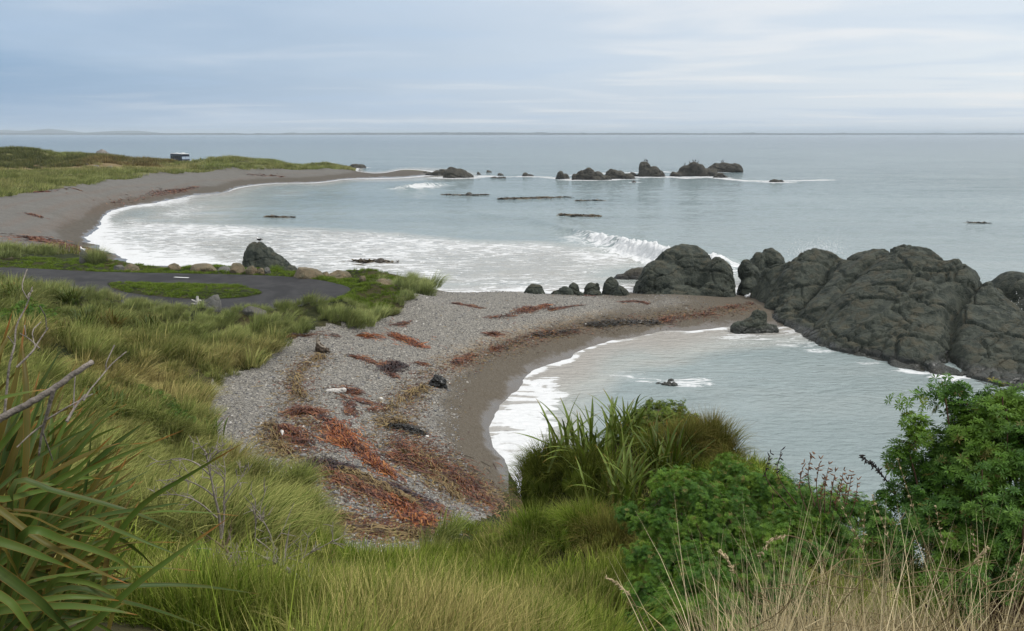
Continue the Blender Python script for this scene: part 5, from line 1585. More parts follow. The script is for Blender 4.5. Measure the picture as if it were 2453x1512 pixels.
# right-hand lupin, close by
b0 = at(2420, 1700, 4.6); b0 = np.array([b0[0], b0[1], gz(b0[0], b0[1])])
bush('dark green lupin bush rising at the right edge over the cove', b0,
     [lobe(2420, 1085, 4.9, 0.42), lobe(2330, 1010, 5.0, 0.22), lobe(2270, 1110, 5.0, 0.28), lobe(2200, 1145, 5.0, 0.16), lobe(2330, 1210, 4.8, 0.42), lobe(2210, 1250, 4.8, 0.30), lobe(2430, 1300, 4.6, 0.45), lobe(2300, 1370, 4.6, 0.45),
      lobe(2200, 1010, 5.0, 0.10, 0.1, 0.06), lobe(2165, 1070, 5.0, 0.10, 0.1, 0.08), lobe(2390, 955, 5.1, 0.16), lobe(2120, 1290, 4.8, 0.22), lobe(2500, 1120, 4.8, 0.4), lobe(2170, 1180, 5.0, 0.12), lobe(2150, 955, 5.1, 0.07, 0.07, 0.04), lobe(2250, 945, 5.1, 0.09, 0.09, 0.05), lobe(2130, 1110, 5.0, 0.08, 0.08, 0.05), lobe(2110, 1230, 4.9, 0.12), lobe(2300, 930, 5.1, 0.07, 0.07, 0.05), lobe(2450, 975, 5.0, 0.18), lobe(2510, 985, 4.9, 0.2)],
     700, 17, 0.043, LUPD, 521, 60, shoot=0.22, inner=0.25)
b1 = np.array(on(3.0, 9.2))
bush('bright green lupin bush spreading in front of the knoll', b1,
     [lobe(1650, 1185, 10.2, 0.50), lobe(1770, 1165, 10.4, 0.45), lobe(1880, 1200, 10.0, 0.50), lobe(1990, 1230, 9.6, 0.45), lobe(1590, 1270, 9.8, 0.48), lobe(1730, 1270, 9.6, 0.6), lobe(1880, 1310, 9.2, 0.6), lobe(1640, 1370, 9.0, 0.55),
      lobe(1770, 1390, 8.8, 0.55), lobe(1560, 1350, 9.2, 0.35), lobe(1620, 1450, 8.6, 0.45), lobe(1590, 1500, 8.0, 0.40), lobe(1720, 1490, 8.0, 0.45), lobe(1860, 1430, 8.4, 0.5), lobe(1540, 1420, 8.8, 0.3), lobe(1610, 1490, 6.9, 0.34), lobe(1740, 1500, 6.6, 0.36), lobe(1530, 1510, 7.0, 0.24), lobe(1680, 1420, 7.6, 0.36), lobe(1990, 1320, 9.2, 0.4), lobe(1740, 1110, 10.8, 0.22), lobe(1590, 1160, 10.6, 0.24), lobe(1500, 1225, 10.2, 0.2), lobe(2060, 1215, 9.6, 0.22)],
     3100, 15, 0.040, LUPL, 522, 60, shoot=0.20)
# shrub crowning the knoll
b2 = np.array(on(3.05, 17.2))
bush('rounded yellow-green shrub crowning the knoll behind the flax', b2, [lobe(1585, 1015, 17.4, 0.68), lobe(1535, 1035, 17.2, 0.45), lobe(1645, 1035, 17.2, 0.48)], 620, 14, 0.045, SHRL, 523, 20, name='shrub', shoot=0.15)
b3 = np.array(on(0.95, 16.6))
bush('low dark shrub among the tussocks at the left end of the knoll', b3, [lobe(1330, 1090, 16.6, 0.30), lobe(1290, 1110, 16.4, 0.26)], 90, 12, 0.04, SHRL, 524, 10, name='shrub', shoot=0.12)
# dark bushes down the left slope
for k, (u, v, r, lab) in enumerate(((70, 785, 1.3, 'dark blue-green bush on the left slope below the road, partly behind the flax tips'), (370, 985, 0.8, 'dark green bush in the marram beyond the dead stick'), (420, 1020, 0.7, 'smaller dark green bush nearer the shingle on the left slope'),
                                     (330, 955, 0.6, 'dark green bush higher up beside the straw-coloured marram'), (25, 790, 1.0, 'dark bush at the left picture edge above the foreground flax'))):
    p = ground([u], [v])[0]
    bush(lab, p, [(p[0], p[1], p[2] + 0.35 * r, r, r * 0.8, r * 0.75), (p[0] + 0.6 * r, p[1] - 0.2 * r, p[2] + 0.25 * r, r * 0.7, r * 0.6, r * 0.5)], 150, 14, 0.085, LUPD, 531 + k, 6, shoot=0.25, group='dark bushes on the left slope')
# lupins in the foreground grass
for k, (u, v, y, r, lab) in enumerate(((430, 1300, 10.5, 0.22, 'small leafy green plant in the grass behind the flax tips'), (480, 1470, 8.0, 0.16, 'tiny leafy plant beside the foot of the bare shrub'))):
    p = at(u, v, y); g = on(p[0], p[1])
    bush(lab, g, [(g[0], g[1], g[2] + 0.35, r, r, r)], 40, 12, 0.04, LUPL, 541 + k, 6, shoot=0.12, name='leafy_plant', cat='plant')
# ------------------------------------------------------------------ dead wood
def branchwork(root, base, P, r0, r1, name, mat, kids=0, seed=1, depth=0, sides=6):
    """one limb as its own part, with finer twigs"""
    rs = np.random.default_rng(seed)
    Q = spline(P, max(8, 5 * len(P)))
    Q = Q + rs.normal(size=Q.shape) * r0 * 0.06
    rr = np.linspace(r0, r1, len(Q)); rr[-1] *= 0.15; Q[-1] = Q[-2] + (Q[-1] - Q[-2]) * 0.3
    V, F = tube(Q - base, rr, sides)
    o = link(name, make_mesh(name, V, F, mat), root)
    B = Bag()
    for k in range(kids):
        i = rs.integers(len(Q) // 3, len(Q) - 1)
        T = Q[min(i + 1, len(Q) - 1)] - Q[i - 1]; T /= np.linalg.norm(T)
        d = T * 0.8 + rs.normal(size=3) * 0.6 + [0, 0, 0.25]; d /= np.linalg.norm(d)
        L = rs.uniform(0.12, 0.45) * (30 * r0) ** 0.5
        pts = [Q[i], Q[i] + d * L * 0.5 + rs.normal(size=3) * 0.05 * L, Q[i] + d * L + rs.normal(size=3) * 0.14 * L]
        q = spline(pts, 6)
        V, F = tube(q - base, np.linspace(max(r1, r0 * 0.35), 0.0025, 6), 4)
        B.add(V, F)
        if depth:
            for _ in range(2):
                j = rs.integers(2, 5); d2 = d + rs.normal(size=3) * 0.6; d2 /= np.linalg.norm(d2)
                q2 = spline([q[j], q[j] + d2 * L * 0.3, q[j] + d2 * L * 0.55 + rs.normal(size=3) * 0.05 * L], 5)
                V, F = tube(q2 - base, np.linspace(0.004, 0.002, 5), 4); B.add(V, F)
    if kids:
        link('twigs', B.mesh('twigs', mat), o)
    return o

def uvp(pts, y, dy=0.0):
    n = len(pts)
    return [at(u, v, y + dy * i / max(1, n - 1)) for i, (u, v) in enumerate(pts)]

def dead_wood():
    # the bare shrub
    g = ground([600], [1450])[0]; y = g[1]
    root = empty('bare_shrub', g, 'leafless grey shrub standing in the grass right of the foreground flax', 'shrub')
    limbs = [([(600, 1460), (580, 1380), (548, 1330), (530, 1290)], 0.030, 0.020, 4), ([(530, 1290), (524, 1230), (512, 1180), (500, 1120), (490, 1075)], 0.020, 0.006, 9), ([(530, 1290), (536, 1240), (537, 1180), (540, 1120)], 0.018, 0.005, 7),
             ([(515, 1190), (480, 1165), (440, 1150), (405, 1155)], 0.011, 0.004, 6), ([(505, 1140), (470, 1110), (430, 1098), (395, 1105)], 0.010, 0.004, 6), ([(520, 1240), (470, 1200), (420, 1185), (370, 1188)], 0.011, 0.004, 6),
             ([(536, 1210), (560, 1170), (580, 1140), (595, 1110)], 0.009, 0.003, 6), ([(600, 1440), (608, 1340), (612, 1260), (612, 1190)], 0.012, 0.004, 8), ([(612, 1290), (650, 1320), (690, 1365), (715, 1400)], 0.010, 0.003, 6),
             ([(497, 1110), (520, 1085), (540, 1075)], 0.007, 0.003, 5), ([(525, 1330), (527, 1380), (524, 1410)], 0.016, 0.012, 2)]
    for k, (pts, r0, r1, kd) in enumerate(limbs):
        branchwork(root, g, uvp(pts, y - 0.05 * k * 0.3, 0.1 * (-1) ** k), r0 * 0.75, r1 * 0.75, 'trunk' if k == 0 else 'branch', M_TWIGB if k in (0, 10) else M_TWIG, kd, 600 + k, 1)
    # the fallen dead branch
    g = ground([750], [1480])[0]; y = g[1]
    root = empty('fallen_branch', g, 'fallen pale dead branch with a spray of twigs lying in the foreground grass', 'branch')
    limbs = [([(780, 1490), (745, 1440), (705, 1405), (665, 1375)], 0.032, 0.020, 3), ([(665, 1375), (640, 1365), (600, 1368), (560, 1362)], 0.018, 0.004, 12), ([(700, 1402), (720, 1370), (760, 1345), (805, 1322)], 0.012, 0.003, 9),
             ([(660, 1375), (655, 1330), (640, 1290), (615, 1255)], 0.011, 0.003, 8), ([(660, 1378), (620, 1385), (590, 1395), (570, 1420)], 0.010, 0.003, 8), ([(650, 1372), (610, 1352), (580, 1350), (540, 1355)], 0.009, 0.003, 8)]
    for k, (pts, r0, r1, kd) in enumerate(limbs):
        branchwork(root, g, [p + [0, 0, 0.12] for p in uvp(pts, y - 0.25, 0.05)], r0, r1, 'trunk' if k == 0 else 'branch', M_TWIG, kd, 620 + k, 1)
    g = ground([690], [1500])[0]; y = g[1]
    root = empty('fallen_branch', g, 'short brown broken limb at the bottom edge left of the fallen pale branch', 'branch')
    for k, (pts, r0, r1) in enumerate((([(610, 1462), (650, 1465), (680, 1478), (710, 1515)], 0.028, 0.022), ([(640, 1440), (665, 1470), (690, 1495)], 0.022, 0.015))):
        branchwork(root, g, [p + [0, 0, 0.12] for p in uvp(pts, y - 0.2)], r0, r1, 'branch', M_TWIGB, 1, 640 + k)
    g = ground([930], [1510])[0]
    root = empty('fallen_branch', g, 'thin grey stick half hidden in the grass near the bottom centre', 'branch')
    branchwork(root, g, [p + [0, 0, 0.22] for p in uvp([(905, 1495), (925, 1510), (950, 1535)], g[1])], 0.012, 0.007, 'branch', M_TWIG, 2, 645)
    # sticks among the flax
    b = at(-60, 1060, 2.4)
    root = empty('dead_stick', b, 'thick weathered grey stick slanting up across the foreground flax', 'stick')
    branchwork(root, b, uvp([(-60, 1058), (0, 1003), (60, 972), (130, 930), (180, 893), (229, 862)], 2.4, 0.15), 0.0125, 0.0085, 'branch', M_TWIG, 0, 651, sides=8)
    branchwork(root, b, uvp([(128, 935), (115, 985), (100, 1040), (92, 1100)], 2.48, 0.05), 0.007, 0.003, 'branch', M_TWIG, 3, 652)
    branchwork(root, b, uvp([(200, 960), (215, 935), (240, 905), (270, 870), (308, 838)], 2.9, 0.2), 0.0035, 0.002, 'branch', M_TWIG, 1, 653)
    branchwork(root, b, uvp([(160, 1010), (180, 975), (208, 940)], 2.9, 0.1), 0.006, 0.003, 'branch', M_TWIG, 1, 654)
    b = at(10, 1000, 3.0)
    root = empty('dead_stick', b, 'slender forked grey twig rising above the flax at the far left', 'stick')
    branchwork(root, b, uvp([(10, 1000), (22, 880), (34, 830), (40, 780), (62, 735), (80, 680)], 3.0, 0.1), 0.005, 0.002, 'branch', M_TWIG, 3, 655)
    branchwork(root, b, uvp([(40, 880), (75, 845), (95, 815), (118, 780)], 3.0, 0.1), 0.0045, 0.002, 'branch', M_TWIG, 2, 656)
    branchwork(root, b, uvp([(95, 835), (70, 812), (44, 797)], 3.05, 0.1), 0.003, 0.0015, 'branch', M_TWIG, 1, 657)
    # dead lupin heads
    b = np.array(on(at(1990, 1200, 9.3)[0], 9.3))
    root = empty('dead_lupin', b, 'dry brown lupin seed heads sticking up behind the bright lupin', 'plant')
    rs = np.random.default_rng(661)
    for k, (u, v) in enumerate(((1945, 1082), (1965, 1100), (1985, 1112), (2000, 1130), (2020, 1125), (2040, 1130), (2055, 1150), (1925, 1110), (1975, 1140), (1872, 1078), (1845, 1085), (2030, 1150), (2010, 1155))):
        P = uvp([(1960 + 0.6 * (u - 1960), v + 130), (u - 10, v + 60), (u, v)], 9.3, 0.1)
        o = branchwork(root, b, P, 0.007, 0.003, 'stem', M_STEM, 0, 662 + k)
        B = Bag(); Q = spline(P, 14)
        for q in Q[7:]:
            for _ in range(2):
                d = rs.normal(size=3) + [0.2, 0, 0.3]; d /= np.linalg.norm(d); L = rs.uniform(0.04, 0.07)
                V, F = tube(np.array([q, q + d * L * 0.5, q + d * L]) - b, [0.004, 0.009, 0.002], 4); B.add(V, F)
        link('pods', B.mesh('pods', M_POD if k not in (9, 10) else M_BLACK), o)
    b = np.array(on(at(2130, 1150, 5.6)[0], 5.6))
    root = empty('dead_lupin', b, 'single black seed spike leaning left from the dark lupin', 'plant')
    P = uvp([(2150, 1190), (2110, 1135), (2085, 1110), (2060, 1090)], 5.6)
    o = branchwork(root, b, P, 0.006, 0.003, 'stem', M_BLACK, 0, 680)
    B = Bag()
    for q in spline(P, 26):
        for _ in range(3):
            d = rs.normal(size=3); d /= np.linalg.norm(d); L = rs.uniform(0.02, 0.042)
            V, F = tube(np.array([q, q + d * L * 0.5, q + d * L]) - b, [0.003, 0.006, 0.001], 4); B.add(V, F)
    link('pods', B.mesh('pods', M_BLACK), o)
dead_wood()

# ------------------------------------------------------------------ dry grass at the lower right
DRY = [clump('dry_a', M_DRY, 701, 18, 0.75, 0.0058, 0.10, 0.2, 5, up=0.5, droop=0.8), clump('dry_b', M_DRY, 702, 14, 0.95, 0.0052, 0.10, -0.2, 5, up=0.5, droop=0.7), clump('dry_c', M_DRY, 703, 12, 0.6, 0.006, 0.12, 0.0, 5, up=0.9, droop=1.6)]
def put_dry():
    n0 = 480
    u = RS.uniform(1690, 2540, n0); y = RS.uniform(2.5, 5.2, n0)
    x = (u - CU) / FPX * y * 1.15
    k = (RS.uniform(size=n0) < np.clip(0.35 + 0.8 * fbm2(x, y, 0.7, 2, 91), 0, 1))
    x, y = x[k], y[k]; n = len(x)
    z = height(x, y)
    rot = np.stack([RS.normal(0, 0.15, n), RS.normal(0, 0.15, n), RS.uniform(0, 6.28, n)], 1)
    scatter('dry_grass', np.stack([x, y, z], 1), rot, RS.uniform(0.6, 1.1, n), RS.integers(0, 3, n), DRY, 'dry straw-coloured grass stalks tangled at the lower right', None, attrs={'tone': RS.uniform(0, 0.8, n)})
put_dry()

M_SEED = mat_simple('seed head straw', (0.50, 0.40, 0.24), 0.85, 0.2, 0.25, 30)
def seed_stalk(label, pts, y, head=0.35, thick=0.0042, seed=1, fat=0.011, group=None):
    P = spline(uvp(pts, y), 26)
    b = P[0]
    root = empty('grass_stalk', b, label, 'grass stalk', group)
    V, F = tube(P - b, np.linspace(thick, thick * 0.45, len(P)), 5)
    link('stem', make_mesh('stem', V, F, M_DRY), root)
    rs = np.random.default_rng(seed)
    B = Bag()
    i0 = int(len(P) * (1 - head))
    for q, t in zip(P[i0:], np.linspace(0, 1, len(P) - i0)):
        for _ in range(5):
            T = P[-1] - P[-3]; T /= np.linalg.norm(T)
            d = T * 1.2 + rs.normal(size=3) * 0.55; d /= np.linalg.norm(d)
            L = fat * rs.uniform(1.6, 2.8) * (1 - 0.5 * t)
            q2 = q + rs.normal(size=3) * 0.003
            V, F = tube(np.array([q2, q2 + d * L * 0.5, q2 + d * L]) - b, [fat * 0.18, fat * 0.30, 0.0006], 4); B.add(V, F)
    link('seed_head', B.mesh('seed_head', M_SEED), root)
seed_stalk('dry stalk with a plump drooping seed head left of the straw tangle', [(1560, 1540), (1540, 1490), (1510, 1430), (1480, 1400), (1452, 1383)], 4.0, 0.5, 0.004, 711)
seed_stalk('dry stalk with an arched seed head bending left above the straw tangle', [(1990, 1560), (1985, 1420), (1960, 1320), (1900, 1285), (1850, 1290), (1820, 1330)], 3.6, 0.32, 0.0035, 712)
seed_stalk('dry stalk with a thick seed head at the left edge of the straw tangle', [(1800, 1540), (1790, 1450), (1770, 1390), (1745, 1345), (1725, 1322)], 3.4, 0.4, 0.0035, 713)
seed_stalk('dry stalk with a blunt seed head in the middle of the straw tangle', [(2250, 1560), (2280, 1460), (2300, 1400), (2330, 1350), (2362, 1312)], 3.5, 0.25, 0.0038, 714)
for k, (u0, u1, v1, y, lab) in enumerate(((2180, 2010, 1200, 3.8, 'long leaning dry stalk crossing the bright lupin, farthest left of the tall ones'), (2230, 2090, 1190, 3.7, 'long leaning dry stalk just right of the farthest left tall stalk'), (2290, 2150, 1100, 3.8, 'tallest leaning dry stalk reaching up past the black seed spike'),
                                             (2310, 2240, 1215, 3.6, 'upright dry stalk in front of the dark lupin base'), (2380, 2330, 1280, 3.5, 'upright dry stalk below the right-hand lupin'), (2330, 2450, 1330, 3.4, 'dry stalk leaning right at the right edge'), (2060, 2070, 1230, 3.9, 'straight dry stalk in the gap between the two lupins'))):
    seed_stalk(lab, [(u0, 1600), (0.6 * u0 + 0.4 * u1, 1600 - 0.45 * (1600 - v1)), (u1, v1)], y, 0.22, 0.0028, 720 + k, 0.008, 'tall dry stalks at the lower right')
rs_ = np.random.default_rng(731)
B_ = Bag(); bb = at(2000, 1500, 3.4)
root_ = empty('straw_tangle', bb, 'matted coil of bent straw stems at the lower right', 'straw')
for k in range(46):
    u, v = rs_.uniform(1760, 2440), rs_.uniform(1340, 1530)
    pts = [(u, v)]; a = rs_.uniform(-0.6, 0.4)
    for j in range(4):
        a += rs_.normal() * 0.5; pts.append((pts[-1][0] + 55 * math.cos(a), pts[-1][1] + 40 * math.sin(a)))
    V, F = tube(spline(uvp(pts, rs_.uniform(3.0, 3.7), 0.2 * rs_.normal()), 16) - bb, np.linspace(0.0026, 0.0012, 16), 5)
    o_ = link('stem', make_mesh('stem', V, F, M_DRY), root_)

# ------------------------------------------------------------------ seaweed
def mat_weed(name, ramp, rough=0.45):
    m, n, b = material(name)
    c = n.attr('c')
    pos = n.add('ShaderNodeNewGeometry').outputs['Position']
    f = n.noise(pos, 4.0, 3.0)
    n.put(b.inputs['Base Color'], n.ramp(n.math('ADD', c, n.math('MULTIPLY', n.math('SUBTRACT', f, 0.5), 0.5)), ramp))
    b.inputs['Roughness'].default_value = rough; b.inputs['Specular IOR Level'].default_value = 0.4
    return m
W_OR = mat_weed('orange kelp', [(0.0, (0.050, 0.012, 0.007)), (0.35, (0.130, 0.032, 0.010)), (0.7, (0.28, 0.080, 0.018)), (1.0, (0.38, 0.16, 0.045))])
W_RD = mat_weed('rust-red weed', [(0.0, (0.028, 0.010, 0.007)), (0.4, (0.085, 0.025, 0.011)), (0.75, (0.165, 0.050, 0.017)), (1.0, (0.24, 0.115, 0.042))])
W_DK = mat_weed('dark purple weed', [(0.0, (0.012, 0.008, 0.009)), (0.6, (0.035, 0.017, 0.017)), (1.0, (0.085, 0.035, 0.022))])
W_BK = mat_weed('black kelp', [(0.0, (0.010, 0.010, 0.009)), (0.6, (0.024, 0.022, 0.018)), (1.0, (0.060, 0.048, 0.030))], 0.3)
W_OL = mat_weed('olive weed', [(0.0, (0.05, 0.028, 0.012)), (0.5, (0.15, 0.095, 0.035)), (1.0, (0.27, 0.20, 0.08))], 0.6)
W_KE = mat_weed('floating kelp', [(0.0, (0.030, 0.022, 0.012)), (0.5, (0.075, 0.055, 0.028)), (1.0, (0.13, 0.10, 0.05))], 0.35)

def weed(label, uv, width, n, mat, seed, thick=0.12, rib=(0.018, 0.045), Lr=(0.25, 0.95), group='seaweed thrown up on the beaches', name='seaweed_pile', sea=False, cat='seaweed', align=0.8):
    """a heap of ribbons along a path of frame points; width in metres"""
    rs = np.random.default_rng(seed)
    a = np.array(uv, float)
    P = (onz(a[:, 0], a[:, 1], 0.0) if sea else ground(a[:, 0], a[:, 1]))[:, :2]
    Q = spline(P, 40)[:, :2] if len(P) > 1 else np.repeat(P, 40, 0)
    gate = np.clip(0.45 + 1.2 * np.cumsum(rs.normal(size=40)) / 4, 0.12, 1); i = rs.choice(40, n, p=gate / gate.sum())
    T = np.gradient(Q, axis=0); T = T / (np.linalg.norm(T, axis=1)[:, None] + 1e-9)
    prof = 0.35 + 0.65 * np.sin(np.pi * np.linspace(0.06, 0.94, 40)) 
    prof = prof * (0.75 + 0.5 * rs.uniform(size=40))
    off = rs.normal(size=(n, 2)) * (width * 0.46 * prof[i] * (1 + 1.3 * (rs.uniform(size=n) < 0.25)))[:, None]
    c = Q[i] + off
    base = np.array([*Q[20], 0.0 if sea else gz(*Q[20])])
    az = np.arctan2(T[i, 1], T[i, 0]) + rs.normal(0, 1.0 - align * 0.6, n) + np.pi * (rs.uniform(size=n) < 0.5)
    if len(uv) == 1: az = rs.uniform(0, 6.28, n)
    L = rs.uniform(*Lr, n); k = 6
    s = np.linspace(-0.5, 0.5, k)
    curl = rs.normal(0, 1.2, n)
    ang = az[:, None] + curl[:, None] * s[None]
    step = (L / (k - 1))[:, None]
    xs = c[:, 0:1] + np.cumsum(np.cos(ang) * step, 1) - (np.cos(ang) * step).sum(1)[:, None] / 2
    ys = c[:, 1:2] + np.cumsum(np.sin(ang) * step, 1) - (np.sin(ang) * step).sum(1)[:, None] / 2
    g = np.zeros(xs.shape) if sea else height(xs.ravel(), ys.ravel()).reshape(xs.shape)
    dens = np.exp(-(off ** 2).sum(1) / (0.5 * width ** 2 + 1e-6))
    lift = (0.012 + thick * dens * rs.uniform(0, 1, n))[:, None] * (0.75 + 0.4 * rs.normal(size=(n, k)).clip(-1.2, 1.2))
    zs = g + np.maximum(lift, 0.008)
    w = rs.uniform(*rib, n)[:, None] * (0.5 + 0.8 * np.sin(np.pi * (s + 0.5)))[None] * 0.5
    tilt = rs.normal(0, 0.5, n)[:, None]
    nx, ny = -np.sin(ang) * w, np.cos(ang) * w
    A = np.stack([xs - nx, ys - ny, zs - w * np.sin(tilt)], -1); Bv = np.stack([xs + nx, ys + ny, zs + w * np.sin(tilt)], -1)
    V = np.stack([A, Bv], 2).reshape(n, 2 * k, 3)
    q = np.arange(k - 1)
    qd = np.stack([2 * q, 2 * q + 1, 2 * q + 3, 2 * q + 2], 1)
    F = (qd[None] + (np.arange(n) * 2 * k)[:, None, None]).reshape(-1, 4)
    cc = np.repeat(rs.uniform(0, 1, n), 2 * k)
    o = empty(name, base, label, cat, group)
    link('strands', make_mesh('strands', V.reshape(-1, 3) - base, F, mat, {'c': cc}), o, None, None, None, 'stuff')
    return o
WEED = [
    ('long rusty strip of weed along the marram edge above the driftwood stump', [(683, 806), (740, 803), (805, 806)], 0.35, 260, W_RD),
    ('small orange heap of weed right of the driftwood stump near the grass', [(868, 806), (905, 804)], 0.45, 200, W_OR),
    ('bright orange fan of kelp slanting down the upper beach', [(945, 806), (975, 815), (1010, 832)], 0.75, 420, W_OR),
    ('rust-red arm of weed leading to the dark purple heap', [(848, 855), (880, 862), (915, 873), (935, 868)], 0.4, 260, W_RD),
    ('dark purple heap of weed in the middle of the upper beach', [(925, 888), (945, 880), (950, 872)], 0.7, 480, W_DK),
    ('short rusty scrap right below the dark purple heap', [(935, 897), (945, 902)], 0.3, 90, W_RD),
    ('small rusty strand right of the dark purple heap', [(1000, 869), (1022, 874)], 0.22, 70, W_RD),
    ('flat red patch of weed by the white pebbles', [(825, 935), (850, 941)], 0.5, 170, W_RD),
    ('thin winding red strand below the flat red patch', [(822, 950), (838, 963), (835, 980), (850, 1000)], 0.28, 190, W_RD),
    ('spidery rust tangle in the centre of the beach', [(860, 958), (893, 968), (925, 978), (890, 985)], 0.35, 230, W_RD),
    ('olive and rust heap stretching up to the black kelp lump', [(930, 985), (955, 965), (985, 945), (1020, 930)], 0.6, 330, W_OL),
    ('dark column of weed scraps below the driftwood stump', [(765, 855), (720, 890), (708, 925), (725, 955)], 0.5, 330, W_OL),
    ('dark red mat at the lower end of the scrap column', [(700, 992), (730, 985), (757, 990)], 0.75, 480, W_RD),
    ('dark red scraps trailing right from the dark red mat', [(757, 990), (785, 1010)], 0.3, 90, W_DK),
    ('large blazing orange kelp heap in the middle of the lower beach', [(790, 1010), (810, 1028), (815, 1050), (840, 1068)], 0.95, 900, W_OR),
    ('rusty tail running down from the blazing orange heap', [(840, 1065), (870, 1085)], 0.5, 260, W_RD),
    ('orange-brown strand curving down the beach below the rusty tail', [(880, 1075), (885, 1095), (905, 1118), (940, 1140)], 0.5, 420, W_OR),
    ('dark red bank of weed left of the blazing orange heap', [(680, 1030), (705, 1045), (735, 1065)], 0.55, 430, W_RD),
    ('olive weed beside the white driftwood billet', [(640, 1020), (660, 1035), (655, 1060), (690, 1085)], 0.6, 330, W_OL),
    ('dark purple heap low on the left side of the beach', [(715, 1135), (740, 1122), (750, 1110)], 0.6, 430, W_DK),
    ('dark strand right of the low purple heap', [(780, 1110), (808, 1122), (830, 1125)], 0.5, 330, W_DK),
    ('long dark band of weed slanting down to the right', [(770, 1130), (830, 1155), (890, 1180), (930, 1200)], 0.55, 560, W_RD),
    ('olive band of weed just above the long dark band', [(830, 1130), (890, 1155), (950, 1190), (985, 1205)], 0.6, 480, W_OL),
    ('orange kelp pile nearest the foreground grass', [(940, 1195), (965, 1215), (990, 1240), (1020, 1258)], 0.8, 760, W_OR),
    ('thin rusty line below the nearest orange kelp pile', [(1010, 1255), (1040, 1270)], 0.3, 120, W_RD),
    ('narrow black-red strip parallel to the nearest orange pile', [(930, 1160), (965, 1175), (1000, 1195), (1035, 1215)], 0.35, 380, W_DK),
    ('red-orange end of the narrow black-red strip', [(1020, 1205), (1045, 1225)], 0.45, 200, W_RD),
    ('broad red-brown mat of weed at the foot of the knoll', [(960, 1100), (1010, 1115), (1070, 1130), (1110, 1160), (1150, 1195)], 1.5, 900, W_RD),
    ('olive-brown scatter inside the broad red-brown mat', [(990, 1090), (1050, 1150), (1090, 1190)], 1.2, 520, W_OL),
    ('rusty ribbon above the broad mat near the wet sand', [(950, 1070), (985, 1085), (1010, 1105)], 0.6, 380, W_RD),
    ('black kelp tangle on the wet side of the middle beach', [(945, 1025), (975, 1028), (1000, 1035)], 0.5, 380, W_BK),
    ('rust and olive weed around the black kelp tangle', [(915, 1020), (940, 1015), (960, 1012)], 0.5, 220, W_OL),
    ('rust-red arc of weed on the shoulder of the shingle bar', [(1085, 875), (1110, 862), (1140, 850)], 0.4, 260, W_RD),
    ('weed strand running along the wet edge below the bar', [(1180, 838), (1240, 818), (1300, 800), (1380, 795)], 0.4, 330, W_RD),
    ('black kelp strip low on the bar, left of the long black one', [(1275, 806), (1320, 798), (1380, 793)], 0.3, 230, W_BK),
    ('long black kelp strip lying on the low side of the shingle bar', [(1405, 779), (1460, 776), (1510, 772), (1575, 774)], 0.55, 620, W_BK),
    ('dark red line of weed with an orange crest on the shingle bar, longest there', [(1175, 763), (1220, 758), (1260, 742), (1310, 735)], 0.5, 520, W_RD),
    ('orange crest at the end of the longest line on the bar', [(1285, 740), (1312, 730)], 0.4, 220, W_OR),
    ('rusty weed patch on the bar right of the orange crest', [(1320, 742), (1360, 735), (1400, 732)], 0.3, 260, W_RD),
    ('rusty weed patch below the tallest boulder on the bar', [(1490, 724), (1520, 722), (1550, 728)], 0.3, 200, W_RD),
    ('dark scrap of weed against the flat grey boulder on the bar', [(1395, 708), (1425, 710)], 0.35, 130, W_RD),
    ('thin weed strips on the top of the bar near its grassy end', [(1090, 727), (1120, 732), (1150, 738)], 0.3, 170, W_RD),
    ('dark red streak on the seaward crest of the bar', [(1020, 694), (1060, 697), (1100, 700)], 0.3, 150, W_RD),
    ('second dark red streak on the seaward crest of the bar', [(1125, 699), (1170, 701)], 0.3, 110, W_RD),
    ('small red clump of weed alone on the upper bar', [(1165, 801), (1195, 800)], 0.35, 130, W_RD),
    ('rusty clump by the marram tip on the bar', [(935, 780), (975, 772)], 0.35, 130, W_RD),
    ('brown scraps strewn below the outcrop at the end of the bar', [(1590, 770), (1640, 758), (1700, 752)], 0.8, 260, W_RD),
    ('brown scraps strewn nearest the whaleback', [(1700, 745), (1760, 735), (1800, 728)], 0.7, 200, W_RD),
    ('dark weed heap tucked against the foreground grass edge', [(800, 1240), (825, 1235)], 0.5, 150, W_OL),
    ('brown weed line just beyond the foreground grass', [(810, 1270), (880, 1272), (960, 1278), (1020, 1285)], 0.6, 420, W_OL),
]
for k, (lab, uv, w, n, mt) in enumerate(WEED):
    weed(lab, uv, w * 1.0, int(n * 0.75), mt, 800 + k, thick=0.22 if w > 0.45 else 0.10)
# the red mats of the far beach (broad, so larger pieces)
for k, (lab, uv, w, n) in enumerate((
    ('broad dark red mat of weed at the left end of the far beach', [(62, 568), (110, 576), (160, 590), (215, 606)], 3.2, 1500),
    ('red stain of weed continuing below the broad mat toward the road', [(150, 604), (200, 612), (250, 622)], 1.6, 500),
    ('long dark red line of weed along the middle of the far beach', [(255, 486), (330, 475), (400, 460), (470, 447)], 2.2, 900),
    ('thin dark streak of weed high on the far beach', [(70, 462), (120, 458), (170, 452), (195, 458)], 1.0, 260),
    ('dark scrap of weed on the bare middle of the left far beach', [(68, 511), (97, 521)], 0.8, 120),
    ('reddish streak of weed near the far end of the beach', [(590, 418), (640, 420), (680, 424)], 1.8, 200))):
    weed(lab, uv, w, n, W_RD, 860 + k, 0.12, (0.06, 0.14), (0.4, 1.2), group='seaweed on the far beach')
# lumps of holdfast
px_rock(1022, 1072, 896, 0 + float(ground([1048], [925])[0][1]), 'kelp_holdfast', 'glossy black kelp lump at the edge of the wet sand', 881, 0.35, float(ground([1048], [925])[0][2]), mat=W_BK, cell=0.22, amp=0.06, cat='seaweed')
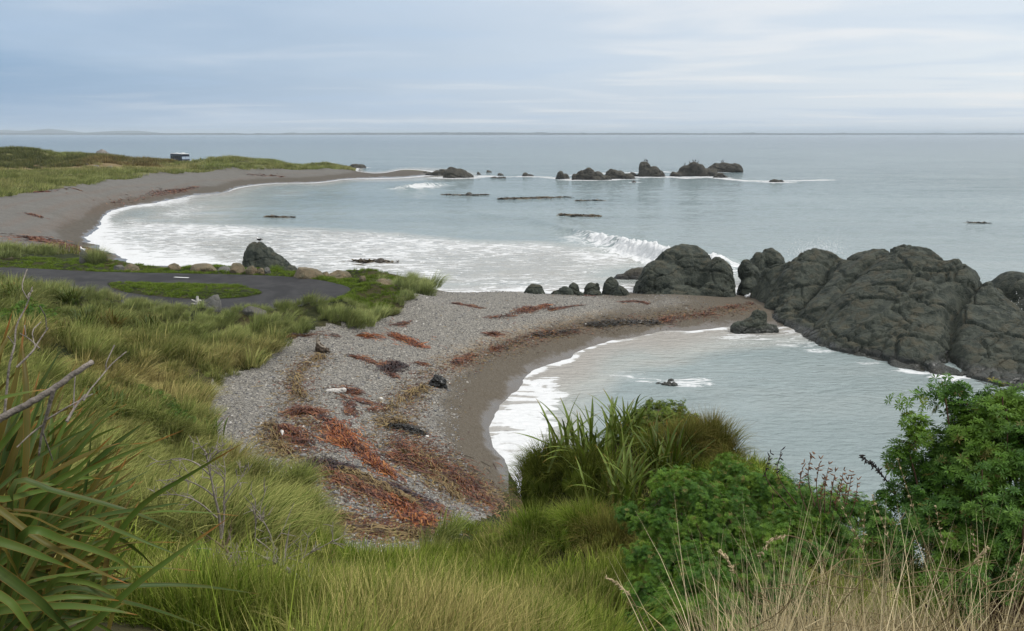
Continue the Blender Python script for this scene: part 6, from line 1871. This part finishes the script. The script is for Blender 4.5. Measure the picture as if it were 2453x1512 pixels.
# floating kelp
for k, (lab, uv, w, n) in enumerate((
    ('floating kelp mat with a small rock, left of the longest mat', [(1068, 467), (1110, 468), (1165, 467)], 1.2, 420), ('longest floating kelp mat in the bay', [(1200, 477), (1260, 475), (1310, 474), (1360, 473)], 1.7, 900), ('short thin kelp strip right of the longest mat', [(1383, 482), (1440, 481)], 0.8, 160),
    ('floating kelp strip nearer than the others in mid bay', [(1345, 515), (1390, 517), (1430, 518)], 1.0, 330), ('lone dark kelp streak in the left of the bay', [(640, 520), (702, 521)], 0.5, 150), ('kelp patch in the surf beyond the shingle bar', [(838, 628), (890, 628), (944, 630)], 0.9, 420),
    ('distant kelp streak at the right edge of the sea', [(2320, 535), (2362, 536)], 0.7, 90))):
    weed(lab, uv, w, n, W_KE, 890 + k, 0.28, (0.10, 0.22), (0.5, 1.6), 'kelp floating in the bay', 'floating_kelp', True)
px_rock(1112, 1133, 461, float(onz(1122, 468)[1]), 'sea_rock', 'small dark rock poking through the left floating kelp mat', 898, 1.0, -0.1, mat=M_STACK)
px_rock(895, 925, 618, float(onz(910, 629)[1]), 'sea_rock', 'small kelp-draped rock in the surf beyond the bar', 899, 0.8, -0.1, mat=W_KE)

# crumbs of weed
def crumbs():
    rs = np.random.default_rng(905)
    B = Bag(); pts = []
    for P, w in LITTER_W:
        Q = spline(P, 60)
        n = int(2300 * w / 0.8)
        i = rs.integers(0, 60, n)
        pts.append(Q[i] + rs.normal(size=(n, 2)) * w * 0.8)
    ex = np.stack(wedge(2600, 20, 75, -25, 18, rs), 1); ex = ex[(poly_sd(ex[:, 0], ex[:, 1], NEAR_BEACH) > 0.2)]
    ex = ex[height(ex[:, 0], ex[:, 1]) > 0.5]
    pts = np.concatenate(pts + [ex])
    z = height(pts[:, 0], pts[:, 1]); n = len(pts)
    a = rs.uniform(0, 6.28, n); L = rs.uniform(0.04, 0.17, n); w = rs.uniform(0.010, 0.032, n)
    d = np.stack([np.cos(a), np.sin(a)], 1) * L[:, None]; s = np.stack([-np.sin(a), np.cos(a)], 1) * w[:, None]
    zz = z[:, None] + rs.uniform(0.01, 0.06, (n, 4))
    V = np.stack([pts - d, pts + s, pts + d, pts - s], 1)
    V = np.concatenate([V, zz[..., None]], -1)
    rust = (fbm2(pts[:, 0], pts[:, 1], 1.6, 2, 907) + rs.normal(0, 0.5, n)) > 0.1
    for sel, mt, lab in ((rust, W_RD, 'small scraps of rusty seaweed strewn along the tide lines of the shingle'), (~rust, W_OL, 'small scraps of dry olive seaweed strewn over the shingle')):
        v = V[sel]; F = np.arange(len(v) * 4).reshape(-1, 4)
        link('seaweed_litter', make_mesh('seaweed_litter', v.reshape(-1, 3), F, mt, {'c': np.repeat(rs.uniform(0, 1, len(v)), 4)}), None, lab, None, None, 'stuff')
crumbs()

# pebbles that stand proud of the shingle
def pebbles():
    m, n, b = material('loose pebbles')
    rnd = n.add('ShaderNodeObjectInfo').outputs['Random']
    n.put(b.inputs['Base Color'], n.ramp(rnd, [(0.0, (0.07, 0.07, 0.075)), (0.4, (0.15, 0.148, 0.145)), (0.75, (0.26, 0.25, 0.235)), (0.96, (0.36, 0.33, 0.28)), (1.0, (0.62, 0.60, 0.56))]))
    b.inputs['Roughness'].default_value = 0.75
    pr = []
    for k in range(4):
        V, F = ICO[2]; V = V * (1 + 0.16 * fbm(V * 1.5 + k * 5, 2, 910 + k))[:, None] * [1.0, 0.75, 0.5]
        pr.append(proto('pebble_%d' % k, make_mesh('pebble', V, F, m)))
    rs = np.random.default_rng(915)
    x, y = wedge(42000, 20, 72, -26, 20, rs)
    nb = poly_sd(x, y, NEAR_BEACH); z = height(x, y)
    k = (nb > 0.0) & (z > 0.75)
    x, y, z = x[k], y[k], z[k]; nn = len(x)
    rot = np.stack([rs.normal(0, 0.3, nn), rs.normal(0, 0.3, nn), rs.uniform(0, 6.28, nn)], 1)
    scatter('loose_pebbles', np.stack([x, y, z + 0.008], 1), rot, np.exp(rs.normal(math.log(0.036), 0.38, nn)), rs.integers(0, 4, nn), pr, 'loose grey and white pebbles on the cove beach')
pebbles()

# ------------------------------------------------------------------ driftwood
def driftwood():
    M_DW = mat_simple('bleached driftwood', (0.30, 0.26, 0.21), 0.85, 0.2, 0.4, 6, 0.8, 25)
    M_DWD = mat_simple('dark driftwood', (0.085, 0.065, 0.048), 0.85, 0.2, 0.5, 6, 0.8, 25)
    M_WHT = mat_simple('white driftwood', (0.58, 0.56, 0.52), 0.8, 0.2, 0.2, 8, 0.5, 30)
    g = ground([768], [842])[0]
    root = empty('driftwood_stump', g, 'weathered driftwood stump with an upright horn on the upper beach', 'driftwood')
    s = g[1] / FPX
    me = remeshed([(0, 0, 0.18, 0.30, 0.22, 0.26), (0.22, -0.1, 0.12, 0.28, 0.2, 0.2), (-0.12, 0.05, 0.4, 0.15, 0.13, 0.35), (0.42, -0.12, 0.14, 0.16, 0.15, 0.16)], 0.035)
    displace(me, knobbly(0.22, 0.035, 921, 0.05)); me.materials.clear(); me.materials.append(M_DWD)
    link('stump', me, root)
    V, F = tube(spline([(-0.12, 0.05, 0.5), (-0.16, 0.05, 0.72), (-0.10, 0.04, 0.92), (0.0, 0.02, 0.98)], 14), np.linspace(0.13, 0.05, 14), 9)
    link('horn', make_mesh('horn', V, F, M_DW), root)
    V, F = tube(spline([(0.3, -0.1, 0.26), (0.1, -0.18, 0.34), (-0.08, -0.12, 0.5)], 10), np.linspace(0.06, 0.05, 10), 7)
    link('root', make_mesh('root', V, F, M_DW), root)
    V, F = tube(spline([(0.36, -0.15, 0.2), (0.5, -0.3, 0.1), (0.62, -0.36, 0.05)], 8), np.linspace(0.09, 0.05, 8), 7)
    link('root', make_mesh('root', V, F, M_DWD), root)
    # white billet
    g = ground([676], [1040])[0]
    V, F = tube(spline([(-0.10, 0.24, 0.06), (0.0, 0.0, 0.10), (0.10, -0.26, 0.06)], 10), [0.035, 0.06, 0.07, 0.07, 0.072, 0.07, 0.068, 0.062, 0.05, 0.02], 9)
    V = V + 0.012 * fbm(V * 12, 2, 3)[:, None]
    o = link('driftwood_billet', make_mesh('driftwood_billet', V, F, M_WHT), None, 'short white driftwood billet on the left of the shingle', 'driftwood'); o.location = g
    # bleached branch ghost by the grass
    g = ground([735], [872])[0]
    root = empty('driftwood_branch', g, 'pale curved driftwood branch on the shingle below the stump', 'driftwood')
    for k, P in enumerate(([(-0.5, 0.1, 0.04), (-0.25, 0.2, 0.12), (0.0, 0.1, 0.16), (0.2, -0.1, 0.08)], [(-0.2, 0.18, 0.1), (-0.05, 0.4, 0.18), (0.1, 0.45, 0.12)])):
        V, F = tube(spline(P, 12), np.linspace(0.035, 0.012, 12), 6); link('branch', make_mesh('branch', V, F, M_DW), root)
    # white heap of bleached stones and shells
    g = ground([805], [939])[0]
    rs = np.random.default_rng(931); B = Bag()
    root = empty('bleached_wood', g, 'bleached white chunk of wood left of the flat red weed patch', 'driftwood')
    me = remeshed([(0, 0, 0.05, 0.42, 0.12, 0.13, 0.1), (0.3, 0.05, 0.06, 0.2, 0.1, 0.14), (-0.35, 0.0, 0.03, 0.2, 0.1, 0.09)], 0.03)
    displace(me, knobbly(0.15, 0.02, 933, 0.03)); me.materials.clear(); me.materials.append(M_WHT); link('chunk', me, root)
    # white stump by the mossy boulder
    g = ground([468], [731])[0]
    root = empty('driftwood_stump', g, 'white forked driftwood stump beside the turning loop', 'driftwood'); root.scale = (0.8, 0.8, 0.8)
    for k, (P, r0, r1) in enumerate((([(0.25, 0, -0.1), (0.26, 0, 0.3), (0.22, 0, 0.62), (0.26, 0, 0.8)], 0.16, 0.09), ([(0.2, 0, 0.25), (-0.05, 0, 0.36), (-0.3, 0, 0.5)], 0.08, 0.04), ([(0.15, 0, 0.05), (-0.15, -0.05, 0.12), (-0.35, -0.05, 0.1)], 0.09, 0.04), ([(0.25, 0, 0.4), (0.45, 0, 0.42), (0.55, 0, 0.36)], 0.08, 0.04))):
        V, F = tube(spline(P, 10), np.linspace(r0, r1, 10), 7); link('trunk' if k == 0 else 'branch', make_mesh('branch', V, F, M_WHT), root)
driftwood()

# ------------------------------------------------------------------ birds
def bird(label, loc, facing, scale, kind, seed, group=None):
    dark = mat_cache('bird black', (0.018, 0.018, 0.020)); white = mat_cache('bird white', (0.78, 0.78, 0.76)); beak = mat_cache('bird bill', (0.45, 0.28, 0.05)); legc = mat_cache('bird leg', (0.40, 0.25, 0.15))
    root = empty('gull' if kind != 'shag' else 'shag', loc, label, 'bird', group)
    root.rotation_euler = (0, 0, facing); root.scale = (scale,) * 3
    body = white if kind != 'shag' else dark
    V, F = ICO[3]
    def ell(c, r, pitch=0.0, taper=0.0):
        W = V * [1, 1, 1]
        W = W * np.stack([np.ones(len(W)), 1 - taper * np.clip(-W[:, 0], 0, 1), 1 - taper * np.clip(-W[:, 0], 0, 1)], 1) * r
        cc, ss = math.cos(pitch), math.sin(pitch)
        return np.stack([W[:, 0] * cc - W[:, 2] * ss, W[:, 1], W[:, 0] * ss + W[:, 2] * cc], 1) + c
    if kind == 'shag':
        parts = [ell((0, 0, 0.36), (0.34, 0.13, 0.13), 1.05, 0.5), ell((0.17, 0, 0.70), (0.16, 0.05, 0.05), 1.3), ell((0.24, 0, 0.86), (0.08, 0.045, 0.045))]
    else:
        parts = [ell((0, 0, 0.24), (0.30, 0.12, 0.12), 0.2, 0.6), ell((0.22, 0, 0.36), (0.12, 0.07, 0.07), 0.9), ell((0.28, 0, 0.44), (0.085, 0.06, 0.065))]
    B = Bag()
    for p in parts: B.add(p, F)
    link('body', B.mesh('body', body), root)
    for s in (-1, 1):
        W = V * [0.30, 0.03, 0.10]
        W[:, 2] *= 1 - 0.6 * np.clip(-V[:, 0], 0, 1)
        if kind == 'shag':
            W = ell((-0.03, s * 0.11, 0.36), (0.30, 0.03, 0.09), 1.05, 0.6)
        else:
            W = W + [-0.06, s * 0.11, 0.27]
        link('wing', make_mesh('wing', W, F, dark if kind != 'white' else mat_cache('bird grey', (0.38, 0.39, 0.41))), root)
        Vt, Ft = tube([(0.02, s * 0.05, 0.16), (0.03, s * 0.05, 0.08), (0.02, s * 0.05, 0.0), (0.08, s * 0.06, 0.0)], [0.012, 0.010, 0.010, 0.014], 5)
        link('leg', make_mesh('leg', Vt, Ft, legc), root)
    hx, hz = (0.30, 0.86) if kind == 'shag' else (0.35, 0.43)
    Vt, Ft = tube([(hx, 0, hz), (hx + 0.06, 0, hz), (hx + 0.11, 0, hz - 0.02)], [0.022, 0.018, 0.004], 6)
    link('bill', make_mesh('bill', Vt, Ft, beak), root)
    return root
_mc = {}
def mat_cache(name, col, rough=0.7):
    if name not in _mc: _mc[name] = mat_simple(name, col, rough, 0.3, 0.1, 10)
    return _mc[name]
def top_of(name_obj, u, y):
    """height of a rock's top above the sight column"""
    me = name_obj.data
    V = np.empty(len(me.vertices) * 3, np.float32); me.vertices.foreach_get('co', V); V = V.reshape(-1, 3)
    x = at(u, 400, y)[0]
    k = (np.abs(V[:, 0] - x) < 0.35)
    if not k.any(): k = np.abs(V[:, 0] - x) == np.abs(V[:, 0] - x).min()
    j = np.where(k)[0][V[k, 2].argmax()]
    return V[j].astype(float)
lean_rock = [o for o in bpy.data.objects if o.name.startswith('rock_outcrop') and 'leaning' in o.get('label', '')][0]
vv = top_of(lean_rock, 606, 82)
bird('black-backed gull perched on top of the leaning rock', vv - [0, 0, 0.02], math.pi * 0.9, 1.0, 'black', 1)
g = ground([202], [628])[0]; bird('white gull standing among the roadside tussocks at the left', g + [0, 0, 0.9], 2.6, 1.1, 'white', 2)
stone('boulder', 'grey stone under the white gull among the roadside tussocks', 202, 632, 22, 26, 151, M_GREYROCK)
g = ground([1790], [716])[0]; bird('white gull on the wet sand between the two big outcrops', g, 0.6, 1.0, 'white', 3)
for k, (ri, us, lab) in enumerate(((3, (1541, 1546, 1551), 'shag perched on the tall domed sea rock'), (4, (1640, 1650, 1658, 1668, 1674), 'shag perched on the wide jagged sea rock'), (5, (1727, 1732), 'shag perched on the long smooth-backed sea rock'))):
    ro = SEA_ROCKS[ri]
    for j, u in enumerate(us):
        yy = float(np.mean([v.co.y for v in ro.data.vertices][:200]))
        p = top_of(ro, u, yy)
        bird((['leftmost ', 'rightmost '] if len(us) == 2 else ['leftmost ', 'second from left ', 'third from left ', 'fourth from left ', 'rightmost '] if len(us) == 5 else ['leftmost ', 'middle ', 'rightmost '])[j] + lab, p - [0, 0, 0.03], 1.0 + j * 1.3, 1.15, 'shag', 950 + k * 10 + j, lab.replace('shag', 'shags').replace('perched', ''))

# ------------------------------------------------------------------ the bus on the far dune
def bus():
    g = ground([432], [392.5])[0]
    y = 296.0
    p = at(432, 391.0, y); zg = gz(p[0], y)
    base = np.array([p[0], y, p[2]])
    root = empty('bus', base, 'dark house bus with a white roof parked on the far dune', 'bus')
    root.rotation_euler = (0, 0, math.radians(-90 + 44)); root.scale = (1.2,) * 3
    dk, wh = mat_cache('bus paint', (0.022, 0.026, 0.045), 0.35), mat_cache('bus roof paint', (0.72, 0.73, 0.72), 0.5)
    gl = mat_simple('bus glass painted reflection', (0.42, 0.50, 0.62), 0.12, 0.6, 0.1, 2)  # windscreen: the sky's pale blue reflection is painted into the base colour
    gd = mat_simple('bus dark glass', (0.03, 0.035, 0.045), 0.1, 0.6, 0.1, 2)
    ty, rim = mat_cache('tyre', (0.02, 0.02, 0.02), 0.9), mat_cache('rim', (0.35, 0.35, 0.36), 0.4)
    def box(name, c, s, mat, parent=root, bev=0.0):
        bm = bmesh.new(); bmesh.ops.create_cube(bm, size=1.0)
        bmesh.ops.scale(bm, vec=s, verts=bm.verts); bmesh.ops.translate(bm, vec=c, verts=bm.verts)
        if bev: bmesh.ops.bevel(bm, geom=bm.edges[:], offset=bev, segments=2, affect='EDGES')
        me = bpy.data.meshes.new(name); bm.to_mesh(me); bm.free(); me.materials.append(mat)
        return link(name, me, parent)
    # local +X is the nose
    body = box('body', (0, 0, 1.55), (8.4, 2.45, 2.3), dk, bev=0.12)
    box('roof', (0, 0, 2.76), (8.2, 2.35, 0.22), wh, bev=0.08)
    box('roof_hatch', (2.2, 0.1, 2.98), (1.2, 0.9, 0.25), wh, bev=0.06)
    box('roof_vent', (-1.5, -0.2, 2.95), (0.7, 0.6, 0.18), wh, bev=0.04)
    for s in (-1, 1):
        box('windscreen_pane', (4.215, s * 0.57, 1.62), (0.03, 1.08, 0.78), gl)
        box('headlight', (4.215, s * 0.9, 0.75), (0.04, 0.26, 0.18), mat_cache('lamp glass', (0.7, 0.7, 0.66), 0.2))
        for k in range(5):
            box('window', (-3.2 + k * 1.45, s * 1.235, 1.95), (1.1, 0.03, 0.62), gd)
        for x in (2.6, -2.4):
            bm = bmesh.new(); bmesh.ops.create_cone(bm, cap_ends=True, segments=20, radius1=0.48, radius2=0.48, depth=0.3)
            bmesh.ops.rotate(bm, cent=(0, 0, 0), matrix=Matrix.Rotation(math.pi / 2, 3, 'X'), verts=bm.verts); bmesh.ops.translate(bm, vec=(x, s * 1.1, 0.48), verts=bm.verts)
            bmesh.ops.bevel(bm, geom=[e for e in bm.edges if len(e.link_faces) == 2 and e.calc_face_angle(0) > 1], offset=0.05, segments=2, affect='EDGES')
            me = bpy.data.meshes.new('wheel'); bm.to_mesh(me); bm.free(); me.materials.append(ty); w = link('wheel', me, root)
            bm = bmesh.new(); bmesh.ops.create_cone(bm, cap_ends=True, segments=16, radius1=0.26, radius2=0.2, depth=0.06)
            bmesh.ops.rotate(bm, cent=(0, 0, 0), matrix=Matrix.Rotation(s * -math.pi / 2, 3, 'X'), verts=bm.verts); bmesh.ops.translate(bm, vec=(x, s * 1.27, 0.48), verts=bm.verts)
            me = bpy.data.meshes.new('rim'); bm.to_mesh(me); bm.free(); me.materials.append(rim); link('rim', me, w)
    box('bumper', (4.28, 0, 0.55), (0.16, 2.3, 0.26), dk, bev=0.04)
    box('visor', (4.24, 0, 2.2), (0.08, 2.3, 0.18), dk)
    box('hatch', (-0.9, -1.24, 0.95), (0.55, 0.04, 0.6), wh)
bus()

# ------------------------------------------------------------------ spray behind the whaleback
def spray():
    rs = np.random.default_rng(960)
    m = mat_cache('spray', (0.85, 0.87, 0.88), 0.6)
    V0, F0 = ICO[1]
    B = Bag()
    for (u, v, y, n, su, sv) in ((1965, 600, 82, 1100, 30, 16), (1930, 604, 82, 400, 14, 8), (2455, 735, 62, 250, 18, 12), (1585, 590, 112, 500, 26, 6), (1545, 578, 114, 300, 18, 5)):
        for _ in range(n):
            p = at(u + rs.normal() * su, v - abs(rs.normal()) * sv + 8, y + rs.normal() * 0.8)
            B.add(V0 * rs.uniform(0.008, 0.035) + p, F0)
    link('sea_spray', B.mesh('sea_spray', m), None, 'white spray bursting behind the whaleback rock', None, None, 'stuff')
spray()

# ------------------------------------------------------------------ the far shore and the air between
def far_land():
    m = mat_simple('far shore', (0.050, 0.060, 0.055), 0.95, 0.1, 0.3, 0.002)
    def strip(name, y, x0, x1, hfn, depth, label, n=900):
        x = np.linspace(x0, x1, n)
        h = hfn(x)
        prof = [(-0.5, 0.0), (-0.35, 0.75), (0.0, 1.0), (0.35, 0.8), (0.5, 0.0)]
        V = np.stack([np.stack([x, np.full(n, y + a * depth), h * b - 0.5], 1) for a, b in prof], 0)
        link(name, make_mesh(name, V.reshape(-1, 3), grid_faces(len(prof), n), m), None, label, None, None, 'structure')
    def low(x):
        t = 18 + 5 * fbm2(x, 0 * x, 900, 4, 971) + 7 * np.clip(fbm2(x, 0 * x, 160, 3, 972), 0, 1) * (fbm2(x, 0 * x, 1500, 2, 973) > -0.35)
        return t + 7 * np.exp(-((x + 300) / 700) ** 2)
    strip('far_shore', 9000, -7200, 7600, low, 500, 'low dark shore along the horizon')
    def hills(x):
        return 0.62 * 150 * np.exp(-((x + 13700) / 900) ** 2) + 110 * np.exp(-((x + 12300) / 500) ** 2) + 50 * np.exp(-((x + 10100) / 420) ** 2) + 40 * np.exp(-((x + 10700) / 500) ** 2) + 20 + 15 * fbm2(x, 0 * x, 900, 3, 975)
    strip('far_hills', 13000, -9700, -4800, lambda x: 12 + 0.55 * hills(x * 22.0 / 13.0) * sstep(-4800, -5800, x), 900, 'faint blue hills on the left horizon', 300)
    bm = bmesh.new(); bmesh.ops.create_cube(bm, size=1.0)
    bmesh.ops.scale(bm, vec=(64000, 41000, 92), verts=bm.verts); bmesh.ops.translate(bm, vec=(0, 20000, 39), verts=bm.verts)
    me = bpy.data.meshes.new('haze'); bm.to_mesh(me); bm.free()
    mt = bpy.data.materials.new('haze'); mt.use_nodes = True
    nt = mt.node_tree; nt.nodes.remove(nt.nodes['Principled BSDF'])
    pv = nt.nodes.new('ShaderNodeVolumePrincipled'); pv.inputs['Color'].default_value = (0.80, 0.91, 1.0, 1); pv.inputs['Density'].default_value = 9.0e-5
    nt.links.new(pv.outputs[0], nt.nodes['Material Output'].inputs['Volume'])
    me.materials.append(mt)
    link('haze', me, None, 'thin sea haze', None, None, 'stuff')
far_land()
